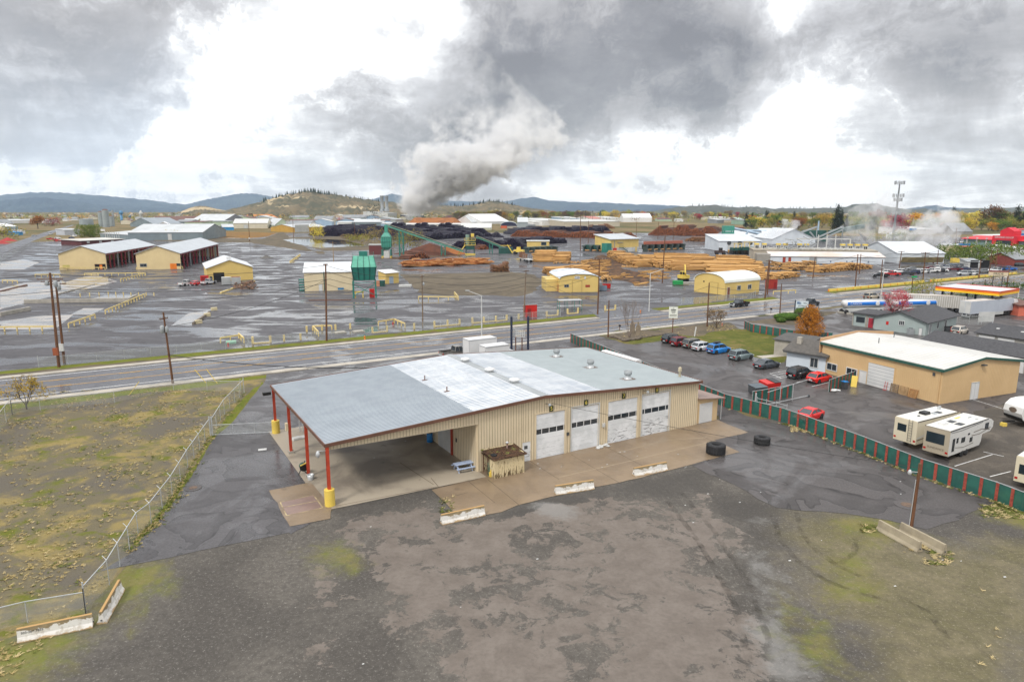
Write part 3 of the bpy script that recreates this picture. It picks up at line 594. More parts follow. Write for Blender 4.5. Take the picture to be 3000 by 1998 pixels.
o=MB().cyl((-.05,.3,5.0),(-.8,.1,5.15),.025).build('lamp_arm',GALV,ws); MB().lathe([(.08,.3),(.16,.16),(.2,.0),(.12,-.22),(.04,-.3)],12,(-.8,.1,4.85)).build('lamp_head',GALV,o)
MB().box(-1.1,22.2,4.6,-.25,22.7,4.95).build('lamp_box',BLACK,ws)
# lean-to on the right end
lt=MB(); lt.profy([(UE+.03,0),(47,0),(47,2.7),(UE+.03,3.1)],.75,4.8); l=lt.build('lean_to',M('leanto_wall',(.60,.44,.25),(.55,.4,.23),.5,.55,rib=((1,1,0),.3,.4)),ws)
MB().profy([(UE+.03,3.15),(47.8,2.68),(47.8,2.78),(UE+.03,3.27)],.3,5.6).build('roof',M('leanto_roof',(.27,.19,.16),(.22,.16,.14),1,.5,rib=((0,1,0),.3,.4)),l)
m=MB(); 
for i in range(17): m.box(44.0,.70,.05+i*.14,46.1,.745,.05+i*.14+.125)
m.build('roller_door',WHITE,l); MB().cyl((47.5,.6,0),(47.5,.6,2.7),.05).build('post',GALV,l); MB().cyl((47.5,5.4,0),(47.5,5.4,2.7),.05).build('post',GALV,l)
# ---------------------------------------------------------------- things round the workshop
# little shed
n=NM('peeling_boards'); x,y,z=n.sep(); g=n.noise(2.2,7,.75,.3,n.scale((3.5,3.5,.55))); ms=n.step(g,.56,.62); col=n.mix(ms,(.64,.54,.34),(.10,.065,.04)); lowz=n.step(z,1.0,.1,0,.10); col=n.mix(n.step(n.math('ADD',g,lowz),.56,.62),col,(.11,.07,.035)); n.bump(g,.4,.03); PEEL=n.out(col,.85,0,.2)
n=NM('rotten_shingles'); br=n.nd('ShaderNodeTexBrick'); br.inputs['Scale'].default_value=2.2; br.inputs['Color1'].default_value=(.05,.03,.022,1); br.inputs['Color2'].default_value=(.13,.07,.04,1); br.inputs['Mortar'].default_value=(.01,.008,.006,1); n.put(br.inputs['Vector'],n.co)
col=n.mix(n.step(n.noise(2,6,.7),.55,.66),br.outputs['Color'],(.17,.19,.05)); n.bump(n.noise(4,5,.7),1,.08); ROT=n.out(col,.95,0,.2)
sh=thing('shed','small derelict shed with peeling cream boards and rotten mossy shingle roof','shed',mb_(15.0,-1.75),M_U)
m=MB(); m.box(0,0,0,3.3,.1,1.95).box(3.2,.1,0,3.3,2.1,2.1).box(0,2.1,0,3.3,2.2,2.3); m.profx([(.1,0),(.1,1.98),(.9,2.08),(.9,0)],0,.09)
for i in range(14): m.box(i*.243,-.03,.02,i*.243+.04,0,1.93)
m.build('wall',PEEL,sh)
m=MB()
rn=random.Random(3)
for i in range(9):
    for j in range(14):
        y=-.25+i*.31; x=-.2+j*.265; z=1.98+.1*i*.31+rn.uniform(0,.03); m.add([(x,y,z),(x+.25,y,z+rn.uniform(-.02,.02)),(x+.25,y+.36,z+.05),(x,y+.36,z+.05),(x,y,z-.05),(x+.25,y,z-.05),(x+.25,y+.36,z-.02),(x,y+.36,z-.02)],[(0,1,2,3),(4,5,1,0),(5,6,2,1),(6,7,3,2),(7,4,0,3)])
m.box(-.18,-.2,1.9,3.45,2.5,1.93); m.build('roof',ROT,sh)
o=MB().cyl((2.3,1.6,2.1),(2.3,1.6,2.65),.09).build('chimney',M('chimney_rust',(.2,.08,.06),(.3,.25,.22),3,.7),sh); MB().lathe([(.06,0),(.16,.05),(.16,.12),(.03,.2)],10,(2.3,1.6,2.66)).build('chimney_cap',GALV,o)
MB().bar((-.06,1.2,0),(-.06,1.2,1.9),.06).bar((-.06,2.1,0),(-.06,2.1,1.9),.06).bar((-.06,1.2,1.87),(-.06,2.1,1.87),.06).bar((-.06,1.2,.9),(-.06,2.1,.9),.05).build('door_frame',BROWNTRIM,sh)
def tyre(name,loc,r,wd,rz,label,cat='tyre',flat=True):
    o=thing(name,label,cat,loc,rz); m=MB(); n_=36
    m.lathe([(r*.52,0),(r*.82,-.02),(r*.97,wd*.12),(r,wd*.3),(r,wd*.7),(r*.97,wd*.88),(r*.82,wd+.02),(r*.52,wd),(r*.47,wd*.8),(r*.47,wd*.2),(r*.52,0)],n_)
    m.f=m.f[:-2]; m.m=m.m[:-2]; m.sm=m.sm[:-2]; m.v=m.v[:-2*n_]
    m.build('casing',RUBBER,o); m=MB()
    for i in range(22):
        a=2*math.pi*i/22
        for s_ in (0,1):
            a2=a+s_*.14; m.X=Matrix.Rotation(a2,4,'Z'); m.box(r*.93,-.06+s_*.0,wd*(.08 if not s_ else .54),r*1.045,.07,wd*(.46 if not s_ else .92))
    m.build('tread',RUBBER,o); return o
tyre('tractor_tyre',mb_(0,0)*0+Vector((21.2,66.9,.02)),.94,1.05,.2,'huge worn black tyre lying flat on the edge of the brown concrete apron')
tyre('tractor_tyre',Vector((27.1,69.9,.02)),.82,.78,1.1,'huge black tyre lying flat on bare asphalt near the green fence')
o=tyre('old_tyre',Vector((0,0,0)),.28,.16,.3,'small old tyre lying on the rotten shed roof'); o.location=mb_(15.3,-1.1,2.05)
def barrel(loc,mat,label,h=1.0,r=.33):
    o=thing('barrel',label,'barrel',loc); MB().lathe([(r*.94,0),(r,.05),(r,h*.32),(r*1.04,h*.34),(r,h*.36),(r,h*.66),(r*1.04,h*.68),(r,h*.7),(r,h*.96),(r*.94,h)],18).build('drum',mat,o); MB().lathe([(r*.9,h),(r*.9,h+.02)],18).build('lid',M('lid_dark',(.02,.06,.1),(.03,.08,.12),2,.5),o); return o
barrel(Vector((-8.98,70.45,.03)),BLUE,'blue plastic barrel standing by the beige wall under the canopy')
# picnic table
pt=thing('picnic_table','pale blue wooden picnic table at the edge of the canopy','table',(-4.75,62.3,.03),rad(28)); PB=M('pale_blue_wood',(.42,.50,.66),(.36,.44,.6),1.5,.6)
m=MB(); 
for i in range(5): m.box(-.95,-.38+i*.155,.72,.95,-.38+i*.155+.14,.76)
m.build('table_top',PB,pt)
for s_ in (-1,1): MB().box(-.95,s_*.68-.14,.42,.95,s_*.68+.14,.46).build('bench',PB,pt)
for x in (-.7,.7):
    for s_ in (-1,1): MB().bar((x,s_*.62,0),(x,s_*.2,.72),.09,.05).build('leg',PB,pt)
    MB().bar((x+.06,-.78,.39),(x+.06,.78,.39),.04,.09).build('brace',PB,pt)
MB().box(.1,0,0,.9,.25,.45).box(.2,.05,.45,.55,.2,.7).build('jerry_can',YELLOW,None,mb_(14.75,-1.2,.03),M_U,'small yellow jerry can beside the derelict shed','can')
MB().cyl((0,0,0),(0,0,1.3),.03).cyl((.15,0,0),(.2,0,1.4),.03).cyl((.3,.1,0),(.35,.1,1.2),.04).build('pipe_bundle',GREENST,None,mb_(14.9,-.7,.03),M_U,'green pipes leaning inside the doorway of the derelict shed','pipes')
# wheelbarrow-like trolley at the third post
wb=thing('hose_reel','dark green hose reel trolley with yellow arms beside the third red canopy post','hose reel',mb_(.2,8.6,.03),M_U); MB().cyl((-.4,-.25,.75),(-.4,.3,.75),.34,n=18).build('reel',DGREEN,wb); MB().cyl((-.4,-.29,.75),(-.4,-.25,.75),.40,n=18).build('flange',BLACK,wb); MB().bar((-.75,-.3,1.0),(-.05,-.3,1.2),.09).build('arm',YELLOW,wb); MB().bar((-.9,0,0),(-.2,0,1.3),.08).bar((-.1,0,0),(-.7,0,.8),.08).build('frame',DGREY,wb)
tr=thing('tub','small grey tub standing beside the third red canopy post','tub',mb_(.05,6.9,.03),M_U); MB().lathe([(.28,0),(.3,.2),(.31,.5),(.27,.5),(.25,.1)],18).build('shell',GALV,tr)
MB().box(0,0,0,1.6,.9,.14).box(.1,.1,.14,1.0,.8,.22).build('pallet',OLDWHITE,None,mb_(1.1,18.6,.03),M_U+.2,'weathered white pallet lying under the back of the canopy','pallet')
# jersey barriers
n=NM('barrier_painted'); x,y,z=n.sep(); g=n.noise(2.2,6,.7,.3); hh=n.math('ADD',z,n.math('MULTIPLY',n.math('SUBTRACT',g,.5),1.0)); f=n.step(hh,.60,.63)
tan=n.mix(n.step(n.noise(1.3,5,.6),.4,.6),(.30,.24,.14),(.22,.17,.10)); wh=n.mix(n.step(n.noise(2.5,5,.65),.45,.65),(.66,.64,.60),(.46,.42,.36)); col=n.mix(f,wh,tan); col=n.mix(n.step(z,.795,.805),col,(.42,.26,.11)); col=n.mix(n.step(n.math('ADD',z,n.math('MULTIPLY',n.math('SUBTRACT',g,.5),.5)),.13,.07),col,(.42,.30,.17)); BARP=n.out(col,.8,0,.25)
BARC=M('barrier_concrete',(.36,.31,.22),(.27,.23,.165),1,.85,bump=.2,dirt=.3)
def barrier(p,q,label,mat,L=3.81,bev=.25):
    a,b=G(p),G(q); r=ang(a,b); c=(a+b)/2; o=thing('concrete_barrier',label,'barrier',c+Vector((-math.sin(r)*.28,math.cos(r)*.28,.02)),r,'concrete road barriers in the yard')
    pr=[(-.3,0),(-.3,.07),(-.16,.30),(-.085,.80),(-.06,.82),(.06,.82),(.085,.80),(.16,.30),(.3,.07),(.3,0)]
    MB().profx(pr,-L/2,L/2).build('block',mat,o)
    for s_ in (-1,1): MB().cyl((s_*L/2-.04*s_,0,.25),(s_*(L/2+.05),0,.25),.05).build('pin_loop',DGREY,o)
    return o
barrier(N2(1425,1540),N2(1760,1465),'concrete barrier with peeling white paint nearest the canopy apron',BARP)
barrier(N3(610,1310),N3(885,1265),'white and tan concrete barrier at the middle of the brown apron edge',BARP)
barrier(N3(1205,1170),N3(1455,1120),'whitish concrete barrier on the apron in front of doors 7 and 8',BARP)
b=barrier(N5(132,1272),N5(712,1150),'white concrete barrier with a stencilled phone number below the fence corner',BARP)
t_=text('503-267-7855',.2,DGREY,b,(-1.15,-.135,.52),(math.pi/2-.08,0,0),.004)
barrier(N5(820,1115),N5(958,860),'tan topped concrete barrier angled along the side of the chain link fence',BARP)
barrier(N7(1725,680),N7(1455,530),'bare concrete barrier in front of the timber lamp pole',BARC)
barrier(N7(1850,680),N7(1620,560),'bare concrete barrier behind the timber lamp pole',BARC)
# white beam roof beside the fence
a=G(N3(950,195),2.5); b=G(N3(1215,272),2.5); o=thing('utility_trailer','long white utility trailer showing between the workshop and the green fence','trailer',(a.x,a.y,.03),ang(a,b)); L_=(b-a).length; MB().profx([(-.1,.5),(1.0,.5),(1.0,2.25),(.85,2.4),(.05,2.4),(-.1,2.25)],0,L_).build('body',WHITEG,o)
for x in (L_*.4,L_*.5):
    for y in (.1,.8): MB().cyl((x,y-.1,.35),(x,y+.1,.35),.35,n=12).build('wheel',RUBBER,o)
# lamp pole
lp=thing('lamp_pole','brown timber lamp pole standing between two bare concrete barriers','lamp pole',G(N7(1640,572)))
h=5.9; MB().cyl((0,0,0),(.12,.0,h),.14,.11,n=12).build('pole',WOOD,lp); MB().cyl((-.17,0,.1),(-.06,0,4.6),.03).build('conduit',GALV,lp)
MB().cyl((.1,0,h-.7),(-.55,0,h-.65),.03).build('lamp_arm',GALV,lp); MB().lathe([(.06,.25),(.13,.14),(.16,.0),(.1,-.12)],12,(-.6,0,h-.75)).build('lamp_head',GALV,lp)
def wire(pts,r,label,sag=.6,name='cable',cat='cable',mat=BLACK,group=None):
    m=MB()
    for a,b in zip(pts,pts[1:]):
        a=Vector(a); b=Vector(b); pr=a
        for i in range(1,9):
            k=i/8; c=a.lerp(b,k); c.z-=4*sag*k*(1-k); m.cyl(pr,c,r,n=4,caps=False); pr=c
    return m.build(name,mat,label=label,cat=cat,group=group)
wire([G(N7(1640,572))+Vector((0,0,h-.35)),mb_(22.9,.5,5.7)],.018,'thin black cable from the lamp pole to the workshop wall',.25)
# covers
def cover(p,r,label,mats,ring=0):
    o=thing('manhole_cover',label,'manhole',G(p)+Vector((0,0,.05)))
    MB().lathe([(r,0),(r,.03)],24).build('lid',mats,o)
    if ring: MB().lathe([(r*2.1,-.012),(r*2.1,.012),(r*2.0,.013)],32).build('collar',A_LOT,o)
    return o
IRON=M('rusty_iron',(.16,.10,.065),(.09,.065,.05),2,.7,bump=.2)
cover(N7(1620,385),.48,'rusty round manhole cover in the asphalt beside the lamp pole',IRON,1)
cover(N1(1480,1125),.35,'round manhole cover in the wet drive by the chain link fence',IRON,1)
MB().box(-.42,-.28,0,.42,.28,.05).build('meter_lid',OLDWHITE,None,G(N1(2010,833))+Vector((0,0,.05)),.3,'pale rectangular utility lid set in the wet drive','utility lid')
# ---------------------------------------------------------------- fences
n=NM('chain_link'); n.alpha(n.step(n.noise(2,3),.3,.7,.17,.26)); CHAIN=n.out((.42,.45,.44),.6,.0,.3)
n=NM('green_screen'); col=n.mix(n.step(n.noise(.8,5,.6),.35,.65),(.015,.125,.095),(.012,.085,.07)); n.alpha(.9); SCREEN=n.out(col,.7,0,.3)
n=NM('red_slat'); col=n.mix(n.step(n.noise(5,4,.6),.4,.65),(.36,.075,.05),(.22,.045,.035)); SLAT=n.out(col,.7,0,.3)
def polyline(P,step):
    out=[]; 
    for a,b in zip(P,P[1:]):
        a=Vector((a[0],a[1],0)); b=Vector((b[0],b[1],0)); k=max(1,round((b-a).length/step))
        out+=[a.lerp(b,i/k) for i in range(k)]
    return out+[Vector((P[-1][0],P[-1][1],0))]
def chain_fence(P,h,label,step=3.0,arms=False,rail=True,r=.03,lowrail=False):
    o=thing('chain_link_fence',label,'fence'); Q=polyline(P,step); m=MB()
    for a,b in zip(Q,Q[1:]): m.add([a+Vector((0,0,.05)),b+Vector((0,0,.05)),b+Vector((0,0,h)),a+Vector((0,0,h))],[(0,1,2,3)])
    m.build('mesh',CHAIN,o)
    if rail:
        m=MB()
        for a,b in zip(Q,Q[1:]): m.bar(a+Vector((0,0,h)),b+Vector((0,0,h)),r*1.6)
        m.build('top_rail',GALV,o)
    for i,a in enumerate(Q):
        m=MB().cyl(a,a+Vector((0,0,h+(.28 if i in(0,len(Q)-1) else .02))),r*(1.6 if i in(0,len(Q)-1) else 1),n=6)
        if arms and 0<i<len(Q)-1: m.cyl(a+Vector((0,0,h)),a+Vector((-.35,.12,h+.25)),r*.8,n=5)
        m.build('post',GALV,o)
    return o
cor=G(N5(660,1035))
chain_fence([G(N1(1610,715)),G(N1(1440,970)),G(N1(1320,1180)),G(N1(1160,1400)),G(N1(1060,1480)),G(N5(840,820)),cor],1.85,'tall chain link fence with barbed arms between the weedy field and the wet drive',2.9,True)
chain_fence([cor,G(N5(215,1110)),G(N5(-300,1240))],1.45,'low chain link fence across the bottom of the weedy field',3.2)
chain_fence([G(N1(1870,395)),G(N1(1720,560)),G(N1(1625,720))],1.9,'chain link fence returning from the road to the drive gate',2.6)
chain_fence([G(N1(1845,385)),G(N1(1330,378)),G(N1(880,470)),G(N1(310,528)),G(N1(95,560))],1.5,'chain link fence along the road edge of the weedy field',6,False)
chain_fence([G(N1(95,560)),G(N1(0,690)),G(N1(-200,940))],2.0,'chain link fence at the far corner of the weedy field behind the yellow tree',3)
g=thing('field_gate','wide tubular drive gate with sagging mesh between fence and canopy post','gate'); a=G(N1(1622,722)); b=G(N1(2092,700)); m=MB()
for z in (.1,1.25): m.bar(a+Vector((0,0,z)),b+Vector((0,0,z)),.06)
for k in (0,.35,.7,1): q=a.lerp(b,k); m.bar(q+Vector((0,0,.08)),q+Vector((0,0,1.3)),.05)
m.build('gate_frame',GALV,g); MB().add([a+Vector((0,0,.1)),b+Vector((0,0,.1)),b+Vector((0,0,1.25)),a+Vector((0,0,1.25))],[(0,1,2,3)]).build('mesh',CHAIN,g)
for d_ in (-.12,.12):
    q=a+Vector((d_,0,0)); MB().cyl(q,q+Vector((0,0,2.25)),.06).build('gate_post',GALV,g)
g=thing('gate_post','pair of galvanised gate posts standing by the canopy corner','gate posts',mb_(2.5,21.6)); 
for x in (0,.35): MB().cyl((x,0,0),(x,0,2.0),.05).build('post',GALV,g)
def slat_fence(P,h,label,gap=1.3,off=.0,side=-1):
    o=thing('screened_fence',label,'fence'); m=MB(); dist=0; acc=off; rails=MB()
    for a,b in zip(P,P[1:]):
        a=Vector((a[0],a[1],0)); b=Vector((b[0],b[1],0)); L_=(b-a).length; d=(b-a)/L_; nn=Vector((-d.y,d.x,0))*side*.05
        k=max(1,int(L_/2.6))
        for i in range(k):
            p,q=a.lerp(b,i/k),a.lerp(b,(i+1)/k); m.add([p+Vector((0,0,.04)),q+Vector((0,0,.04)),q+Vector((0,0,h)),p+Vector((0,0,h))],[(0,1,2,3)])
            MB().cyl(p-nn,p-nn+Vector((0,0,h+.05)),.035,n=6).build('post',GALV,o)
        rails.bar(a+Vector((0,0,h+.02)),b+Vector((0,0,h+.02)),.05)
        while acc<L_:
            p=a+d*acc+nn; q=p+d*.27
            MB().add([p+Vector((0,0,.05)),q+Vector((0,0,.05)),q+Vector((0,0,h-.02)),p+Vector((0,0,h-.02)),p+nn*.3+Vector((0,0,.05)),q+nn*.3+Vector((0,0,.05)),q+nn*.3+Vector((0,0,h-.02)),p+nn*.3+Vector((0,0,h-.02))],[(0,1,2,3),(7,6,5,4),(0,4,5,1),(2,6,7,3),(1,5,6,2),(3,7,4,0)]).build('red_slat',SLAT,o)
            acc+=gap
        acc-=L_
    m.build('screen',SCREEN,o); rails.build('top_rail',GALV,o); return o
SF=[G(Y2(1655,485)),(27.4,83.4,0),(32.4,77.2,0),G(N4(430,950)),G(N4(850,1110)),G(N4(1290,1290)),G(N4(1860,1480)),G(N4(2060,1560)),(47.5,43,0)]
slat_fence(SF[:3],1.75,'long dark green screened fence with red slats behind the workshop',1.3)
slat_fence(SF[2:],1.72,'near dark green screened fence with red slats along the caravan yard',1.3,.6)
slat_fence([G(C3(2040,1105)),G(N4(0,190)),G(N4(330,245)),G(N4(620,262))],1.7,'dark green screened fence with red slats beyond the lawn',1.5)
slat_fence([G(N4(595,650)),G(N4(790,580))],1.75,'short green screened fence piece beside the blue lidded bin',1.1,.3)
slat_fence([G(N4(10,745)),G(N4(310,690))],1.75,'green screened fence side of the bin store by the sliding gate',1.2,.3)
gt=thing('sliding_gate','galvanised sliding gate frame running out over the tarmac by the caravan yard','gate'); a=G(N4(120,760)); b=G(N4(440,690)); m=MB()
m.bar(a+Vector((0,0,.25)),b+Vector((0,0,.25)),.08); m.bar(a+Vector((0,0,1.9)),G(N4(450,640))+Vector((0,0,1.75)),.06); m.build('gate_rail',GALV,gt); MB().cyl(b+Vector((0,-.1,.2)),b+Vector((0,.1,.2)),.18).build('roller',DGREY,gt)
for k in (.3,.6): q=a.lerp(b,k); MB().cyl(q,q+Vector((0,0,2.3)),.04).build('post',GALV,gt)
m=thing('gate','screened gate panel hung on a stout galvanised post in the near green fence','gate',G(N4(30,800))); MB().cyl((0,0,0),(0,0,2.4),.11).build('post',GALV,m); d=Vector((.62,-.78,0)); mm=MB()
for z in (.15,1.8): mm.bar(d*.2+Vector((0,0,z)),d*4.2+Vector((0,0,z)),.05)
for k in (.2,1.5,2.8,4.2): mm.bar(d*k+Vector((0,0,.15)),d*k+Vector((0,0,2.0)),.045)
mm.bar(d*.2+Vector((0,0,.2)),d*4.2+Vector((0,0,1.75)),.03); mm.build('gate_frame',GALV,m)
# ---------------------------------------------------------------- vehicles
RIM=M('alloy_rim',(.45,.46,.48),(.35,.36,.38),3,.35,.4); LAMP_R=M('tail_lamp',(.45,.01,.01),(.35,.01,.01),2,.25); LAMP_W=M('head_lamp',(.7,.72,.75),(.6,.62,.65),2,.15); PLATE=M('number_plate',(.6,.62,.65),(.55,.57,.6),4,.5)
_pm={}
def paint(c):
    if c not in _pm: _pm[c]=M('car_paint_'+str(len(_pm)),c,tuple(x*.9 for x in c),.7,.22,.15,spec=.6)
    return _pm[c]
def wheel(o,x,y,r,wd=.24,out=1):
    m=MB().lathe([(r*.62,0),(r*.93,0),(r,wd*.2),(r,wd*.8),(r*.93,wd),(r*.62,wd)],16); m.X=None
    t=m.build('wheel',RUBBER,o,(x,y,r)); t.rotation_euler=(-math.pi/2*out,0,0)
    MB().lathe([(r*.61,wd*.1),(r*.61,wd*.86),(r*.5,wd*.8),(r*.2,wd*.92),(r*.02,wd*.95)],12).build('rim',RIM,t)
# style: length,width, belt z, roof z, hood start, windscreen base/top, rear glass top/base (x from the middle, + is forward)
STY={'suv':(4.65,1.86,1.02,1.68,.95,1.25,.45,-1.85,-2.22,.36),'hatch':(4.35,1.8,.92,1.47,.85,1.2,.35,-1.45,-2.0,.33),'sedan':(4.75,1.82,.92,1.44,.8,1.15,.3,-1.05,-1.75,.33),
     'coupe':(4.5,1.76,.88,1.36,.75,1.05,.2,-.85,-1.6,.32),'wagon':(4.65,1.8,.96,1.55,.85,1.25,.35,-1.75,-2.2,.34),'van':(5.0,1.95,1.1,1.8,1.2,1.7,1.0,-2.2,-2.45,.36),'bigsuv':(5.2,2.0,1.12,1.88,1.25,1.35,.6,-2.25,-2.5,.40)}
def car(style,c,label,loc,rz,group=None,detail=True,roofbox=False):
    L_,Wd,bz,tz,hs,wb,wt,rt,rb,wr=STY[style]; o=thing('parked_car' if group!='cars driving on the street' else 'car',label,'car',loc,rz,group); P=paint(c); h=L_/2; w=Wd/2
    st=[(-h,.80*w,.40,bz*.80),(-h+.12,.93*w,.26,bz*.97),(-h+.5,.985*w,.19,bz),(rb+.35,w,.16,bz+.01),(0,w,.16,bz),(wb-.1,w*.99,.16,bz-.01),(hs+.55,w*.985,.18,bz-.06),(h-.35,w*.95,.2,bz-.16),(h-.06,w*.83,.28,bz*.66),(h,w*.72,.42,bz*.56)]
    m=MB(); ring=[]
    for x,hw,z0,z1 in st:
        a=[(x,-hw*.93,z0),(x,-hw,z0+(z1-z0)*.45),(x,-hw*.985,z0+(z1-z0)*.8),(x,-hw*.90,z1),(x,-hw*.45,z1+.035),(x,hw*.45,z1+.035),(x,hw*.90,z1),(x,hw*.985,z0+(z1-z0)*.8),(x,hw,z0+(z1-z0)*.45),(x,hw*.93,z0)]
        ring.append(a)
    vs=[p for a in ring for p in a]; k=10; fs=[(i*k+j,i*k+j+1,(i+1)*k+j+1,(i+1)*k+j) for i in range(len(st)-1) for j in range(k-1)]+[tuple(range(k)),tuple(range(len(vs)-1,len(vs)-k-1,-1))]
    m.add(vs,fs,True); m.f+=[]; 
    body=m.build('body',P,o)
    # glasshouse
    gb=bz-.01; g=[(rb,w*.86,gb),(rt,w*.72,tz-.05),(wt,w*.72,tz-.05),(wb,w*.86,gb)]
    m=MB(); m.add([(x,-y,z) for x,y,z in g]+[(x,y,z) for x,y,z in g],[(0,3,2,1),(4,5,6,7),(0,1,5,4),(3,7,6,2),(1,2,6,5)]); m.build('windows',GLASS,o)
    m=MB(); rw=w*.74; m.add([(rt-.06,-rw,tz-.06),(wt+.05,-rw,tz-.06),(wt+.05,rw,tz-.06),(rt-.06,rw,tz-.06),(rt+.08,-rw*.86,tz),(wt-.1,-rw*.86,tz),(wt-.1,rw*.86,tz),(rt+.08,rw*.86,tz)],[(4,5,6,7),(0,1,5,4),(1,2,6,5),(2,3,7,6),(3,0,4,7)])
    for s_ in (-1,1):
        for (xa,xb) in ((rb,rt),(wb,wt),((wb+rb)/2-.25,(wt+rt)/2-.05)): m.bar((xa,s_*w*.868,gb),(xb,s_*w*.728,tz-.05),.085,.05)
        if style in('suv','bigsuv','wagon','van'): m.bar((rt+.25,s_*rw*.8,tz+.04),(wt-.2,s_*rw*.8,tz+.04),.04)
    m.build('roof',P,o)
    for x in (-h+.82,h-.86):
        for s_ in (-1,1):
            a=MB().cyl((x,s_*(w-.16),wr),(x,s_*(w+.004),wr),wr*1.13,n=18); a.build('wheel_arch',BLACK,o); wheel(o,x,s_*(w-.23),wr,.25,s_) if s_>0 else wheel(o,x,-(w-.23),wr,.25,-1)
    if detail:
        for s_ in (-1,1):
            MB().box(-h-.015,min(s_*w*.55,s_*w*.86),bz*.62,-h+.22,max(s_*w*.55,s_*w*.86),bz*.82).build('tail_lamp',LAMP_R,o)
            MB().box(h-.3,min(s_*w*.5,s_*w*.86),bz*.55,h-.02,max(s_*w*.5,s_*w*.86),bz*.68).build('headlight',LAMP_W,o)
            MB().box(wb-.35,min(s_*w*.98,s_*w*1.12),bz,wb-.2,max(s_*w*.98,s_*w*1.12),bz+.16).build('mirror',P,o)
        MB().box(-h-.02,-.26,bz*.5,-h+.02,.26,bz*.62).build('number_plate',PLATE,o); MB().box(-h-.01,-w*.8,.3,-h+.1,w*.8,.42).box(h-.1,-w*.7,.3,h+.01,w*.7,.42).build('bumper',DGREY,o)
    if roofbox: MB().blob((-.5,0,tz+.24),.95,.42,.2,10,6,0).build('roof_box',BLACK,o)
    return o
def pickup(c,label,loc,rz,group=None,L_=5.8,cover=False,shell=False):
    o=thing('pickup_truck',label,'pickup',loc,rz,group); P=paint(c); h=L_/2; w=.99; bz=1.08; tz=1.88
    m=MB(); m.add([(x,s_*hw,z) for s_ in (-1,1) for x,hw,z in ((-h,.93,.5),(-h,.95,bz),(-.55,w,bz+.02),(1.15,w,bz),(h-.35,.95,bz-.1),(h,.86,bz-.35),(h,.86,.45),(0,w,.38))],
        [(0,7,6,5,4,3,2,1),(8,9,10,11,12,13,14,15),(2,3,11,10),(3,4,12,11),(4,5,13,12),(5,6,14,13),(6,7,15,14),(7,0,8,15),(0,1,9,8)])
    m.box(-h,-.93,bz-.5,-.6,.93,bz-.45); m.box(-.66,-.95,.5,-.55,.95,bz+.03)
    m.build('body',P,o); MB().box(-h+.08,-.85,bz-.44,-.67,.85,bz-(.02 if cover else .38)).build('bed_liner',BLACK,o)
    for s_ in (-1,1): MB().box(-h+.02,min(s_*.86,s_*.955),bz,-.6,max(s_*.86,s_*.955),bz+.05).build('bed_rail',P,o)
    g=[(-.6,.88,bz),(-.45,.74,tz-.06),(.62,.74,tz-.06),(1.25,.88,bz)]
    m=MB(); m.add([(x,-y,z) for x,y,z in g]+[(x,y,z) for x,y,z in g],[(0,3,2,1),(4,5,6,7),(0,1,5,4),(3,7,6,2),(1,2,6,5)]); m.build('windows',GLASS,o)
    m=MB(); m.box(-.5,-.75,tz-.065,.68,.75,tz-.01)
    for s_ in (-1,1):
        for xa,xb in ((-.6,-.45),(1.25,.62),(.2,.12)): m.bar((xa,s_*.89,bz),(xb,s_*.75,tz-.05),.1,.05)
    m.build('roof',P,o)
    if shell: m=MB().profx([(-.93,bz+.05),(.93,bz+.05),(.78,tz),(-.78,tz)],-h+.03,-.68); m.build('bed_canopy',P,o); MB().profx([(-.935,bz+.3),(.935,bz+.3),(.87,tz-.2),(-.87,tz-.2)],-h+.3,-.9).build('windows',GLASS,o)
    for x in (-h+1.15,h-.95):
        for s_ in (-1,1): MB().cyl((x,s_*.8,.42),(x,s_*(w+.01),.42),.48,n=18).build('wheel_arch',BLACK,o); wheel(o,x,s_*(w-.22),.41,.27,s_)
    for s_ in (-1,1):
        MB().box(-h-.02,min(s_*.8,s_*.95),.72,-h+.06,max(s_*.8,s_*.95),1.02).build('tail_lamp',LAMP_R,o); MB().box(h-.2,min(s_*.55,s_*.9),.72,h-.0,max(s_*.55,s_*.9),.92).build('headlight',LAMP_W,o)
    MB().box(-h-.12,-.9,.48,-h+.02,.9,.66).box(h-.02,-.9,.45,h+.1,.9,.66).build('bumper',GALV,o); MB().box(h-.01,-.5,.66,h+.02,.5,.92).build('grille',BLACK,o)
    return o
U=M_U
def cg(c,x,y): v=G(c(x,y)); v.z=.03; return v
LOT='cars parked in the lot beside the lawn'
car('suv',(.012,.013,.017),'black SUV at the lawn corner, first of the row of parked cars',cg(N3,1490,140),U+.05,LOT)
car('suv',(.16,.008,.015),'maroon SUV between the black SUV and the bronze SUV beside the lawn',cg(N3,1560,163),U,LOT)
car('suv',(.17,.15,.125),'bronze grey SUV between the maroon SUV and the silver wagon',cg(N3,1652,177),U,LOT)
car('wagon',(.58,.60,.62),'silver wagon parked between the bronze SUV and the bright blue car',cg(N3,1724,198),U,LOT)
car('suv',(.02,.22,.62),'bright blue crossover with a black roof box beside the lawn',cg(N3,1842,218),U,LOT,roofbox=True)
car('suv',(.17,.22,.23),'grey green estate SUV with roof rails parked alone beside the lawn',cg(N3,2013,268),U,LOT)
car('sedan',(.07,.08,.095),'dark slate sedan parked by the marked disabled bay',cg(N3,2210,332),U,LOT)
car('suv',(.012,.012,.014),'black crossover coupe parked beside the hatched bay at the blue white house',cg(Y1,295,1085),U,LOT)
car('hatch',(.75,.018,.012),'bright red hatchback parked by the tan warehouse corner',cg(Y1,470,1125),U+.05,LOT)
car('coupe',(.70,.02,.018),'red two door coupe parked behind the near green fence',cg(N4,440,858),U+math.pi+.1)
ST='cars driving on the street'
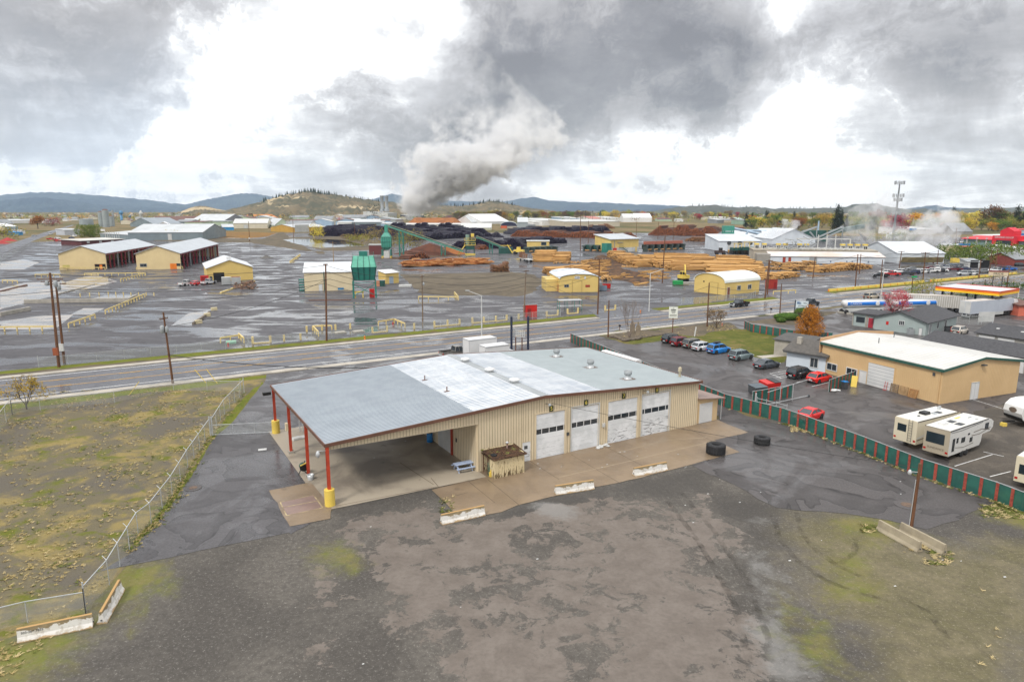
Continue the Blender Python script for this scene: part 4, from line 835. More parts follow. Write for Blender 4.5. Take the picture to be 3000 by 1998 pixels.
pickup((.012,.013,.016),'black pickup driving on the far lane of the street',cg(C4,160,975),ROAD+math.pi,ST)
car('bigsuv',(.42,.36,.27),'tan SUV with dark rear window driving on the street behind the tanker',cg(C4,1108,922),ROAD,ST)
pickup((.03,.033,.037),'dark grey pickup with bed cover passing behind the mini storage sign',cg(Y1,385,425),ROAD,ST,cover=True)
pickup((.20,.19,.175),'bronze grey pickup parked behind the workshop roof',(-9.6,114.1,.03),M_U)
car('suv',(.50,.46,.40),'champagne crossover parked between the grey office and the storage units',cg(Y1,1760,685),U+.1)
pickup((.72,.72,.70),'white pickup parked in front of the gabled yellow shop, left of the red car',cg(C1,1428,775),rad(75))
car('hatch',(.6,.02,.02),'red car parked between two white pickups at the gabled yellow shop',cg(C1,1508,772),rad(75))
pickup((.66,.67,.68),'white pickup parked right beside the open door of the gabled yellow shop',cg(C1,1597,765),rad(75))
# box trucks behind the workshop
def boxtruck(loc,rz,label,L_=6.2,h=2.3):
    o=thing('box_truck',label,'truck',loc,rz); MB().box(-L_/2,-1.2,.95,L_/2,1.2,.95+h).build('cargo_box',WHITEG,o); m=MB()
    for s_ in (-1,1): m.box(-L_/2-.03,s_*1.16-.05,.95,-L_/2,s_*1.16+.05,.95+h); m.box(-L_/2,s_*1.225-.02,.95+h-.12,L_/2,s_*1.225+.02,.95+h+.01)
    m.box(-L_/2-.03,-1.1,.95+h-.14,-L_/2,1.1,.95+h); m.build('box_frame',GALV,o)
    c=MB().profy([(L_/2+.1,.5),(L_/2+2.0,.5),(L_/2+2.05,1.2),(L_/2+1.3,1.35),(L_/2+.85,2.15),(L_/2+.1,2.15)],-1,1).build('cab',WHITEG,o)
    MB().profy([(L_/2+.4,1.4),(L_/2+1.24,1.4),(L_/2+.87,2.02),(L_/2+.4,2.02)],-1.012,1.012).build('windows',GLASS,c)
    for x in (-L_/2+1.4,L_/2+1.2):
        for s_ in (-1,1): wheel(o,x,s_*.95,.42,.28,s_)
    return o
boxtruck((-5.4,111.6,.03),M_U,'taller white box truck behind the workshop next to the street',5.2,2.8)
boxtruck((-2.9,108.3,.03),M_U,'lower white box truck nearest the workshop roof',4.4,2.3)
# ---------------------------------------------------------------- caravans
CRM=M('caravan_cream',(.66,.59,.44),(.62,.55,.41),.5,.35); CWH=M('caravan_white',(.66,.655,.63),(.62,.61,.585),.5,.3); SWO=M('decal_brown',(.14,.10,.07),(.1,.08,.06),1,.4); RRF=M('caravan_roof',(.66,.65,.61),(.57,.55,.51),.5,.6)
def decal(o,pts,y,wd,mat,sgn):
    m=MB()
    for a,b in zip(pts,pts[1:]):
        m.add([(a[0],y,a[1]-wd/2),(b[0],y,b[1]-wd/2),(b[0],y,b[1]+wd/2),(a[0],y,a[1]+wd/2)],[(0,1,2,3)])
    m.build('stripe',mat,o)
def caravan(name,label,loc,rz,prof,wd,bodymat,rearmat,wins,rear,ladder,ac,cat='caravan',axles=(-.6,.5),letter=None,stripes=()):
    """profile (x,z), +x is the nose; the rear end is at x=min"""
    o=thing(name,label,cat,loc,rz); y=wd/2; MB().profy(prof,-y,y).build('body',bodymat,o)
    x0=min(p[0] for p in prof); zt=max(p[1] for p in prof); xr=[p[0] for p in prof if p[1]>zt-.12]
    MB().box(x0-.03,-y+.01,.62,x0,y-.01,zt-.03).build('rear_wall',rearmat,o)
    MB().box(x0+.02,-y+.06,zt+.002,max(xr)-.1,y-.06,zt+.04).build('roof',RRF,o)
    m=MB()
    for s_ in (-1,1): m.bar((x0,s_*y,zt-.02),(max(xr),s_*y,zt-.02),.06)
    m.build('trim',BLACK,o)
    for (a,z0,b,z1,side) in wins: MB().box(a,side*y-.02,z0,b,side*y+.02,z1).build('window',GLASS,o)
    MB().box(x0-.045,rear[0],rear[1],x0-.028,rear[2],rear[3]).build('rear_window',GLASS,o)
    if ladder is not None:
        m=MB()
        for d in (0,.38): m.cyl((x0-.14,ladder+d,.8),(x0-.14,ladder+d,zt+.12),.022,n=5)
        for i in range(8): m.cyl((x0-.14,ladder,.9+i*.28),(x0-.14,ladder+.38,.9+i*.28),.018,n=5)
        m.build('ladder',DGREY,o)
    for x,yy,lx,ly,hz,mm in ac: MB().profx([(yy-ly,zt+.04),(yy+ly,zt+.04),(yy+ly*.85,zt+.04+hz),(yy-ly*.85,zt+.04+hz)],x-lx,x+lx).build('roof_unit',mm,o)
    for x in axles:
        for s_ in (-1,1): wheel(o,x,s_*(y-.22),.37,.22,s_)
    for s_ in (-1,1): MB().box(x0-.05,min(s_*(y-.3),s_*(y-.06)),.85,x0-.03,max(s_*(y-.3),s_*(y-.06)),1.05).build('tail_lamp',LAMP_R,o)
    for pts,wdd,mm,side in stripes: decal(o,pts,side*(y+.012),wdd,mm,side)
    if letter: text(letter,.3,SWO,o,(x0-.04,0,1.15),(math.pi/2,0,-math.pi/2),.004)
    return o
rzv=rad(29)
# loc = middle on the ground
caravan('motorhome','cream motorhome with ladder and white swooshes, parked behind the fifth wheel caravan',Vector((45.6,70.9,.03)),rzv,[(-4.3,.6),(3.3,.6),(4.1,.9),(4.3,1.7),(4.1,2.5),(3.7,2.95),(3.2,3.1),(-4.3,3.1)],2.45,CRM,CRM,
    [(-1.6,1.6,-1.0,2.3,-1),(.4,1.75,1.6,2.3,-1),(2.2,1.6,3.2,2.3,-1)],(-.1,1.7,.85,2.5),-.75,[(-.9,.1,.45,.4,.28,BLACK),(.2,-.3,.35,.3,.06,GREY),(.9,-.35,.3,.3,.08,DGREY),(2.2,.3,.25,.1,.35,GALV),(-2.3,-.1,.12,.1,.1,DGREY)],'motorhome',(-2.0,3.0),None,
    [([(-4.2,1.25),(-3.0,1.45),(-1.6,1.9)],.12,WHITE,-1),([(-2.2,1.7),(-.6,2.3),(1.8,2.7)],.1,SWO,-1),([(-4.2,1.05),(-2,1.2),(0,1.6)],.1,SWO,-1),([(-1.9,1.1),(-1.9,2.9)],.08,BLACK,-1)])
caravan('fifth_wheel_caravan','white fifth wheel caravan with tan rear wall and brown swooshes nearest the green fence',Vector((46.6,67.6,.03)),rzv+.06,[(-4.3,.62),(2.2,.62),(2.5,1.0),(2.6,1.75),(4.3,1.8),(4.9,2.2),(4.85,2.8),(4.3,3.1),(3.6,3.25),(-4.3,3.15)],2.45,CWH,M('caravan_tan',(.42,.36,.27),(.38,.33,.25),.5,.4),
    [(-3.7,1.0,-3.2,2.35,-1),(-2.9,1.75,-2.5,2.3,-1),(-1.9,1.6,-1.1,2.15,-1),(-.1,1.35,.5,1.85,-1),(3.0,2.2,3.8,2.85,-1),(-.6,2.2,-.2,2.4,-1)],(-.75,1.65,1.0,2.75),None,[(-2.6,.35,.5,.33,.25,WHITE),(-.9,.35,.5,.35,.03,DGREY),(-1.1,-.55,.5,.35,.03,DGREY),(.9,.6,.5,.1,.05,YELLOW),(2.2,0,.3,.08,.06,GREY),(2.2,-.7,.3,.06,.05,GREY)],'caravan',(-1.35,-.45),'SUNDANCE',
    [([(.6,2.3),(2.4,2.35),(4.2,2.0)],.08,SWO,-1),([(.2,2.0),(2,1.9),(4.3,2.25)],.07,SWO,-1),([(-3.0,1.3),(-1.3,1.05),(.8,1.15)],.06,SWO,-1),([(-4.2,3.05),(-2.2,2.95),(.5,3.05),(2.4,3.1)],.05,BLACK,-1),([(2.35,1.5),(2.35,3.0)],.06,BLACK,-1)])
o=MB(); 
nosewh=[(-3.5,.65),(2.6,.65),(3.2,1.0),(3.5,1.7),(3.35,2.4),(2.7,2.95),(1.9,3.1),(-3.5,3.1)]
c=caravan('travel_trailer','white travel trailer with rounded nose and black skirt across the caravan yard',cg(N4,2180,895),rad(190),nosewh,2.45,CWH,CWH,[(-2,1.6,-1,2.3,1),(.5,1.6,1.2,2.3,1)],(-.5,1.6,.5,2.4),None,[(0,0,.5,.35,.28,WHITE)],'caravan',(-.5,.4))
MB().profy([(2.62,.64),(3.24,.98),(3.42,1.25),(3.44,1.25),(3.3,.95),(2.68,.58)],-1.2,1.2).build('skirt',BLACK,c); MB().bar((3.0,0,.55),(4.6,0,.55),.12).build('drawbar',BLACK,c); MB().box(4.2,-.25,0,4.7,.25,.4).build('hitch_block',YELLOW,c)
d=MB().lathe([(.5,0),(.5,.02)],18); e_=d.build('emblem',SWO,c,(3.46,0,1.95)); e_.rotation_euler=(0,math.pi/2-.1,0); e_.scale=(.6,1,1)
caravan('travel_trailer','cream caravan with black rear window cut by the right edge beside the green fence',cg(N4,2215,1335),rad(38),[(-3.5,.6),(3.5,.6),(3.5,3.0),(-3.5,3.0)],2.4,CRM,CRM,[],(-.6,1.4,.9,2.3),.95-1.9,[(0,0,.5,.3,.25,WHITE)])
# ---------------------------------------------------------------- buildings with features found by survey
class Bld:
    def __init__(s,name,label,A,B,depth,cat='building',group=None,rz=None):
        A=Vector((A[0],A[1],0)); B=Vector((B[0],B[1],0)); s.rz=ang(A,B) if rz is None else rz; s.w=(B-A).length; s.d=depth; s.A=A
        s.x=Vector((math.cos(s.rz),math.sin(s.rz),0)); s.y=Vector((-s.x.y,s.x.x,0)); s.o=thing(name,label,cat,A,s.rz,group)
    def hit(s,f,p):
        r=ray(p); E=Vector((0,0,EYE)); P0,nn,ax=(s.A,s.y,s.x) if f=='f' else (s.A,s.x,s.y) if f=='l' else (s.A+s.x*s.w,s.x,s.y)
        t=(P0-E).dot(nn)/r.dot(nn); q=E+r*t; return (q-s.A).dot(ax),q.z
    def wallroof(s,he,hr,wall,roof,ridge='y',over=.3,thick=.15,wl=None,rl=None,open_side=None):
        m=MB(); w,d=s.w,s.d
        if ridge=='y': m.profy([(0,0),(w,0),(w,he),(w/2,hr),(0,he)],0,d)
        elif ridge=='x': m.profx([(0,0),(d,0),(d,he),(d/2,hr),(0,he)],0,w)
        else: m.profx([(0,0),(d,0),(d,hr),(0,he)],0,w)      # mono pitch, high at the back
        s.wall=m.build('wall',wall,s.o,label=wl); m=MB(); T=thick
        if ridge=='y':
            k=(hr-he)/(w/2); a=he-k*over
            m.profy([(-over,a+.02),(w/2,hr+.02),(w/2,hr+T),(-over,a+T)],-over,d+over).profy([(w/2,hr+.02),(w+over,a+.02),(w+over,a+T),(w/2,hr+T)],-over,d+over)
        elif ridge=='x':
            k=(hr-he)/(d/2); a=he-k*over
            m.profx([(-over,a+.02),(d/2,hr+.02),(d/2,hr+T),(-over,a+T)],-over,w+over).profx([(d/2,hr+.02),(d+over,a+.02),(d+over,a+T),(d/2,hr+T)],-over,w+over)
        else:
            k=(hr-he)/d; m.profx([(-over,he-k*over+.02),(d+over,hr+k*over+.02),(d+over,hr+k*over+T),(-over,he-k*over+T)],-over,w+over)
        s.roof=m.build('roof',roof,s.o,label=rl); return s
    def arch(s,h,hw,wall,roof,seg=14,over=.3):     # barrel roof, axis along y
        w,d=s.w,s.d; P=[(w/2-w/2*math.cos(math.pi*i/seg), hw+(h-hw)*math.sin(math.pi*i/seg)**.9) for i in range(seg+1)]
        s.wall=MB().profy([(0,0),(w,0)]+P[::-1],0,d).build('wall',wall,s.o); m=MB(); c=w/2; Q=[(c+(x-c)*1.03,z+.14) for x,z in P]; Pp=[(x,z+.02) for x,z in P]
        m.profy(Pp+Q[::-1],-over,d+over); s.roof=m.build('roof',roof,s.o); return s
    def feat(s,f,a,b,name,mat,proud=.05,frame=None,fw=.12,label=None,grid=0):
        """a,b: two opposite photo corners, or (u,z) pairs given as lists"""
        u0,z0=a if isinstance(a,list) else s.hit(f,a); u1,z1=b if isinstance(b,list) else s.hit(f,b)
        u0,u1=min(u0,u1),max(u0,u1); z0,z1=min(z0,z1),max(z0,z1); z0=max(z0,.02)
        if z0<.35 and 'door' in name: z0=.02
        def bx(m,a0,b0,a1,b1,p,q=0.0):
            if f=='f': m.box(a0,-p,b0,a1,-q-.004,b1)
            elif f=='l': m.box(-p,a0,b0,-q-.004,a1,b1)
            else: m.box(s.w+q+.004,a0,b0,s.w+p,a1,b1)
        m=MB(); bx(m,u0,z0,u1,z1,proud); o=m.build(name,mat,s.o,label=label)
        if frame:
            m=MB(); bx(m,u0-fw,z0-(fw if z0>.1 else 0),u0,z1+fw,proud+.05); bx(m,u1,z0-(fw if z0>.1 else 0),u1+fw,z1+fw,proud+.05); bx(m,u0,z1,u1,z1+fw,proud+.05)
            if z0>.1: bx(m,u0,z0-fw,u1,z0,proud+.05)
            if grid and 'roller' not in name: 
                for i in range(1,grid): k=u0+(u1-u0)*i/grid; bx(m,k-.03,z0,k+.03,z1,proud+.03,proud)
            m.build('frame',frame,o)
        if grid and frame and 'roller' in name:
            m=MB()
            for i in range(1,grid): k=z0+(z1-z0)*i/grid; bx(m,u0,k-.02,u1,k+.02,proud+.012,proud)
            m.build('door_panel',GREY,o)
        if grid and not frame:
            m=MB()
            for i in range(1,grid): k=z0+(z1-z0)*i/grid; bx(m,u0,k-.02,u1,k+.02,proud+.012,proud)
            m.build('door_panel',GREY,o)
        return o
TG=M('trim_green',(.03,.10,.075),(.025,.085,.065),1,.5)
# tan warehouse
b=Bld('tan_warehouse','tan metal warehouse with white low gable roof and dark green trim','f',(1,0),1) if 0 else None
B0=G(N4(1442,745)); Cc=G(N4(1962,640)); Aa=G(N4(565,502)); dl=19.6
b=Bld('warehouse','tan metal warehouse with white low gable roof and dark green trim',B0,Cc,dl,rz=ang(Aa,B0)+math.pi/2)
b.wallroof(4.7,5.6,TAN,striped('warehouse_roof',(.58,.57,.54),(.43,.43,.41),1,.75,.22),'y',.25,.12)
m=MB(); w_,d_=b.w,b.d; k=.9/(w_/2)
m.profy([(-.3,4.38),(w_/2,5.46),(w_/2,5.75),(-.3,4.70)],-.33,-.255).profy([(w_/2,5.46),(w_+.3,4.38),(w_+.3,4.70),(w_/2,5.75)],-.33,-.255); m.box(-.34,-.255,4.35,-.26,d_+.25,4.70).box(w_+.26,-.25,4.35,w_+.34,d_+.25,4.7); m.build('roof_trim',TG,b.o)
MB().profy([(-.2,0),(w_*.5,0),(w_*.5,5.95),(-.2,5.3)],d_+.26,d_+.45).profy([(w_*.5,0),(w_+.2,0),(w_+.2,5.3),(w_*.5,5.95)],d_+.26,d_+.45).build('parapet',M('parapet_tan',(.50,.31,.17),(.45,.28,.15),.5,.5),b.o)
dd=b.feat('l',N4(1085,635),N4(905,420),'roller_door',WHITE,.06,TAN,.12,grid=7); b.feat('l',N4(888,590),N4(838,482),'door',WHITE,.06,OLDWHITE,.06); b.feat('l',N4(655,490),N4(588,425),'window',GLASS,.05,WHITE,.1,grid=2); b.feat('l',N4(808,530),N4(738,462),'window',GLASS,.05,WHITE,.1,grid=2)
b.feat('f',N4(1675,695),N4(1745,572),'door',WHITE,.06,OLDWHITE,.06,grid=2)
MB().box(w_/2-.5,-.5,4.6,w_/2+.1,-.05,4.75).build('wall_light',DGREY,b.o); MB().box(-.15,1.0,3.6,-.02,1.3,4.0).build('vent',DGREY,b.o); MB().cyl((-.08,.3,.1),(-.08,.3,4.5),.06).build('downpipe',TAN,b.o)
for y,x in ((13.5,4.5),(15.8,10.5)): zz_=4.7+.9*(1-abs(x-w_/2)/(w_/2)); MB().cyl((x,y,zz_),(x,y,zz_+.9),.06).build('vent_pipe',DGREY,b.o)
# blue white house
A1=G(Y1(165,985)); B1=G(Y1(522,1045)); h_=Bld('house','pale blue house with low dark shingle roof joined to the tan warehouse',A1,B1,8.5); h_.wallroof(2.75,4.0,M('pale_blue_wall',(.60,.66,.72),(.56,.62,.68),.6,.6),M('brown_shingle',(.11,.10,.09),(.075,.07,.065),2,.85,bump=.4),'x',.55,.16)
h_.feat('f',Y1(388,985),Y1(462,915),'window',GLASS,.05,WHITE,.1,grid=2); MB().box(-.4,-.6,2.42,h_.w+.4,-.52,2.62).build('gutter',DGREY,h_.o); MB().box(.5,2.2,3.4,1.2,2.9,4.6).build('chimney',CONC,h_.o)
b2=Bld('annex','low flat roofed annex with dark roof behind the pale blue house',A1+Vector((1.5,9.2,0)),B1+Vector((1.2,9.4,0)),5); b2.wallroof(2.7,3.1,CONC,M('felt_roof',(.10,.095,.09),(.07,.07,.07),1,.9),'m',.3,.15)
# bits round the warehouse
wb_=thing('wheelie_bin','dark grey wheelie bin with a bright blue lid by the short green fence','bin',cg(N4,715,628),rad(20)); m=MB(); m.add([(-.26,-.3,0),(.26,-.3,0),(.26,.3,0),(-.26,.3,0),(-.33,-.36,1.05),(.33,-.36,1.05),(.33,.36,1.05),(-.33,.36,1.05)],[(0,1,5,4),(1,2,6,5),(2,3,7,6),(3,0,4,7),(3,2,1,0)]); m.build('bin_body',DGREY,wb_); MB().profy([(-.36,1.06),(.36,1.06),(.34,1.14),(-.34,1.16)],-.38,.38).build('lid',BLUE,wb_)
for s_ in (-1,1): MB().cyl((s_*.22,.33,.11),(s_*.3,.33,.11),.11).build('wheel',RUBBER,wb_)
MB().bar((0,0,0),(.35,.25,1.55),.75,.05).build('board',YELLOW,None,cg(N4,785,612),rad(20),'pale yellow board leaning beside the blue lidded bin','board')
def pallet(loc,rz,tilt,label,mat=PALLET):
    o=thing('wooden_pallet',label,'pallet',loc,rz); o.rotation_euler=(tilt,0,rz)
    for i in range(6): MB().box(-.6,-.02,.02+i*.21,.6,.02,.14+i*.21).build('slat',mat,o)
    for x in (-.55,0,.55): MB().box(x-.04,.022,0,x+.04,.12,1.2).build('stringer',mat,o)
wz_=b.rz-math.pi/2
def wl(y,off,z=.03): return b.A+b.y*y-b.x*off+Vector((0,0,z))
pallet(wl(6.5,.35),wz_,-.15,'weathered grey brown pallet leaning on the tan wall nearest the roller door',M('grey_pallet',(.2,.15,.1),(.28,.2,.13),2,.8)); pallet(wl(5.0,.4),wz_,-.12,'tall pale pallet leaning between two others on the tan wall'); pallet(wl(3.6,.5),wz_,-.3,'orange brown pallet leaning nearest the warehouse corner',M('orange_pallet',(.42,.22,.08),(.3,.15,.06),2,.75))
tk=thing('hand_truck','small red hand truck beside the pallets on the tan wall','hand truck',wl(7.8,.35),wz_); MB().bar((-.18,0,.1),(-.18,.2,1.2),.04).bar((.18,0,.1),(.18,.2,1.2),.04).bar((-.18,.1,.6),(.18,.1,.6),.03).build('frame',RED,tk); MB().box(-.25,-.2,.02,.25,0,.05).build('toe_plate',RED,tk)
dm=thing('dumpster','red dumpster with dark lid behind the sliding gate','dumpster',cg(N4,145,625),rad(20)); MB().profx([(-.8,.1),(.8,.1),(.9,1.2),(-.9,1.0)],-1.3,1.1).build('bin_body',RED,dm); MB().profx([(-.92,1.02),(.92,1.22),(.92,1.28),(-.92,1.08)],.0,1.15).build('lid',BLACK,dm)
dm=thing('dumpster','dark slate dumpster behind the green bin store fence','dumpster',cg(N4,50,660),rad(20)); MB().profx([(-.7,.1),(.7,.1),(.8,1.1),(-.8,.95)],-1,1).build('bin_body',DGREY,dm); MB().profx([(-.82,.97),(.82,1.12),(.82,1.18),(-.82,1.03)],-1.05,1.05).build('lid',M('lid_slate',(.09,.11,.13),(.07,.09,.1),1,.5),dm)
MB().blob((0,0,.15),.6,.4,.18,8,4,.4).blob((.7,.1,.1),.3,.25,.12,8,4,.4).build('plastic_sheet',WHITE,None,cg(N4,635,645),0,'crumpled white plastic sheet at the foot of the short green fence','plastic')
# ---------------------------------------------------------------- grey office, storage units
GW=M('grey_green_wall',(.36,.42,.41),(.32,.38,.37),.5,.6)
A=G(Y1(985,605)); B=G(Y1(1190,640)); OB=G(Y1(1443,704)); OC=G(Y1(1726,626)); OD=(OC-OB).length; OR=ang(OB,OC)-math.pi/2; OA=OB-Vector((math.cos(OR),math.sin(OR),0))*10
of=Bld('office','grey green office with dark hipped shingle roof and brick piers',OA,OB,OD,rz=OR); of.wallroof(2.7,4.3,GW,SHINGLE,'y',.6,.16)
of.feat('f',Y1(1205,600),Y1(1255,570),'window',GLASS,.05,WHITE,.08,grid=3); of.feat('f',Y1(1385,700),Y1(1420,635),'door',WHITE,.05,GREY,.08); of.feat('r',[1.5,.02],[2.6,2.1],'door',GREY,.05,WHITE,.08); of.feat('r',[5.5,.9],[6.3,2.1],'window',GLASS,.05,WHITE,.08); of.feat('r',[9.5,.9],[10.3,2.1],'window',GLASS,.05,WHITE,.08); of.feat('f',[2.4,1.3],[2.9,2.0],'notice_board',RED,.04)
MB().box(2.5,5,3.75,3.1,5.6,3.95).build('skylight',WHITE,of.o)
wg=MB().box(-4.8,1.0,0,-.01,8,2.75).build('wing',GW,of.o); MB().box(-5.3,.5,2.76,.3,8.4,3.0).build('roof',SHINGLE,wg); MB().box(-4.2,.94,.9,-2.4,.985,2.1).build('window',GLASS,wg); MB().box(-1.6,.93,.02,-.6,.985,2.1).build('door',M('red_door',(.4,.03,.05),(.35,.03,.05),1,.4),wg); MB().box(-5.0,.9,0,-4.82,1.6,2.7).box(-2.2,.9,0,-1.8,.99,2.7).build('brick_pier',CONC,wg)
ac=thing('condenser','grey air conditioning unit beside the grey green office','air conditioner',cg(Y1,1308,690)); MB().box(-.5,-.5,0,.5,.5,1.2).build('case',GREY,ac); MB().lathe([(.4,0),(.4,.06),(.1,.08)],12,(0,0,1.2)).build('fan',DGREY,ac)
for x,y,mm,lab in ((1645,668,DGREY,'dark bin behind the grey green office'),(1690,665,RED,'red bin behind the champagne crossover')):
    o=thing('bin',lab,'bin',cg(Y1,x,y)); MB().box(-.4,-.4,0,.4,.4,1.05).build('bin_body',mm,o); MB().profy([(-.43,1.06),(.43,1.06),(.4,1.16),(-.4,1.12)],-.43,.43).build('lid',BLACK,o)
for p,q,lab,nd in ((Y1(1420,745),Y1(2420,915),'long storage block with dark shingle roof behind the tan warehouse',7),(Y1(1920,672),Y1(2420,745),'storage block with dark shingle roof and white roller doors beyond the parked crossover',6)):
    A=G(p,2.5); B=G(q,2.5); s_=Bld('storage_block',lab,A,B,9.5 if nd==6 else 8); s_.wallroof(2.5,3.8,M('block_wall',(.33,.32,.29),(.27,.26,.24),.8,.7),SHINGLE,'x',.35,.14)
    n_=int(s_.w/3.2)
    for i in range(n_): s_.feat('f',[.5+i*3.2,.02],[3.1+i*3.2,2.15],'roller_door',WHITE,.05,OLDWHITE,.06)
    for i in range(5): MB().box(2+i*4,2.4,3.25,2.5+i*4,2.9,3.42).build('skylight',WHITE,s_.o)
chain_fence([G(Y1(1735,590)),G(Y1(1960,605)),G(Y1(2060,620))],2.0,'chain link fence behind the parked champagne crossover',3)
st=thing('fence_panel','pale lattice panel standing at the end of the chain link fence behind the storage units','panel',cg(Y1,2000,600),rad(10)); MB().box(-2,-.03,.6,2,.03,2.8).build('panel',OLDWHITE,st); MB().bar((-1.9,.06,0),(-1.9,.06,2.8),.08).bar((1.9,.06,0),(1.9,.06,2.8),.08).build('post',GALV,st)
# ---------------------------------------------------------------- trucks
def axle(o,x,y,r=.5): 
    for s_ in (-1,1): wheel(o,x,s_*y,r,.5,s_)
def trailer(A,B,label,ribs,mat,doors=True,h0=1.15,h1=4.05):
    a=ang(A,B); L_=16.0; c=A+Vector((math.cos(a),math.sin(a),0))*L_/2; o=thing('semi_trailer',label,'trailer',Vector((c.x,c.y,.03)),a); m=MB(); m.box(-L_/2,-1.3,h0,L_/2,1.3,h1)
    if ribs:
        for i in range(34):
            x=-L_/2+.2+i*.475; m.mi=1
            for s_ in (-1,1): m.box(x,s_*1.3-(.05 if s_<0 else 0),h0+.1,x+.14,s_*1.3+(.05 if s_>0 else 0),h1-.1)
    m.build('cargo_box',[mat,M('trailer_rib',(.60,.59,.56),(.54,.53,.5),.5,.45)],o); MB().box(-L_/2+.05,-1.25,h1+.003,L_/2-.05,1.25,h1+.03).build('roof',M('trailer_roof',(.42,.38,.34),(.55,.52,.48),.8,.6),o)
    m=MB()
    for s_ in (-1,1): m.box(-L_/2-.04,s_*.65-.6,h0+.1,-L_/2-.003,s_*.65+.6,h1-.1)
    m.build('rear_door',OLDWHITE,o); MB().box(-L_/2-.02,-1.25,.5,-L_/2+.1,1.25,.65).box(-L_/2-.02,-.5,.5,-L_/2+.1,-.4,1.15).box(-L_/2-.02,.4,.5,-L_/2+.1,.5,1.15).build('bumper',GALV,o)
    for x in (-L_/2+1.6,-L_/2+2.9): axle(o,x,.75)
    for s_ in (-1,1): MB().box(-1.5,s_*1.28-.03,.45,4.5,s_*1.28+.03,1.14).build('side_skirt',OLDWHITE,o)
    return o,a,L_
A=G(Y1(1800,545)); B=G(Y1(2240,500)); tA,aa,LL=trailer(A,B,'smooth white semi trailer hitched to a white tractor by the fuel station',False,M('trailer_white',(.46,.50,.56),(.41,.45,.51),.4,.35))
tk=thing('truck_tractor','white truck tractor hitched to the smooth white trailer','truck',tA.location+Vector((math.cos(aa),math.sin(aa),0))*(LL/2+.5),aa)
MB().profy([(0,.9),(1.7,.9),(1.7,1.2),(3.3,1.1),(3.35,1.9),(1.9,2.15),(1.5,3.1),(1.1,3.7),(0,3.6)],-1.15,1.15).build('cab',WHITEG,tk); MB().profy([(1.0,2.15),(1.82,2.18),(1.48,2.95),(1.0,2.95)],-1.165,1.165).build('windows',GLASS,tk); axle(tk,2.7,.8); axle(tk,-1.6,.75); axle(tk,-2.9,.75); MB().box(3.36,-1.2,.5,3.5,1.2,.95).build('bumper',GALV,tk); MB().box(-3.4,-.5,.7,2.9,.5,.95).build('chassis',DGREY,tk)
A=G(Y1(1790,492)); B=G(Y1(1372,560)); trailer(A+Vector((.3,0,0)),G(Y1(1360,470)),'ribbed white semi trailer parked behind the grey green office',True,M('trailer_offwhite',(.42,.40,.36),(.36,.34,.31),.5,.5))
def tanker(A,B,label):
    a=ang(A,B); L_=10.5; c=A+Vector((math.cos(a),math.sin(a),0))*L_/2; o=thing('tanker_trailer',label,'trailer',Vector((c.x,c.y,.03)),a); n_=20; pr=[]
    ring=[(1.22*math.cos(2*math.pi*i/n_),2.35+.9*math.sin(2*math.pi*i/n_)) for i in range(n_)]
    MB().profx(ring,-L_/2,L_/2,True).build('tank',WHITEG,o)
    BL=M('tanker_blue',(.015,.16,.55),(.012,.14,.48),1,.3)
    for s_ in (-1,1):
        m=MB(); P=[(s_*1.235*math.cos(t),2.35+.915*math.sin(t)) for t in [rad(-22+i*11) for i in range(6)]]; Q=[(y-s_*.012,z) for y,z in P]
        m.profx(P+Q[::-1],-L_/2+.2,L_/2-.2); m.build('stripe',BL,o)
        text('CARSON',.75,WHITEG,o,(-L_/2+2.4,s_*1.245,2.42),(math.pi/2,0,0 if s_<0 else math.pi),.01)
        e_=MB().lathe([(.42,0),(.55,0),(.55,.02),(.42,.02)],20).build('emblem',WHITEG,o,(L_/2-2.4,s_*1.24,2.4)); e_.rotation_euler=(math.pi/2,0,0)
    MB().box(-L_/2+.3,-1.15,.75,L_/2-.6,1.15,1.35).box(-L_/2+.6,-1.22,.5,1.0,-1.16,1.3).box(-L_/2+.6,1.16,.5,1.0,1.22,1.3).build('side_skirt',OLDWHITE,o); MB().box(-L_/2+.5,-.25,3.26,L_/2-.5,.25,3.34).build('catwalk',GALV,o)
    for x in (L_/2-2.6,L_/2-1.35,-L_/2+.2): axle(o,x,.7)
    return o
a=ang(G(Y1(690,500)),G(Y1(1000,515)))
tanker(G(Y1(690,497)),G(Y1(690,497))+Vector((math.cos(rad(8)),math.sin(rad(8)),0)),'white tanker trailer with blue stripe parked beside the street')
tanker(G(Y1(1080,490))+Vector((2,0,0)),G(Y1(1080,490))+Vector((2+math.cos(rad(8)),math.sin(rad(8)),0)),'white and blue tanker trailer half hidden behind the red tree')
m=MB(); q=[G(Y1(640,490)),G(Y1(990,545)),G(Y1(1130,560))]
for a_,b_ in zip(q,q[1:]): m.bar(a_+Vector((0,0,.2)),b_+Vector((0,0,.2)),.3,.4)
m.build('low_wall',CONC,None,None,None,'low timber and concrete kerb wall in front of the tanker trailer','wall')
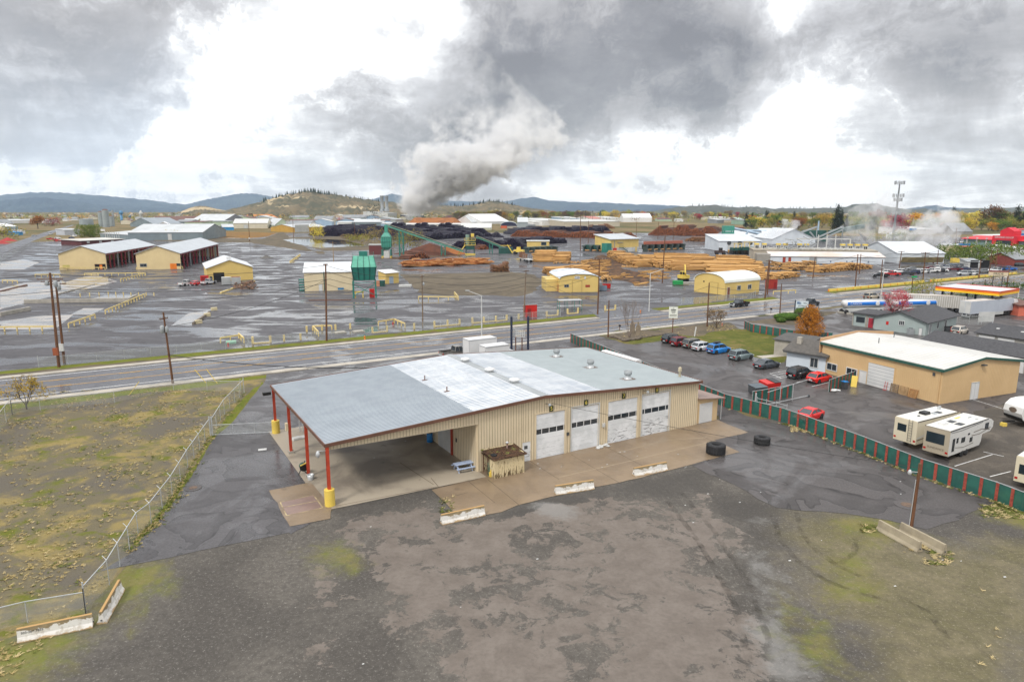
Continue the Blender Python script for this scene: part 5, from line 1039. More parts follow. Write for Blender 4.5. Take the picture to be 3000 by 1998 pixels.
# ---------------------------------------------------------------- fuel station canopy
q=[Vector((107.7,172.2,0)),Vector((113.7,157.1,0)),Vector((122.9,163.4,0))]; a=ang(q[1],q[2]); fs=thing('fuel_canopy','fuel station canopy with red, orange and yellow fascia on dark columns','canopy',q[1],a)
wx=(q[2]-q[1]).length; dy=(q[0]-q[1]).length*.85; MB().box(0,0,5.0,wx,dy,5.95).build('roof',WHITEG,fs); FY=M('fascia_yellow',(.85,.55,.02),(.8,.5,.02),1,.4); FO=M('fascia_orange',(.85,.22,.015),(.8,.2,.015),1,.4)
MB().box(-.1,-.1,5.0,wx+.1,-.01,5.4).box(-.1,-.01,5.0,-.01,dy,5.4).box(wx+.01,-.01,5.0,wx+.1,dy,5.4).build('fascia',FY,fs,label='yellow fascia band'); MB().box(-.1,-.1,5.404,wx+.1,-.01,5.85).box(-.1,-.01,5.404,-.01,dy,5.85).box(wx+.01,-.01,5.404,wx+.1,dy,5.85).build('fascia',FO,fs,label='orange fascia band'); MB().box(-.16,-.16,5.854,wx+.16,-.01,6.06).box(-.16,-.01,5.854,-.01,dy,6.06).box(wx+.01,-.01,5.854,wx+.16,dy,6.06).build('fascia',RED,fs,label='red top band')
for x in (wx*.3,wx*.75):
    for y in (2.5,8,13.5): MB().box(x-.2,y-.2,0,x+.2,y+.2,5.0).build('column',M('column_navy',(.03,.035,.06),(.025,.03,.05),1,.5),fs)
for i,(x,y) in enumerate(((3,2.5),(3,13))):
    MB().box(wx*.3-.4,y+.8,.1,wx*.3+.4,y+1.4,2.1).build('pump',RED,fs)
# signs
def sign(p,ptop,wd,h,zc,label,posts,bmat,rz,lines=(),pm=DGREY,emblem=None,lm=DGREY):
    o=thing('sign',label,'sign',G(p),rz); m=MB().box(-wd/2,-.12,zc-h/2,wd/2,.12,zc+h/2).build('sign_board',bmat,o)
    for x,t_ in posts: MB().box(x-.1,-.1,0,x+.1,.1,t_).build('post',pm,o)
    for tx,sz,x,z,mm in lines: text(tx,sz,mm,m,(x,-.135,z))
    MB().box(-wd/2-.06,-.14,zc-h/2-.06,wd/2+.06,.1,zc-h/2-.003).box(-wd/2-.06,-.14,zc+h/2+.003,wd/2+.06,.1,zc+h/2+.06).build('sign_frame',GREY,m)
    return o
NAVY=M('navy_post',(.02,.03,.06),(.018,.025,.05),1,.5); SBL=M('sign_blue',(.03,.15,.4),(.025,.13,.35),1,.5); LTX=M('letter_dark',(.02,.025,.03),(.03,.03,.03),1,.5)
o=sign(Y1(305,512),0,2.8,1.6,2.55,'white and blue mini storage sign on two navy posts above a hedge',((-1.55,3.6),(1.55,3.2)),M('sign_pale',(.62,.70,.74),(.58,.66,.7),1,.4),rad(-12),(('MINI',.44,.72,2.86,LTX),('STORAGE',.46,.1,2.2,LTX)),NAVY)
MB().profy([(-1.2,2.98),(-.7,2.98),(-.5,3.1),(-.3,3.0),(-.35,3.13),(-1.1,3.2)],-.15,-.125).profy([(-1.2,2.78),(-.2,2.74),(-.3,2.64),(-1.05,2.66)],-.15,-.125).build('emblem',SBL,o); MB().box(-1.15,-.15,2.83,-.25,-.125,2.93).build('text_line',LTX,o)
o=sign(C3(1490,1135),0,1.75,2.3,4.2,'white business sign with dark lettering on a single dark post on the bare verge',((0,3.03),),M('sign_white',(.72,.74,.68),(.68,.7,.64),1,.4),rad(-15),(),BROWNTRIM)
for z,k in ((5.0,.15),(4.65,.5),(4.3,.42),(4.0,.3),(3.65,.7),(3.4,.7)): MB().box(-k,-.135,z,k,-.122,z+(.18 if 4.2<z<4.9 else .08)).build('text_line',LTX,o)
o=thing('sign','white gridded sign frame on thin posts between two tall navy posts behind the workshop','sign',G(Y2(1060,600)),rad(-22)); m=MB(); 
for z in (2.8,3.1,3.4,3.7,4.0): m.box(-1.1,-.05,z,1.1,.05,z+.08)
for x in (-1.1,-.73,-.37,0,.37,.73,1.1): m.box(x-.04,-.056,2.8,x+.04,.056,4.08)
m.build('sign_grid',OLDWHITE,o); 
for x in (-.6,.6): MB().box(x-.08,-.08,0,x+.08,.08,2.79).build('post',BROWNTRIM,o)
for p_,h in ((Y2(975,605),None),(Y2(1165,600),None)):
    MB().cyl((0,0,0),(0,0,6.5),.2,n=12).build('sign_post',NAVY,None,G(p_),0,'tall navy steel sign post '+('left' if p_[0]<1520 else 'right')+' of the gridded sign frame','post')
o=sign(Y1(2095,310),0,5.0,1.5,6.0,'cream and maroon sign reading PRIDE behind the fuel canopy',((-1.2,5.3),(1.2,5.3)),M('sign_cream',(.62,.52,.36),(.58,.48,.33),1,.4),rad(-20),(('PRIDE',1.0,0,5.8,LTX),),DGREY); MB().box(-2.5,-.14,6.35,2.5,-.123,6.75).build('stripe',M('maroon',(.2,.03,.03),(.18,.03,.03),1,.5),o)
for p_,lab in ((Y1(25,500),'small dark mailbox on a post by the street near the mini storage hedge'),(C3(1085,1125),'dark mailbox on a post at the roadside by the bare tree')):
    o=thing('mailbox',lab,'mailbox',G(p_)); MB().box(-.05,-.05,0,.05,.05,1.0).build('post',WOOD,o); MB().profy([(-.2,1.0),(.2,1.0),(.2,1.25),(.1,1.38),(-.1,1.38),(-.2,1.25)],-.3,.3).build('box',BLACK,o)
# ---------------------------------------------------------------- poles and wires
TOPS={}
def pole(key,p,q,label,arms=(),tr=(),r=.16,mat=WOOD,box=False,grp='timber utility poles'):
    """p foot, q top in the photo; arms = (drop below the top, length, turn)"""
    g=G(p); t=at_y(q,g.y)-g; o=thing('utility_pole',label,'utility pole',g,0,grp); t=Vector((t.x,0,t.z))
    MB().cyl((0,0,0),t,r,r*.68,n=9).build('pole',mat,o)
    for dr,ln,tu in arms:
        c=t*(1-dr/t.z); d=Vector((math.cos(tu),math.sin(tu),0))*ln/2; a=MB().bar(c-d-Vector((0,.12,0)),c+d-Vector((0,.12,0)),.12,.14).build('crossarm',WOOD,o)
        m=MB()
        for k in (-.92,-.45,.45,.92): m.cyl(c+d*k+Vector((0,-.12,.07)),c+d*k+Vector((0,-.12,.3)),.05,n=6)
        m.build('insulator',GREY,a)
    for dx,dz,rr,hh in tr: MB().lathe([(rr*.8,0),(rr,.05),(rr,hh),(rr*.7,hh+.06),(.06,hh+.16)],12,(t.x+dx,-.15,t.z-dz)).build('transformer',GREY,o)
    if box: MB().box(-.4,-.45,2.0,.4,-.17,3.2).build('equipment_box',box,o)
    TOPS[key]=g+t; return o
PS=[('a',C1(452,1400),C1(382,678),'tall rusty brown double transformer pole nearest the road, front one of the pair',[(1.0,3.8,.1),(1.35,2.6,.3)],[(.75,2.2,.3,.9),(-.55,2.0,.28,.7)],.24,RUSTRED if 0 else WOOD,M('box_rust',(.3,.08,.03),(.25,.07,.03),1,.6)),
 ('b',C1(493,1365),C1(425,735),'tall brown pole with white box standing just behind the front transformer pole',[(.6,3.0,.4)],[(.5,1.6,.3,.9)],.22,WOOD,OLDWHITE),
 ('c',N1(1325,330),C1(1250,980),'brown pole with pale transformer at the roadside of the weedy field',[(.9,1.4,1.2)],[(-.3,3.0,.3,1.0),(.35,2.9,.22,.8)],.17,WOOD,False),
 ('d',C2(672,1200),C2(664,610),'dark brown pole on the verge in front of the cream mill building',[(.15,.9,.3)],[],.2,WOOD,False),
 ('e',C2(1408,1090),C2(1402,695),'grey brown pole with hardware on the verge left of the street lamp',[(.3,1.8,1.2)],[(.3,2.2,.2,.5)],.16,M('pole_grey',(.22,.16,.11),(.15,.11,.08),2,.8),False),
 ('f',C2(725,590),C2(718,440),'timber floodlight pole behind the cream mill building',[(.6,3.5,.2)],[],.2,M('pole_pale',(.35,.24,.13),(.28,.19,.1),2,.8),False),
 ('g',C2(82,440),C2(73,285),'brown pole with a pale box at the railway dirt track',[],[],.25,WOOD,OLDWHITE),('h',C2(418,410),C2(412,255),'brown pole standing left of the orange storage shed',[],[],.25,WOOD,False),
 ('i',C2(887,405),C2(885,290),'brown pole in front of the dark log deck',[],[],.25,WOOD,False),
 ('j',C3(352,1020),C3(369,658),'grey brown pole right beside the red cabin',[(.2,1.6,.6)],[],.17,M('pole_grey',(.22,.16,.11),(.15,.11,.08),2,.8),False),
 ('k',C3(917,995),C3(932,570),'brown pole at the right corner of the first quonset hut',[(.2,3.2,.3)],[],.19,WOOD,False),
 ('l',C3(1412,755),C3(1434,395),'tall brown pole in front of the yellow log stacks',[(.1,.8,.3)],[],.22,WOOD,False),
 ('m',C3(997,1170),C3(1004,888),'short brown lamp pole on the near verge by the bare tree',[],[],.15,WOOD,False),
 ('n',C3(1755,1090),C3(1771,755),'brown pole beside the round shrub on the near verge',[],[],.16,WOOD,False),
 ('o',C3(785,510),C3(786,235),'tall brown pole before the red brown log deck',[],[],.25,WOOD,False),('p',C3(845,450),C3(848,280),'brown pole behind the sorting line',[],[],.25,WOOD,False),
 ('q',C3(1213,390),C3(1215,290),'brown pole left of the big red brown log deck',[],[],.22,WOOD,False),('r',C3(1378,420),C3(1384,285),'brown pole at the left end of the big red brown log deck',[],[],.22,WOOD,False),('s',C3(1495,430),C3(1503,290),'brown pole at the middle of the big red brown log deck',[],[],.22,WOOD,False),
 ('t',C4(345,920),C4(376,640),'leaning brown pole beside the red shed, left of two',[(.3,2.6,.4)],[],.2,WOOD,False),('u',C4(362,890),C4(381,650),'brown pole right behind the leaning pole at the red shed',[],[],.2,WOOD,False),
 ('v',C4(452,1035),C4(465,810),'slim brown pole on the near verge left of the mini storage sign',[],[],.14,WOOD,False),('w',C4(690,770),C4(706,620),'brown pole in the mill lot before the right end log stack',[],[],.2,WOOD,False),
 ('x',C4(993,838),C4(1013,600),'brown pole at the start of the yellow kerb blocks',[],[],.2,WOOD,False),('y',C4(1022,740),C4(1035,598),'brown pole standing behind the right log stack end',[],[],.2,WOOD,False),
 ('z',C4(1172,848),C4(1190,640),'brown pole beside the white lamp at the yellow kerb blocks',[],[],.18,WOOD,False),('A',C4(1307,715),C4(1327,578),'brown pole before the rusty bin at the right mill hall',[(.2,3,.2)],[],.2,WOOD,False),
 ('B',C4(1395,905),C4(1410,745),'short pole with a green street sign at the entrance to the fuel station',[],[],.15,WOOD,False),('C',C4(1478,800),C4(1498,585),'brown pole with crossarm in front of the parked mill cars',[(.3,3.6,.2)],[],.2,WOOD,False),
 ('D',C4(1580,685),C4(1591,570),'brown pole at the corner of the right mill hall',[],[],.2,WOOD,False),('E',C4(1880,772),C4(1896,640),'dark brown pole at the far end of the mill parking',[],[],.2,WOOD,False),
 ('F',C4(1955,735),C4(1976,572),'pale brown pole left of two by the twin door shed',[],[],.2,WOOD,False),('G',C4(1998,722),C4(2016,562),'pale brown pole right of two by the twin door shed',[],[],.2,WOOD,False),('H',C4(2078,850),C4(2100,692),'pale pole behind the fuel canopy sign',[],[],.2,WOOD,False),
 ('I',C4(1712,575),C4(1722,412),'brown floodlight pole before the red roofed store',[(.3,4.5,.1)],[],.25,WOOD,False)]
for a in PS: pole(*a[:3],a[3],a[4],a[5],a[6],a[7],a[8])
for i,(x,y0,y1) in enumerate(((757,310,203),(803,312,203),(821,310,203),(877,310,205),(935,312,205))):
    p=C3(x,y0); g=G(p); t=at_y(C3(x,y1),g.y)-g; o=thing('mast',('tall thin dark mast in the far log yard, '+('leftmost','second from left','middle','fourth','rightmost')[i]+' of five'),'mast',g,0,'five thin masts in the far yard'); MB().cyl((0,0,0),(0,0,t.z),.35,.25,n=6).build('mast_tube',DGREY,o); MB().box(-.8,-.3,t.z-1.5,.8,.3,t.z).build('mast_head',BLACK,o)
def spans(keys,label,off=((0,0),),sag=1.2,r=.03,drop=.3):
    for k,(dx,dz) in enumerate(off):
        wire([TOPS[i]+Vector((dx,dx*.3,-drop-dz)) for i in keys],r,label+(', upper' if k==0 and len(off)>1 else ', lower' if len(off)>1 else ''),sag)
TOPS['L']=TOPS['a']+Vector((-60,-30,0)); TOPS['R']=road(400,19,10)
spans(['L','a','d','e','j','k'],'black power line along the far verge on the left',((0,0),(.6,2.6)),1.0,.035)
spans(['b','d','e','j','k'],'thin power line behind the verge poles',((.4,1.2),(-.4,3.4)),1.3,.035)
spans(['f','e'],'thin black line from the floodlight pole to the verge',((0,.5),),1.4,.035)
spans(['j','m','n','v'],'thin service line along the near verge',((0,.4),),1.0,.03)
spans(['k','l'],'black power line from the quonset hut pole to the tall yard pole',((0,0),),1.0,.035)
spans(['t','x','C','H'],'black power line above the yellow kerb blocks',((0,0),(.5,1.5)),1.4,.045)
spans(['w','A','D','E','F'],'black power line across the mill parking lot',((0,0),),1.2,.045)
wire([TOPS['c']-Vector((0,0,6.2)),mb_(13.9,23.0,5.9)+Vector((0,0,0))],.05,'thick black service cable from the roadside pole to the workshop roof',.7)
wire([TOPS['c']-Vector((0,0,2.2)),TOPS['d']-Vector((0,0,3))],.035,'thin black cable crossing the street from the roadside pole',1.0)
def lamp(p,q,arm,label,grp='white street lamps'):
    g=G(p); h=at_y(q,g.y).z; o=thing('street_lamp',label,'street lamp',g,0,grp); MB().cyl((0,0,0),(0,0,h),.15,.09,n=10).build('pole',GALV if 0 else OLDWHITE,o); MB().cyl((0,0,h-.1),(arm,0,h+.9*(1 if abs(arm)>1 else 0)),.06,n=6).build('lamp_arm',OLDWHITE,o)
    MB().profx([(-.15,0),(.15,0),(.1,.14),(-.1,.14)],arm-.4,arm+.4).build('lamp_head',GREY,o).location=(0,0,h+.85); return o
lamp(C2(1860,1190),C2(1855,850),-2.7,'white street lamp with arm to the left behind the box trucks'); lamp(C3(1310,975),C3(1317,680),3.0,'white street lamp with arm to the right by the orange hydrant'); lamp(C4(1175,945),C4(1193,700),-2.6,'white street lamp behind the tanker trailer')
o=lamp(C4(2160,925),C4(2176,830),.3,'dark lantern post at the right end of the fuel canopy'); TOPS['m']; pm_=[o for o in sc.objects if o.name.startswith('utility_pole') and 'short brown lamp pole' in o['label']][0]; MB().cyl((0,0,0),(-1.6,0,.15),.04).build('lamp_arm',GREY,pm_,TOPS['m']-pm_.location-Vector((0,0,.7)),0)
MB().box(-.9,-.05,0,.9,.05,.45).build('street_sign',M('street_green',(.01,.35,.12),(.01,.3,.1),1,.4),None,TOPS['B']-Vector((-.3,.2,.9)),.2,'green street name sign on the short pole by the fuel station','street sign')
# cell tower
g=G(Z7(545,670)); h=hgt(Z7(545,670),Z7(615,-130)); o=thing('cell_tower','tall grey cell tower with two tiers of antennas','tower',g); MB().cyl((0,0,0),(.8,0,h),1.1,.5,n=12).build('mast',M('mast_grey',(.16,.17,.18),(.12,.13,.14),.5,.5),o)
for zz_,rr in ((h-1,3.6),(h*.76,4.0),(h*.69,3.0),(h*.46,3.0)):
    m=MB(); 
    for i in range(3): a=i*2.094+.4; m.bar((.7,0,zz_),(.7+rr*math.cos(a),rr*math.sin(a),zz_),.25); b_=a+2.094; m.bar((.7+rr*math.cos(a),rr*math.sin(a),zz_),(.7+rr*math.cos(b_),rr*math.sin(b_),zz_),.2)
    p_=m.build('antenna_frame',GALV,o)
    for i in range(9):
        a=i*.698; x,y=.7+rr*math.cos(a),rr*math.sin(a); MB().box(x-.25,y-.25,zz_-1.4,x+.25,y+.25,zz_+1.5).build('antenna',GREY,p_)
# ---------------------------------------------------------------- yellow posts and rails
proto=thing('yellow_post','x','post',(0,0,-50),ROAD); MB().box(-.16,-.16,0,.16,.16,1.25).build('post_block',PYEL,proto)
def yp(p,i,first=[]):
    v=G(p); lab='pale yellow bollard in the row along the mill fence'
    if not first: proto.location=v; proto['label']=lab; proto['group']='yellow bollards along the mill fence'; first.append(1)
    else: dup(proto,None,v,ROAD,lab)
for i,(x,y) in enumerate([(105,1220),(240,1208),(347,1200),(473,1190),(520,1130),(637,1120),(740,1118),(853,1110),(1023,1138),(1137,1128),(1343,1108),(1497,1090),(1598,1080),(1690,1072),(1788,1062),(1875,1055),(1968,1048),(2050,1040)]): yp(C2(x,y),i)
for i,(x,y) in enumerate([(138,1050),(222,1040),(312,1033),(527,1010),(612,1000),(687,992),(767,985),(975,965),(1052,960)]): yp(C3(x,y),i)
for x,y in ((1937,1215),(2072,1208)): yp(C1(x,y),0)
for i,(a_,b_) in enumerate(((C1(1937,1222),C1(2072,1214)),(C2(1023,1140),C2(1137,1130)),(C2(1497,1093),C2(1690,1075)),(C2(1788,1065),C2(1968,1050)),(C3(138,1053),C3(222,1043)),(C3(527,1012),C3(612,1003)),(C3(687,995),C3(767,988)),(C3(975,968),C3(1052,963)))):
    p=G(a_); q=G(b_); MB().box(0,-.12,.0,(q-p).length,.12,.22).build('kerb_beam',PYEL,None,p,ang(p,q),'low pale yellow beam lying between two bollards, number %s from the left'%('one','two','three','four','five','six','seven','eight')[i],'kerb beam','yellow beams along the mill fence')
def rail(pts,label,h=.95,step=2.6,top=True,grp='yellow guard rails in the mill yard'):
    o=thing('guard_rail',label,'guard rail',(0,0,0),0,grp); P=[G(p) for p in pts]; Q=polyline(P,step); m=MB()
    if top:
        for a_,b_ in zip(P,P[1:]): m.bar(a_+Vector((0,0,h)),b_+Vector((0,0,h)),.16,.3)
        m.build('rail',PYEL,o)
    for a_ in Q: MB().box(a_.x-.1,a_.y-.1,0,a_.x+.1,a_.y+.1,h).build('post',PYEL,o)
for pts,lab,top in (([C1(-60,1128),C1(420,1122)],'long yellow guard rail left of the transformer poles',1),([C1(527,1100),C1(730,1028)],'yellow guard rail slanting right behind the transformer poles',1),([C1(808,995),C1(1110,865)],'long slanting yellow guard rail in the middle of the left yard',1),
    ([C1(460,655),C1(805,655)],'yellow guard rail before the left long shed gable',1),([C1(1045,655),C1(1400,648)],'yellow guard rail before the right long shed gable',1),([C1(648,702),C1(1115,698)],'yellow guard rail across the yard below the long sheds',1),([C1(925,748),C1(1110,700)],'short yellow guard rail meeting the yard rail at an angle',1),
    ([C1(270,710),C1(460,710)],'yellow guard rail behind the transformer pole heads',1),([C1(20,755),C1(135,760)],'short yellow guard rail at the left edge of the yard',1),([C1(615,860),C1(830,845),C1(1180,855)],'row of low yellow posts around the concrete foundation',0),
    ([C2(390,605),C2(470,548)],'pale yellow rail by the railway dirt',1),([C2(1068,1085),C2(1185,1065)],'yellow rail over the valve pit behind the verge',1),([C2(1190,1065),C2(1272,1100)],'yellow rail slanting down beside the red hydrant',1),([C2(565,1120),C2(712,1115)],'yellow double rail behind the dark verge pole',1),([C2(568,1122),C2(610,1165)],'yellow rail slanting to the verge',1),
    ([C2(1375,885),C2(1680,888)],'yellow rail around the pale concrete pad',1),([C2(1650,850),C2(1680,885)],'short yellow rail at the end of the pale concrete pad',1),([C4(405,890),C4(565,880)],'pale yellow rail fence beside the red shed',1),([C1(1690,1215),C1(1840,1190)],'yellow hoop rail over the green lid on the left verge',1),([C2(0,1180),C2(40,1215)],'yellow rail end slanting to the left verge',1)):
    rail(pts,lab,top=bool(top))
def lowwall(a_,b_,h,label,mat=CONC,wd=.5):
    p=G(a_); q=G(b_); MB().box(0,-wd/2,0,(q-p).length,wd/2,h).build('low_wall',mat,None,p,ang(p,q),label,'wall')
lowwall(C1(188,912),C1(990,898),1.0,'long low concrete loading wall in the left yard'); lowwall(C1(0,1010),C1(230,965),.9,'broken low concrete wall at the left edge of the yard'); lowwall(C1(985,895),C1(1050,865),.9,'short concrete end wall of the loading platform'); lowwall(C1(440,845),C1(720,770),.3,'thin concrete kerb slanting across the left yard'); lowwall(C1(0,825),C1(205,775),.4,'rusty brown kerb at the left of the yard',BROWNTRIM)
lowwall(C1(1480,1075),C1(1605,990),.5,'low timber edge of the pale concrete pad by the road',M('timber_grey',(.2,.17,.13),(.15,.12,.1),1,.8)); lowwall(C2(535,892),C2(860,888),.25,'dark timber lying in front of the cream mill building',BROWNTRIM); lowwall(C1(1690,835),C1(1950,745),.4,'slanting yellow kerb beside the gabled yellow shop',PYEL)
for x,y,lab in ((1640,965,'top'),(1588,1010,'middle'),(1522,1065,'bottom')): MB().box(-.7,-.4,0,.7,.4,.7).build('concrete_block',M('block_yellow',(.6,.52,.32),(.5,.43,.27),1,.8),None,G(C1(x,y)),.6,'pale yellow concrete block at the pad edge, '+lab+' of three','block','yellow blocks at the concrete pad')
MB().box(-.9,-.9,.0,.9,.9,.35).build('pit_cover',M('mint',(.25,.45,.33),(.2,.38,.28),1,.6),None,G(C1(1770,1215)),.4,'pale green pit lid under the yellow hoop rail','lid')
for x,y,lab in ((775,1140,'left'),(915,1132,'right')): MB().box(-1.1,-.9,0,1.1,.9,.3).build('pit_cover',CONC,None,G(C2(x,y)),ROAD,'grey concrete pit cover behind the verge, '+lab+' of the two','pit cover')
def hydrant(p,mat,label):
    o=thing('hydrant',label,'hydrant',G(p)); MB().lathe([(.16,0),(.16,.06),(.11,.08),(.11,.5),(.15,.52),(.13,.64),(.05,.72)],12).build('barrel',mat,o); MB().cyl((-.2,0,.4),(.2,0,.4),.06).build('outlet',mat,o)
hydrant(C2(964,1188),ORANGE,'orange hydrant on the grass verge beside the pavement left of the street lamp'); hydrant(C3(1245,985),ORANGE,'orange hydrant on the bare verge by the white street lamp'); hydrant(C3(1870,1085),M('hyd_pink',(.7,.3,.2),(.6,.25,.17),1,.5),'pinkish hydrant in the dry grass beside the round shrub'); hydrant(C2(1180,1080),RED,'red hydrant inside the yellow rail behind the verge'); hydrant(C1(1748,1243),RED,'small red valve standing before the yellow hoop rail')
chain_fence([road(-80,19.7),road(-48,19.9)],1.6,'chain link fence on the far verge behind the transformer poles',4,r=.025)
chain_fence([road(-48,20.6),road(22,20.8)],1.6,'chain link fence along the far verge behind the yellow bollards',4,r=.025)
chain_fence([G(C3(1560,920)),G(C3(2091,878)),G(C4(275,905))],1.6,'chain link fence in front of the second quonset hut',3)
chain_fence([G(Z1(0,980)),G(Z1(420,755)),G(Z1(550,740))],2.4,'chain link fence along the country road at the left',6)
m=thing('kerb_block','x','kerb block',(0,0,-50)); MB().profx([(-.3,0),(.3,0),(.22,.75),(-.22,.75)],-1.8,1.8).build('block',YELLOW,m); MB().box(-1.95,-.2,.0,-1.81,.2,.6).build('end_joint',ORANGE,m)
first=1
P0=G(C4(800,868)); P1=G(C4(2180,738)); dirv=(P1-P0).normalized(); n_=int((P1-P0).length/4)
for i in range(n_):
    if i in (13,): continue
    v=P0+dirv*(i*4+2); lab='yellow concrete kerb block with orange joint in the long row before the mill parking'
    if first: m.location=v; m.rotation_euler=(0,0,ang(P0,P1)); m['label']=lab; m['group']='yellow kerb blocks before the mill parking'; first=0
    else: dup(m,None,v,ang(P0,P1),lab)
# red cabin, racks, red shed
def cabin(p,q,depth,h,mat,roof,label,cat='cabin',name='cabin'):
    b=Bld(name,label,G(p),G(q),depth,cat); b.wallroof(h,h*.9,mat,roof,'m',.1,.08); return b
cabin(C3(370,1022),C3(453,1018),2.2,3.0,RED,WHITE,'bright red cabin with white roof by the far verge').feat('f',[.3,.02],[1.2,2.1],'door',M('dark_red',(.25,.01,.01),(.2,.01,.01),1,.5))
cabin(C4(370,850),C4(432,850),3,3.0,M('barn_red',(.35,.03,.02),(.3,.03,.02),1,.5),M('barn_roof',(.28,.03,.02),(.3,.05,.04),1,.5),'dull red shed between the second quonset hut and the street','shed','shed').feat('f',[1.6,.02],[2.6,2.2],'door',M('dark_red',(.25,.01,.01),(.2,.01,.01),1,.5))
A=G(C3(625,975)); rk=thing('storage_rack','empty green steel rack with two shelves behind the yellow bollards','rack',A,ROAD-.35); 
for x in (0,1.9,3.8,5.7):
    for y in (0,2.2): MB().box(x-.05,y-.05,0,x+.05,y+.05,2.7).build('post',GREENST,rk)
for z in (1.2,2.68): MB().box(-.05,-.05,z,5.75,2.25,z+.06).build('shelf',GALV,rk)
# ---------------------------------------------------------------- mill buildings
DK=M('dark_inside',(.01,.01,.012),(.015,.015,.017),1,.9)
def longshed(A,B,back,label,seed,posts):
    A=G(A); B=G(B); C_=G(back); dep=(C_-B).length; rz=ang(B,C_)-math.pi/2
    b=Bld('long_shed',label,A,B,dep,'shed','long drying sheds',rz); w=b.w=(B-A).length; he,hr=6.6,9.7
    m=MB(); m.profy([(0,0),(w,0),(w,he),(w/2,hr),(0,he)],0,.3).box(0,.3,0,.25,dep,he); m.profy([(0,0),(w,0),(w,he),(w/2,hr),(0,he)],dep-.3,dep); b.wall=m.build('wall',CREAM,b.o)
    m=MB(); k=(hr-he)/(w/2); 
    m.profy([(-.5,he-.5*k+.02),(w/2,hr+.02),(w/2,hr+.2),(-.5,he-.5*k+.2)],-.5,dep+.5).profy([(w/2,hr+.02),(w+.5,he-.5*k+.02),(w+.5,he-.5*k+.2),(w/2,hr+.2)],-.5,dep+.5); m.build('roof',striped('shed_roof',(.46,.49,.52),(.36,.39,.42),1,1.6,.3),b.o)
    MRN=M('maroon_steel',(.28,.03,.05),(.22,.03,.04),1,.5)
    for i in range(posts+1):
        y=.6+(dep-1.2)*i/posts; MB().box(w-.55,y-.22,0,w-.05,y+.22,he-.1).build('post',MRN if i%3 else GREY,b.o); MB().bar((w*.5,y,hr-.5),(w-.3,y,he-.2),.3,.5).build('beam',MRN,b.o)
        MB().box(w*.52,y-.2,0,w*.52+.4,y+.2,hr-.4).build('post',MRN,b.o)
    MB().box(w-.45,.5,he-.9,w-.1,dep-.5,he-.15).build('eave_beam',MRN,b.o)
    return b
b=longshed(C1(460,655),C1(815,650),C1(1190,565),'long cream shed with white roof and open maroon side, left one of two',1,14)
b.feat('f',Z1(1320,1080),Z1(1448,1012),'door',DK,.05,M('door_rust',(.12,.05,.03),(.1,.05,.03),1,.6),.2); b.feat('f',Z1(1380,1078),Z1(1410,1018),'door',ORANGE,.12); b.feat('f',Z1(868,1065),Z1(960,1020),'panel',M('old_yellow',(.48,.42,.13),(.44,.38,.12),1,.6),.05)
b=longshed(C1(1050,655),C1(1392,640),C1(1675,545),'long cream shed with grey white roof and open maroon side, right one of two',2,13)
b.feat('f',Z2(232,1072),Z2(315,1000),'door',ORANGE,.06); b.feat('f',Z2(318,1035),Z2(368,998),'window',GLASS,.06); b.feat('f',Z1(1938,1042),Z1(2020,1005),'window',GLASS,.06,GREY,.15,grid=2)
b=Bld('gabled_shop','gabled yellow shop with bright white roof and a dark open doorway','x' and G(C1(1590,745)),G(C1(1940,730)),26); b.wallroof(4.5,7.2,CREAM2,WROOF,'y',.4,.2)
b.feat('f',C1(1638,748),C1(1716,675),'open_door',DK,.06); b.feat('f',C1(1608,748),C1(1625,705),'door',DGREY,.06); MB().box(b.w/2-.7,1,7.2,b.w/2+.7,3,8.2).build('roof_ventilator',WHITE,b.o)
for x,lab,mt in ((1735,'white steel container left of two before the gabled yellow shop',OLDWHITE),(1810,'rust topped steel container right of two before the gabled yellow shop',OLDWHITE)):
    v=G(C1(x,770)); o=thing('container',lab,'container',v,ROAD-.2); MB().box(-1.4,-1,.15,1.4,1,2.6).build('box',mt,o)
    m=MB(); 
    for i in range(9): m.box(-1.35+i*.33,-1.05,.2,-1.2+i*.33,-1.003,2.55)
    m.build('rib',GREY,o)
    if x>1800: MB().box(-1.3,-.9,2.61,1.3,.9,2.7).build('load',M('rust_brown',(.25,.08,.04),(.2,.07,.04),1,.8),o)
o=thing('container','red upright locker left of the open shop door','locker',G(C1(1570,760)),.3); MB().box(-1.2,-.9,0,1.2,.9,2.7).build('box',RED,o); MB().box(-.9,-.95,.2,.9,-.905,2.4).build('door',M('dark_red',(.25,.01,.01),(.2,.01,.01),1,.5),o)
m=MB(); rn=random.Random(5)
for i in range(60): p=G(C1(rn.uniform(1800,1940),rn.uniform(760,815)-0)); a_=rn.uniform(0,3); m.bar(p+Vector((0,0,.2+rn.random()*.8)),p+Vector((math.cos(a_)*1.8,math.sin(a_)*1.8,.2+rn.random()*.6)),.3)
m.build('scrap_heap',[M('scrap',(.25,.12,.06),(.12,.1,.09),1,.8)],None,None,None,'heap of scrap timber at the right corner of the gabled yellow shop','scrap','x' and None,'stuff')
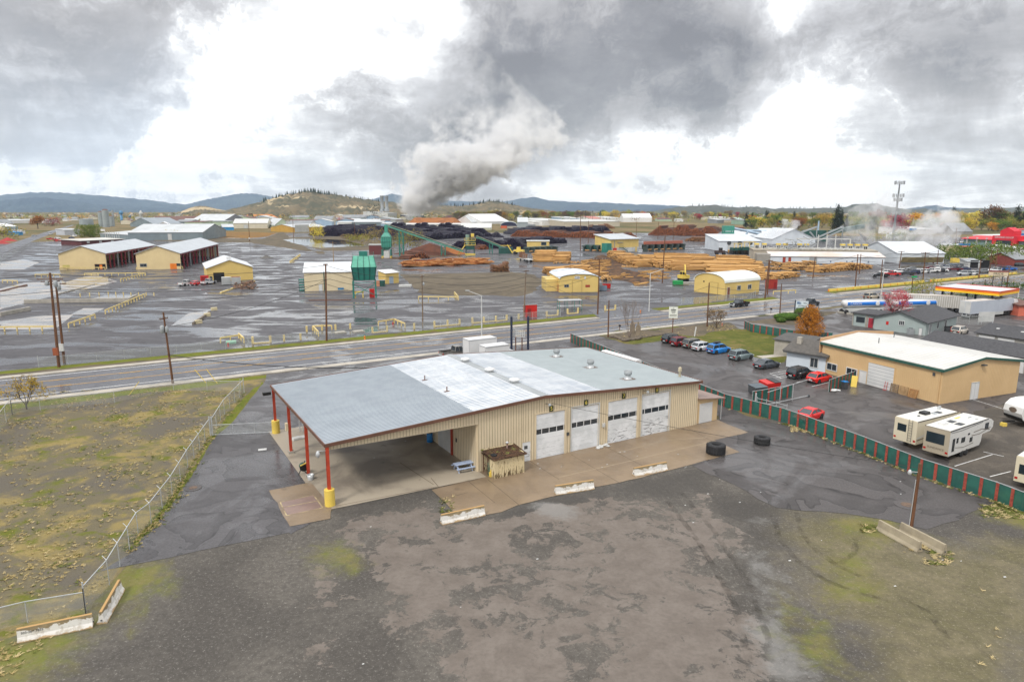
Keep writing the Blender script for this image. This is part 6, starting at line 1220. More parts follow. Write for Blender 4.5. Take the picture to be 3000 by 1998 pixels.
# cream mill building + green hopper
A=G(C2(505,820)); B=G(C2(868,812)); b=Bld('mill_building','cream mill building with pale metal roof behind the green hopper',A,B,12); b.wallroof(5.8,8.3,M('pale_cream',(.66,.56,.37),(.6,.5,.33),.3,.55,rib=((1,1,0),.4,.4)),WROOF,'x',.3,.15)
b.feat('f',C2(615,815),C2(637,767),'door',WHITE,.06,OLDWHITE,.06); b.feat('f',C2(758,807),C2(802,792),'window',M('blue_pane',(.02,.25,.5),(.02,.2,.45),1,.2),.05,OLDWHITE,.08); MB().cyl((5.9,-.15,0),(5.9,-.15,6),.12).build('downpipe',DGREEN,b.o)
o=thing('steel_rack','green steel rack stacked against the left end of the cream mill building','rack',A+Vector((-1.9,.5,0))); 
for z in (.1,.9,1.7,2.5,3.3): MB().box(0,0,z,1.7,1.5,z+.35).build('shelf',GREENST,o)
for x in (0,1.6): MB().box(x,-.1,0,x+.12,0,3.9).build('post',DGREEN,o)
Hf=G(C2(965,870)); ho=thing('hopper','big rusty green steel hopper on tall legs beside the cream mill building','hopper',Hf,rad(12)); HW,HD=5.2,6.2
def leg(x,y): return MB().box(x-.14,y-.14,0,x+.14,y+.14,5.0).build('leg',GREENST,ho)
for x in (-2.4,2.4):
    for y in (0,5.6): leg(x,y)
m=MB(); 
for a_,b_ in (((-2.4,0,.6),(2.4,0,4.2)),((2.4,0,.6),(-2.4,0,4.2)),((2.4,0,.6),(2.4,5.6,4.2)),((2.4,5.6,.6),(2.4,0,4.2)),((-2.4,0,4.6),(2.4,0,4.6)),((2.4,0,4.6),(2.4,5.6,4.6))): m.bar(a_,b_,.16)
m.build('brace',GREENST,ho)
m=MB(); m.add([(-2.7,-.4,9.2),(2.7,-.4,9.2),(2.7,6,9.2),(-2.7,6,9.2),(-2.3,.6,5.2),(2.3,.6,5.2),(2.3,5,5.2),(-2.3,5,5.2)],[(4,5,1,0),(5,6,2,1),(6,7,3,2),(7,4,0,3),(7,6,5,4)]); m.build('bin_body',GREENST,ho)
m=MB(); m.add([(-2.75,-.45,9.22),(2.75,-.45,9.22),(2.75,6,9.22),(-2.75,6,9.22),(-2.2,2.4,12.3),(2.2,2.4,12.3),(2.2,4.8,12.3),(-2.2,4.8,12.3)],[(0,1,5,4),(1,2,6,5),(2,3,7,6),(3,0,4,7),(4,5,6,7)]); m.build('hood',M('mint_green',(.10,.36,.26),(.07,.28,.2),.6,.5,dirt=.4),ho)
m=MB()
for i in range(5): x=-2.2+i*1.1; m.bar((x,.52,5.3),(x*1.15,-.46,9.2),.12); m.bar((x*1.2,-.5,9.3),(x,2.35,12.3),.1)
m.build('rib',DGREEN,ho); m=MB()
for z in (12.9,13.4): m.bar((-2.2,2.4,z),(2.2,2.4,z),.06); m.bar((2.2,2.4,z),(2.2,4.8,z),.06)
for x in (-2.2,-.7,.8,2.2): m.bar((x,2.4,12.3),(x,2.4,13.4),.06)
m.box(-.9,3,12.31,.9,4.4,13.7); m.build('top_platform',GREENST,ho)
ho.scale=(1.32,1,.95); MB().box(1.0,1,.0,2.1,2.2,2.5).build('gearbox',RED,ho); MB().box(-2.2,.2,1.6,-.2,.5,2.0).box(-2.1,.2,0,-1.9,.5,1.6).box(-.5,.2,0,-.3,.5,1.6).build('guard_rail',YELLOW,ho)
A=G(C2(1125,765)); B=G(C2(1225,755)); b=Bld('hut','small yellow hut with white roof and grey blue door',A,B,4); b.wallroof(3.6,4.3,CREAM2,WHITE,'m',.35,.15); b.feat('f',C2(1152,760),C2(1180,705),'door',M('grey_blue',(.35,.42,.5),(.3,.38,.45),1,.5),.05,OLDWHITE,.06)
for x,mt,lab in ((1062,M('salmon',(.55,.25,.15),(.5,.22,.13),1,.6),'salmon box beside the small yellow hut'),(1100,DGREEN,'dark green box beside the small yellow hut')):
    o=thing('storage_box',lab,'box',G(C2(x,780))); MB().box(-.8,-.7,0,.8,.7,1.9).build('box',mt,o); MB().box(-.85,-.75,1.91,.85,.75,2.0).build('lid',GREY,o)
MB().box(-2,-1,0,2,1,.7).build('covered_stack',OLDWHITE,None,G(C2(1275,785)),0,'white sheeted stack on the dirt beside the small yellow hut','stack')
# quonset huts
A=G(C3(625,828)); B=G(C3(932,826)); b=Bld('quonset_hut','yellow barrel roofed hut with a white sign reading SLOW',A,B,19,rz=rad(6)); b.arch(5.5,4.1,CREAM2,M('quonset_roof',(.66,.71,.76),(.56,.62,.68),.2,.4))
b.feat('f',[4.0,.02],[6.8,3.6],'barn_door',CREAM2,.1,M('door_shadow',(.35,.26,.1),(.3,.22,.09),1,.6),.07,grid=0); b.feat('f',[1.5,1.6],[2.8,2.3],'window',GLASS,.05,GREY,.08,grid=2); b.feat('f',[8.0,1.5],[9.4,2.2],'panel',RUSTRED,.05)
s_=b.feat('f',[4.6,4.0],[6.2,4.9],'sign_board',WHITE,.06); text('SLOW',.5,LTX,s_,(5.4,-.075,4.6)); MB().box(4.9,-.075,4.12,5.9,-.062,4.2).build('text_line',LTX,s_); b.feat('f',[7.6,4.0],[8.1,4.8],'sign_board',WHITE,.06); b.feat('l',[2,.02],[3,2.2],'door',RUSTRED,.06)
w_=MB().box(-3.6,3,0,-.01,13,3.7).build('side_wing',CREAM2,b.o)
for x,y,mt,lab in ((955,815,M('blue_grey',(.2,.27,.36),(.17,.23,.3),1,.5),'blue grey skip beside the first quonset hut'),(985,795,RED,'red bin behind the blue grey skip')):
    o=thing('skip',lab,'skip',G(C3(x,y))); MB().profx([(-.8,.1),(.8,.1),(1,1.5),(-1,1.5)],-1.2,1.2).build('bin_body',mt,o); MB().box(-1.22,-.98,1.51,1.22,.98,1.58).build('lid',DGREY,o)
A=G(C3(1655,820)); Bf=G(C3(1890,850)); b=Bld('quonset_hut','cream barrel roofed hut with brown door and square windows',A,Bf,16,rz=ang(A,Bf)); b.arch(6.0,3.5,CREAM2,M('quonset_roof2',(.72,.74,.70),(.64,.67,.64),.2,.45))
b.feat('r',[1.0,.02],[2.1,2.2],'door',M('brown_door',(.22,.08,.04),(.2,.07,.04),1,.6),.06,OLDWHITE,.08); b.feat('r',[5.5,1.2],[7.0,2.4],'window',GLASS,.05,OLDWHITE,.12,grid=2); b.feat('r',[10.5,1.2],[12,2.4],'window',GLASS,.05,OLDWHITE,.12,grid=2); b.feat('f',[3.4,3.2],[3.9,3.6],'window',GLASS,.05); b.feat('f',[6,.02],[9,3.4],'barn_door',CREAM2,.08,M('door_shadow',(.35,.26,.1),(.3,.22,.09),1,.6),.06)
# excavator
g=G(C3(1572,740)); ex=thing('excavator','yellow excavator with raised boom parked behind the second quonset hut','excavator',g,rad(20)); 
for s_ in (-1,1): MB().profx([(-1.7,.2),(-1.4,0),(1.4,0),(1.7,.2),(1.7,.7),(1.4,.9),(-1.4,.9),(-1.7,.7)],s_*1.0-.3,s_*1.0+.3).build('track',BLACK,ex)
MB().box(-1.4,-1.5,.95,1.6,1.6,2.1).build('body',YELLOW,ex); c_=MB().box(-1.4,-1.4,2.11,-.2,.2,3.5).build('cab',YELLOW,ex); MB().box(-1.43,-1.3,2.4,-1.405,.1,3.3).box(-1.3,-1.43,2.4,-.3,-1.405,3.3).build('windows',GLASS,c_)
a_=MB().bar((.1,-1.2,2),(-1.6,-3.0,5.8),.45,.6).build('boom',YELLOW,ex); MB().bar((-1.6,-3.0,5.8),(-2.2,-4.2,3.2),.35,.45).build('dipper',YELLOW,a_)
o=thing('generator','green generator skid in front of the excavator','generator',G(C3(1530,772))); MB().box(-1.6,-.8,.2,1.6,.8,1.5).build('case',M('gen_green',(.02,.3,.08),(.02,.25,.07),1,.5),o); MB().box(1.62,-.8,.2,5.5,.8,1.0).build('skid',CONC,o)
# green cyclone tower with conveyor
g=G(Z3(1095,925)); tw=thing('chip_tower','green steel chip tower on legs at the upper end of the long conveyor','tower',g); hh=hgt(Z3(1095,925),Z3(1095,470))
GR=M('teal_green',(.06,.30,.22),(.045,.24,.18),.5,.5,dirt=.3)
for x in (-4,4):
    for y in (0,6): l=MB().box(x-.4,y-.4,0,x+.4,y+.4,9).build('leg',GREENST,tw); MB().box(x-.45,y-.45,0,x+.45,y+.45,2).build('leg_base',YELLOW,l)
m=MB(); k=[(1.6,8),(4.2,10.5),(4.6,16),(4.6,21),(1.2,26.5)]
vs=[]; 
for r_,z in k: vs+=[(-r_,3-r_*.75,z),(r_,3-r_*.75,z),(r_,3+r_*.75,z),(-r_,3+r_*.75,z)]
m.add(vs,[(i*4+j,i*4+(j+1)%4,(i+1)*4+(j+1)%4,(i+1)*4+j) for i in range(len(k)-1) for j in range(4)]+[(3,2,1,0),tuple(range(len(vs)-4,len(vs)))]); s_=1.0
for i,v in enumerate(m.v): m.v[i]=(v[0],v[1],v[2]*s_ if v[2]>9 else v[2])
m.build('bin_body',GR,tw); m=MB()
for z in (10.6,16,21): m.box(-4.7,-.6,z*s_-.2,4.7,-.45,z*s_+.2)
for x in (-3,-1,1,3): m.box(x-.12,-.58,10.5*s_,x+.12,-.46,21*s_)
m.build('rib',DGREEN,tw); tw.scale=(.56,.56,hh/33); MB().box(-1.4,1.5,25.5*s_,1.4,4.5,33).build('head_box',GR,tw); m=MB()
for i in range(9): m.box(5.0,2,9+i*2.6*s_,6.2,4,9.15+i*2.6*s_)
m.bar((5,2,0),(5,2,30*s_),.2); m.bar((6.2,4,0),(6.2,4,30*s_),.2); m.build('stair',M('stair_rust',(.25,.12,.07),(.2,.1,.06),1,.7),tw); MB().box(-2.6,.5,0,2.6,4,7).build('truck_bay',OLDWHITE,tw)
o=thing('trailer_box','maroon and white box van parked left of the green chip tower','trailer',G(Z3(968,905))); MB().box(-4,-1.5,1,4,1.5,6).build('box',M('maroon2',(.15,.04,.04),(.13,.04,.04),1,.5),o); MB().box(-4.1,-1.6,6.01,4.1,1.6,6.6).build('roof',OLDWHITE,o)
def conveyor(p,zp,q,zq,label,mat,wd=2.2,legs=((.28,1),(.74,1))):
    a_=G(p); b_=G(q); a_.z=zp; b_.z=zq; o=thing('conveyor',label,'conveyor'); MB().bar(a_,b_,wd,wd*.5).build('belt_frame',mat,o); up=Vector((0,0,wd*.45)); MB().bar(a_+up,b_+up,wd*.7,.2).build('belt',DGREY,o)
    d=(b_-a_).normalized(); sd_=Vector((-d.y,d.x,0)).normalized()*wd*.55
    for s_ in (-1,1): MB().bar(a_+sd_*s_+Vector((0,0,wd*.75)),b_+sd_*s_+Vector((0,0,wd*.75)),.18).build('handrail',M('rail_pale',(.45,.5,.35),(.4,.45,.3),1,.5),o)
    for k,_ in legs:
        c=a_.lerp(b_,k); m=MB(); ww=wd*.7
        for x in (-ww,ww):
            for y in (-ww,ww): m.bar((c.x+x,c.y+y,0),(c.x+x,c.y+y,c.z-wd*.3),.35)
        n_=max(1,int(c.z/5))
        for i in range(n_): z0=c.z*i/n_; z1=c.z*(i+1)/n_-.5; m.bar((c.x-ww,c.y-ww,z0),(c.x+ww,c.y-ww,z1),.2); m.bar((c.x+ww,c.y-ww,z0),(c.x-ww,c.y-ww,z1),.2)
        m.build('trestle',GREENST,o)
    return o
g=G(Z3(1095,915)); conveyor(Z3(1090,900),hh*.97,Z3(2150,885),2.0,'long green conveyor slanting down from the chip tower',M('conv_green',(.10,.33,.24),(.08,.27,.2),.5,.5),1.5,((.20,1),(.74,1)))
def chipper(p,label,k=1.0):
    o=thing('debarker',label,'machine',G(p)); MB().box(-5*k,-2,0,5*k,2,1.2*k).build('base',YELLOW,o); m=MB()
    for x in (-4*k,4*k): m.box(x-.4,-1.5,1.2*k,x+.4,1.5,11*k)
    m.build('frame',DGREEN,o); MB().box(-4.4*k,-2,5*k,4.4*k,2,8.5*k).build('drum_housing',DGREEN,o); MB().cyl((-2.5*k,0,8.5*k),(-2.5*k,0,19*k),1.9*k,n=14).build('cyclone',M('cyc_green',(.22,.33,.28),(.18,.27,.23),.6,.5),o); MB().box(.5*k,-2,9*k,5*k,2,15*k).build('tower_box',DGREEN,o)
    m=MB()
    for z in (9.2*k,13.5*k):
        for x in (-5.5*k,-1.8*k,1.8*k,5.5*k): m.bar((x,-2.6,z),(x,-2.6,z+2.2*k),.25)
        m.bar((-5.5*k,-2.6,z+2.2*k),(5.5*k,-2.6,z+2.2*k),.3); m.bar((-5.5*k,-2.6,z+.1),(5.5*k,-2.6,z+.1),.5)
    m.bar((-12*k,-2.6,0),(-5*k,-2.6,9*k),.9); m.box(1*k,-2.7,17*k,4*k,2,20*k); m.build('platform',YELLOW,o); o.scale=(.56,.56,.58); return o
chipper(Z4(130,880),'tall green and yellow debarker at the foot of the long conveyor')
conveyor(Z4(220,868),9.2,Z4(610,850),2.2,'shorter green conveyor running right from the yellow debarker',M('conv_green',(.10,.33,.24),(.08,.27,.2),.5,.5),1.2,((.5,1),(.96,1)))
o=thing('machine_base','green and yellow drive station at the foot of the shorter conveyor','machine',G(Z4(620,862))); MB().box(-4,-2,0,4,2,3.4).build('base',DGREEN,o); MB().bar((1,-2.2,5),(4,-2.2,.3),.5).bar((-3,-2.2,4.6),(3,-2.2,4.6),.3).build('handrail',YELLOW,o)
# sorting line
def bins(p,q,n_,label,hz,back=None):
    A=G(p); B=G(q); L_=(B-A).length; o=thing('sorting_line',label,'sorting line',A,ang(A,B)); 
    for i in range(n_+1):
        x=L_*i/n_; MB().profy([(x-.3,0),(x+.3,0),(x+.3,hz*.6),(x+.9,hz),(x-.9,hz),(x-.3,hz*.6)],0,4).build('bin_frame',M('bin_grey',(.06,.085,.08),(.05,.07,.065),1,.5),o)
    MB().box(0,4.0,hz*.25,L_,5.2,hz*1.05).build('back_beam',DGREEN,o)
    m=MB(); rn=random.Random(n_)
    for i in range(n_):
        for j in range(3): x=L_*(i+.2)/n_; m.cyl((x,1+j*.7,.5+rn.random()*.4),(x+L_/n_*.6,1+j*.7,.5+rn.random()*.4),.35,n=6)
    m.build('log',M('pale_log',(.5,.28,.11),(.4,.21,.08),1,.7),o)
    if back: MB().box(0,2.0,hz*1.06,L_,3.8,hz*1.55).build('hopper_row',back,o)
    return o
bins(Z5(925,735),Z5(1440,715),6,'dark sorting line with rusty red hoppers right of the yellow control house',3.6,M('salmon_steel',(.42,.14,.09),(.3,.1,.07),1,.6))
bins(Z4(940,855),Z4(1330,835),5,'dark green sorting line left of the yellow control house behind the log trailer',3.0)
bins(Z4(1690,835),Z4(1980,840),3,'green curved sorting bins at the left wall of the yellow control house',3.6)
A=G(Z4(915,800)); b=Bld('control_cabin','small cream control cabin above the left sorting line',A,A+Vector((14,0,0)),6); b.wallroof(4.8,5.1,CREAM2,OLDWHITE,'m',.4,.2); b.feat('f',[9,2.4],[12,4.2],'window',GLASS,.05,GREY,.2)
A=G(Z4(2065,845)); B=G(Z5(800,735)); b=Bld('control_house','yellow control house with white sloping roof and white lower wall',A,B,15,rz=ang(A,B)); b.wallroof(7.4,9.6,CREAM2,striped('ctl_roof',(.50,.53,.56),(.30,.32,.35),0,2.4,.25),'m',.8,.3)
b.feat('f',[.1,.02],[b.w-.1,2.5],'base_wall',OLDWHITE,.08); b.feat('f',[1.8,.05],[3.9,2.4],'locker',RED,.9); b.feat('f',[b.w-2.6,.02],[b.w-1.2,2.6],'door',CREAM2,.14,GREY,.1)
MB().bar((8,-1.2,2.6),(12,-1.2,.3),.4).bar((5.6,-1.2,2.6),(8,-1.2,2.6),.4).bar((5.7,-1.2,3.6),(8,-1.2,3.6),.12).bar((8,-1.2,3.6),(12,-1.2,1.3),.12).build('stair',DGREEN,b.o); MB().cyl((2.8,-.2,2),(2.8,-.2,6.6),.2).build('downpipe',GREY,b.o); MB().box(5,-.6,5.4,9,-.1,5.7).build('canopy',GREY,b.o)
MB().box(-3.5,-1,0,-.02,4,5.2).build('annexe',GREENST,b.o)
# ---------------------------------------------------------------- logs
def logmat(name,a,b,ea,eb):
    n=NM(name); c=n.mix(n.step(n.noise(.35,4,.6),.35,.65),a,b); c=n.mix(n.step(n.noise(2.5,4,.7,0,n.scale((.4,1,1))),.5,.7,0,.6),c,tuple(x*.4 for x in a)); n.out(c,.75,0,.3)
    c=n.mix(.5,c,n.mix(n.nd('ShaderNodeNewGeometry').outputs['Random Per Island'],tuple(x*.45 for x in b),tuple(min(1,x*1.35) for x in a))); n.out(c,.75,0,.3); e_=NM(name+'_end'); c=e_.mix(e_.step(e_.noise(1.3,3,.7),.35,.65),ea,eb); e_.out(c,.8,0,.2); return [n.m,e_.m]
YL=logmat('peeled_log',(.50,.29,.10),(.33,.17,.06),(.58,.37,.17),(.36,.2,.09)); RL=logmat('red_log',(.17,.075,.05),(.10,.05,.035),(.36,.13,.055),(.15,.05,.03)); DL=logmat('dark_log',(.028,.026,.045),(.075,.07,.085),(.012,.010,.030),(.035,.022,.05)); BL_=logmat('brown_log',(.22,.11,.06),(.14,.075,.05),(.3,.16,.08),(.2,.1,.05))
def stack(A,B,h,L_,dia,rnd,taper=1.0,jit=.4,spare=.0):
    """log centres and axes: a row from A to B on the ground, logs lying away from it"""
    A=Vector((A[0],A[1],0)); B=Vector((B[0],B[1],0)); d=(B-A); ln=d.length; d/=ln; a=Vector((-d.y,d.x,0))
    if a.y<0 and abs(a.y)>abs(a.x)*.3: a=-a
    out=[]; dz=dia*.87; k=0; z=dia/2
    while z<h:
        x=dia/2+k*dia*.5*taper+(dia*.5 if k%2 and taper==0 else 0); e_=ln-k*dia*.5*taper
        while x<e_:
            hh=h*(.80+.2*math.sin(x*.23+A.x)+.12*math.sin(x*.71+A.y))
            if z<hh*1.0: 
                o=rnd.uniform(-jit,jit); out.append((A+d*x+a*o+Vector((0,0,z+rnd.uniform(-.05,.05)*dia)),(a+d*rnd.uniform(-.05,.05)).normalized(),L_*rnd.uniform(.9,1.08),dia*rnd.uniform(.82,1.12)/2))
            x+=dia*rnd.uniform(.97,1.08)
        z+=dz; k+=1
    return out
def logs_into(m,L_,n=6):
    for c,a,l,r in L_:
        m.mi=0; m.cyl(c,c+a*l,r,r*.9,n=n,capm=1)
rn=random.Random(21)
def deck(rows,label,mats,dia,L_,name='log_deck',taper=1.0):
    m=MB()
    for A,B,h in rows: logs_into(m,stack(A,B,h,L_,dia,rn,taper*2.4,.8),6)
    return m.build(name,mats,label=label,cat='log deck',kind='stuff')
deck([(G(Z3(20,612)),G(Z3(900,640)),8),(G(Z3(300,590)),G(Z3(1250,622)),8.5),(G(Z3(1060,655)),G(Z3(1700,668)),6.5),(G(Z3(160,575)),G(Z3(1100,590)),9.5)],'dark blue black log deck behind the pond, left part under the conveyor',DL,.95,22)
deck([(G(Z3(1200,590)),G(Z3(2340,605)),8),(G(Z3(1400,690)),G(Z4(200,640)),5.5),(G(Z3(1500,625)),G(Z4(420,605)),7),(G(Z3(1000,560)),G(Z4(120,560)),10)],'dark blue black log deck behind the upper half of the long conveyor',DL,.95,20)
deck([(G(Z3(1960,785)),G(Z4(920,800)),7),(G(Z4(650,770)),G(Z4(1480,715)),5),(G(Z4(-100,640)),G(Z4(590,640)),5)],'dark log deck standing behind the yellow debarker and shorter conveyor',DL,.85,14)
deck([(G(Z4(230,810)),G(Z4(410,805)),4.5)],'small stack of reddish log ends beside the yellow debarker',RL,.8,12)
deck([(G(Z4(680,630)),G(Z5(330,560)),6.2),(G(Z4(1930,655)),G(Z5(800,560)),5.5)],'long low red brown log deck behind the yellow control house',RL,.95,22)
deck([(G(Z4(720,600)),G(Z4(2100,575)),7.5)],'dark log deck behind the long low red brown one',DL,1.2,24)
deck([(G(Z4(1750,520)),G(Z4(2140,520)),6)],'far brown log deck before the tan distribution hall',BL_,1.4,24)
deck([(G(Z5(930,512)),G(Z5(1965,532)),9.6)],'biggest red brown log deck on the right before the dry field',RL,1.15,26)
deck([(G(Z5(2075,505)),G(Z5(2320,495)),7)],'red brown log deck end behind the teal cyclone',RL,1.1,20)
deck([(G(Z5(1440,598)),G(Z5(1690,608)),4.6)],'brown bundle of long logs lying before the biggest log deck',BL_,.8,16,taper=.6)
deck([(G(Z3(1400,945)),G(Z3(1690,925)),3.6)],'reddish heap of log ends beside the sawdust heap',RL,.8,8)
deck([(G(Z4(440,1118)),G(Z4(665,1112)),4.4)],'squared brown bundle of bolts standing alone on the wet yard',BL_,.42,5,taper=0)
# yellow peeled logs: the nearest three hundred one by one, the rest as one mass
U_=Vector((math.cos(rad(28)),math.sin(rad(28)),0))
near=[]; far=[]
YS=[(Z6(1500,1035),Z6(2255,975),3.6,6),(Z6(860,1130),Z6(1240,1090),2.4,5),(Z6(600,1140),Z6(880,1120),2.8,5),(Z6(1090,1005),Z6(1440,985),2.4,5),(Z6(700,985),Z6(960,995),2.2,5),(Z6(870,940),Z6(1500,935),2.6,5),(Z6(420,1060),Z6(700,1060),2.2,5),
    (Z6(100,860),Z6(130,940),3.4,14),(Z6(210,905),Z6(230,960),2.6,14),(Z6(-60,920),Z6(-20,1040),2.8,20),
    (Z5(380,810),Z5(560,890),4.6,7),(Z5(520,880),Z5(760,960),3.8,7),(Z5(560,960),Z5(800,965),1.2,6),(Z5(760,850),Z5(1040,960),3.6,8),(Z5(1030,860),Z5(1070,950),5.0,15),(Z5(1330,850),Z5(1400,940),4.2,14),(Z5(1040,940),Z5(1240,1000),3.6,9),(Z5(1240,950),Z5(1300,1005),3.4,12),(Z5(1500,920),Z5(1560,1000),3.2,14),(Z5(1700,930),Z5(1780,1010),3.0,12),(Z5(1620,900),Z5(1900,920),2.8,6),
    (Z4(1275,985),Z4(1300,900),5.2,9),(Z4(1480,985),Z4(1500,900),4.2,9),(Z4(1275,1000),Z4(1690,1000),1.4,2),(Z4(1500,1090),Z4(1560,1150),3.8,6),(Z4(1640,1110),Z4(1850,1180),2.2,5),(Z4(1150,1120),Z4(1230,1170),3.2,7),(Z4(1330,1100),Z4(1420,1130),3.0,4),(Z5(300,1140),Z5(440,1140),1.8,6),(Z5(2000,1060),Z5(2355,1050),1.6,4)]
for A,B,h,L_ in YS:
    far+=[l for l in stack(G(A),G(B),h*.8,L_,.56,rn,1.6,1.1) if rn.random()>.05]
def bigness(l): return -l[3]*l[2]/max(1,(l[0]-Vector((0,0,EYE))).length)
front=[]; seen={}
for l in far:
    k=(round(l[0].x/.5),round(l[0].y/3.0)); 
    if k not in seen or seen[k][0].z<l[0].z: seen[k]=l
cand=sorted(seen.values(),key=lambda l:(l[0]-Vector((0,0,EYE))).length-l[0].z*6)[:300]; ids=set(id(l) for l in cand)
m=MB(); logs_into(m,[l for l in far if id(l) not in ids],6); m.build('peeled_logs',YL,label='stacks of yellow peeled logs spread over the mill yard',cat='logs',kind='stuff')
lm=MB(); lm.cyl((0,0,0),(1,0,0),1,.9,n=7,capm=1); LM=lm.mesh('peeled_log',YL)
for l in cand:
    o=bpy.data.objects.new('peeled_log',LM); COL.objects.link(o); o.location=l[0]; o.rotation_euler=(0,-math.asin(l[1].z),math.atan2(l[1].y,l[1].x)); o.scale=(l[2],l[3],l[3]); tag(o,'yellow peeled log on top of the stacks by the mill parking','log','yellow peeled logs in the nearest stacks')
# slab piles on trailers, heaps
n=NM('orange_slabs'); c=n.mix(n.step(n.nd('ShaderNodeNewGeometry').outputs['Random Per Island'],.1,.9),(.30,.085,.02),(.60,.32,.13)); SLABM=n.out(c,.8,0,.2)
m=MB(); rn2=random.Random(4); A=G(Z3(1330,1055)); B=G(Z4(360,1010)); d=(B-A).normalized(); s_=Vector((-d.y,d.x,0))
for i in range(900):
    x=rn2.random()*(B-A).length; y=rn2.uniform(0,9); z=(2.0+1.1*math.sin(x*.55+y)+.7*math.sin(x*1.3))*rn2.random()**.6*(1-abs(y-4.5)/7); p=A+d*x+s_*y+Vector((0,0,z+.2)); q=p+d*rn2.uniform(3,5)+Vector((0,0,rn2.uniform(-.5,.5))); m.bar(p,q,.45,.2)
m.build('slab_pile',SLABM,label='long wavy pile of orange sawn slabs below the chip tower',cat='slab pile',kind='stuff')
def heap(p,rx,ry,h,mat,label,n=26,name='heap'):
    g=G(p); m=MB(); r_=random.Random(int(g.x)); vs=[(g.x,g.y,h)]
    for j in range(1,7):
        for i in range(n): t=2*math.pi*i/n; k=j/6*(1+r_.uniform(-.05,.05)); vs.append((g.x+rx*k*math.cos(t),g.y+ry*k*math.sin(t),max(-.1,h*(1-j/6)**1.15+r_.uniform(-.03,.05)*h*(j<6))))
    m.add(vs,[(0,1+i,1+(i+1)%n) for i in range(n)]+[(1+j*n+i,1+(j+1)*n+i,1+(j+1)*n+(i+1)%n,1+j*n+(i+1)%n) for j in range(5) for i in range(n)],True); return m.build(name,mat,label=label,cat='heap',kind=None)
SAW=soil_mat('sawdust',((.34,.13,.045),(.26,.10,.04,.5),(.40,.17,.06,.58)),(.06,.2),.9,.3); BRK=soil_mat('bark_heap',((.13,.05,.032),(.085,.036,.026,.5)),(.1,.3))
heap(Z3(1700,865),20,14,6,BRK,'dark red brown bark heap under the long conveyor'); heap(Z3(1930,868),12,8,4,SAW,'orange brown bark heap beside the conveyor trestle')
def ridge(A,B,h,wd,mat,label):
    A=G(A); B=G(B); d=(B-A); L_=d.length; d/=L_; s_=Vector((-d.y,d.x,0)); m=MB(); N=40; r_=random.Random(8); vs=[]
    for i in range(N+1):
        x=L_*i/N; e_=min(1,i/6,(N-i)/6)
        for j in range(7): k=j/6; z=h*e_*min(1,(1-abs(2*k-1))*1.6)*(1+.06*r_.uniform(-1,1)) if 0<j<6 else -.1; p=A+d*x+s_*(wd*k); vs.append((p.x,p.y,z))
    m.add(vs,[(i*7+j,(i+1)*7+j,(i+1)*7+j+1,i*7+j+1) for i in range(N) for j in range(6)],True); return m.build('heap',mat,label=label,cat='heap')
ridge(Z3(1330,462),Z3(2130,462),10,70,SAW,'long orange brown sawdust mound beside the steaming plant'); ridge(Z2(1370,372),Z2(1760,368),9,80,M('orange_heap',(.55,.20,.05),(.45,.16,.04),.05,.9),'bright orange sawdust mound far off at the wigwam burner'); ridge(Z3(1960,392),Z4(560,385),9,80,M('maroon_heap',(.13,.05,.04),(.1,.04,.035),.05,.9),'dark maroon bark mound far behind the sawdust mound')
heap(Z2(1560,925),3.6,3,1.6,M('gravel_heap',(.09,.085,.08),(.12,.11,.1),.5,.9),'small dark gravel heap in the yard right of the long sheds'); heap(Z2(1420,770),3.4,2.5,1.3,M('gravel_heap',(.09,.085,.08),(.12,.11,.1),.5,.9),'small dark gravel heap by the railway dirt track'); heap(Z1(110,690),7,5,2.8,M('red_mulch',(.35,.035,.03),(.28,.03,.03),.3,.9),'red mulch heap beside the country road'); heap(Z1(0,725),8,5,2.4,M('red_mulch',(.35,.035,.03),(.28,.03,.03),.3,.9),'smaller red mulch heap cut by the left edge')
o=thing('flatbed_trailer','flatbed trailer loaded with brown bolts in the middle of the wet yard','trailer',G(Z4(965,985)),rad(108)); MB().box(0,-1.3,1.1,14,1.3,1.4).build('deck',OLDWHITE,o); MB().box(8,-1.2,1.41,11,1.2,3.4).box(11.5,-1.2,1.41,13.8,1.2,4.2).build('load',BL_[0],o)
for x in (2,3.4,12): axle(o,x,.8)
for x in (1,4,7): MB().box(x,1.31,1.4,x+.15,1.45,3.2).box(x,-1.45,1.4,x+.15,-1.31,3.2).build('stake',GREY,o)
def loader(p,rz,c,label):
    o=thing('loader',label,'loader',G(p),rz); MB().box(-3,-1.2,1.2,2.4,1.2,2.5).build('body',c,o); cb=MB().box(-.8,-.9,2.51,1,.9,4).build('cab',c,o); MB().box(-.7,-.92,2.9,.9,-.905,3.8).box(1.003,-.8,2.9,1.02,.8,3.8).build('windows',GLASS,cb); axle(o,-1.9,.9,.85); axle(o,1.9,.9,.85)
    MB().bar((2,0,2.2),(4.4,0,1.0),.8,.5).build('boom',c,o); return o
loader(Z6(140,790),rad(-5),M('dark_brown_machine',(.06,.035,.03),(.05,.03,.025),1,.5),'dark log loader before the porthole wall of the mill'); loader(Z4(800,872),rad(160),YELLOW,'small yellow forklift before the left sorting line')
m=MB(); logs_into(m,[(G(Z6(245,765))+Vector((0,0,.6+.5*j)),Vector((1,0,0)),6,.5) for j in range(3)]); m.build('log_bundle',YL,label='bundle of yellow logs held by the dark log loader',cat='logs')
rn3=random.Random(9); m=MB()
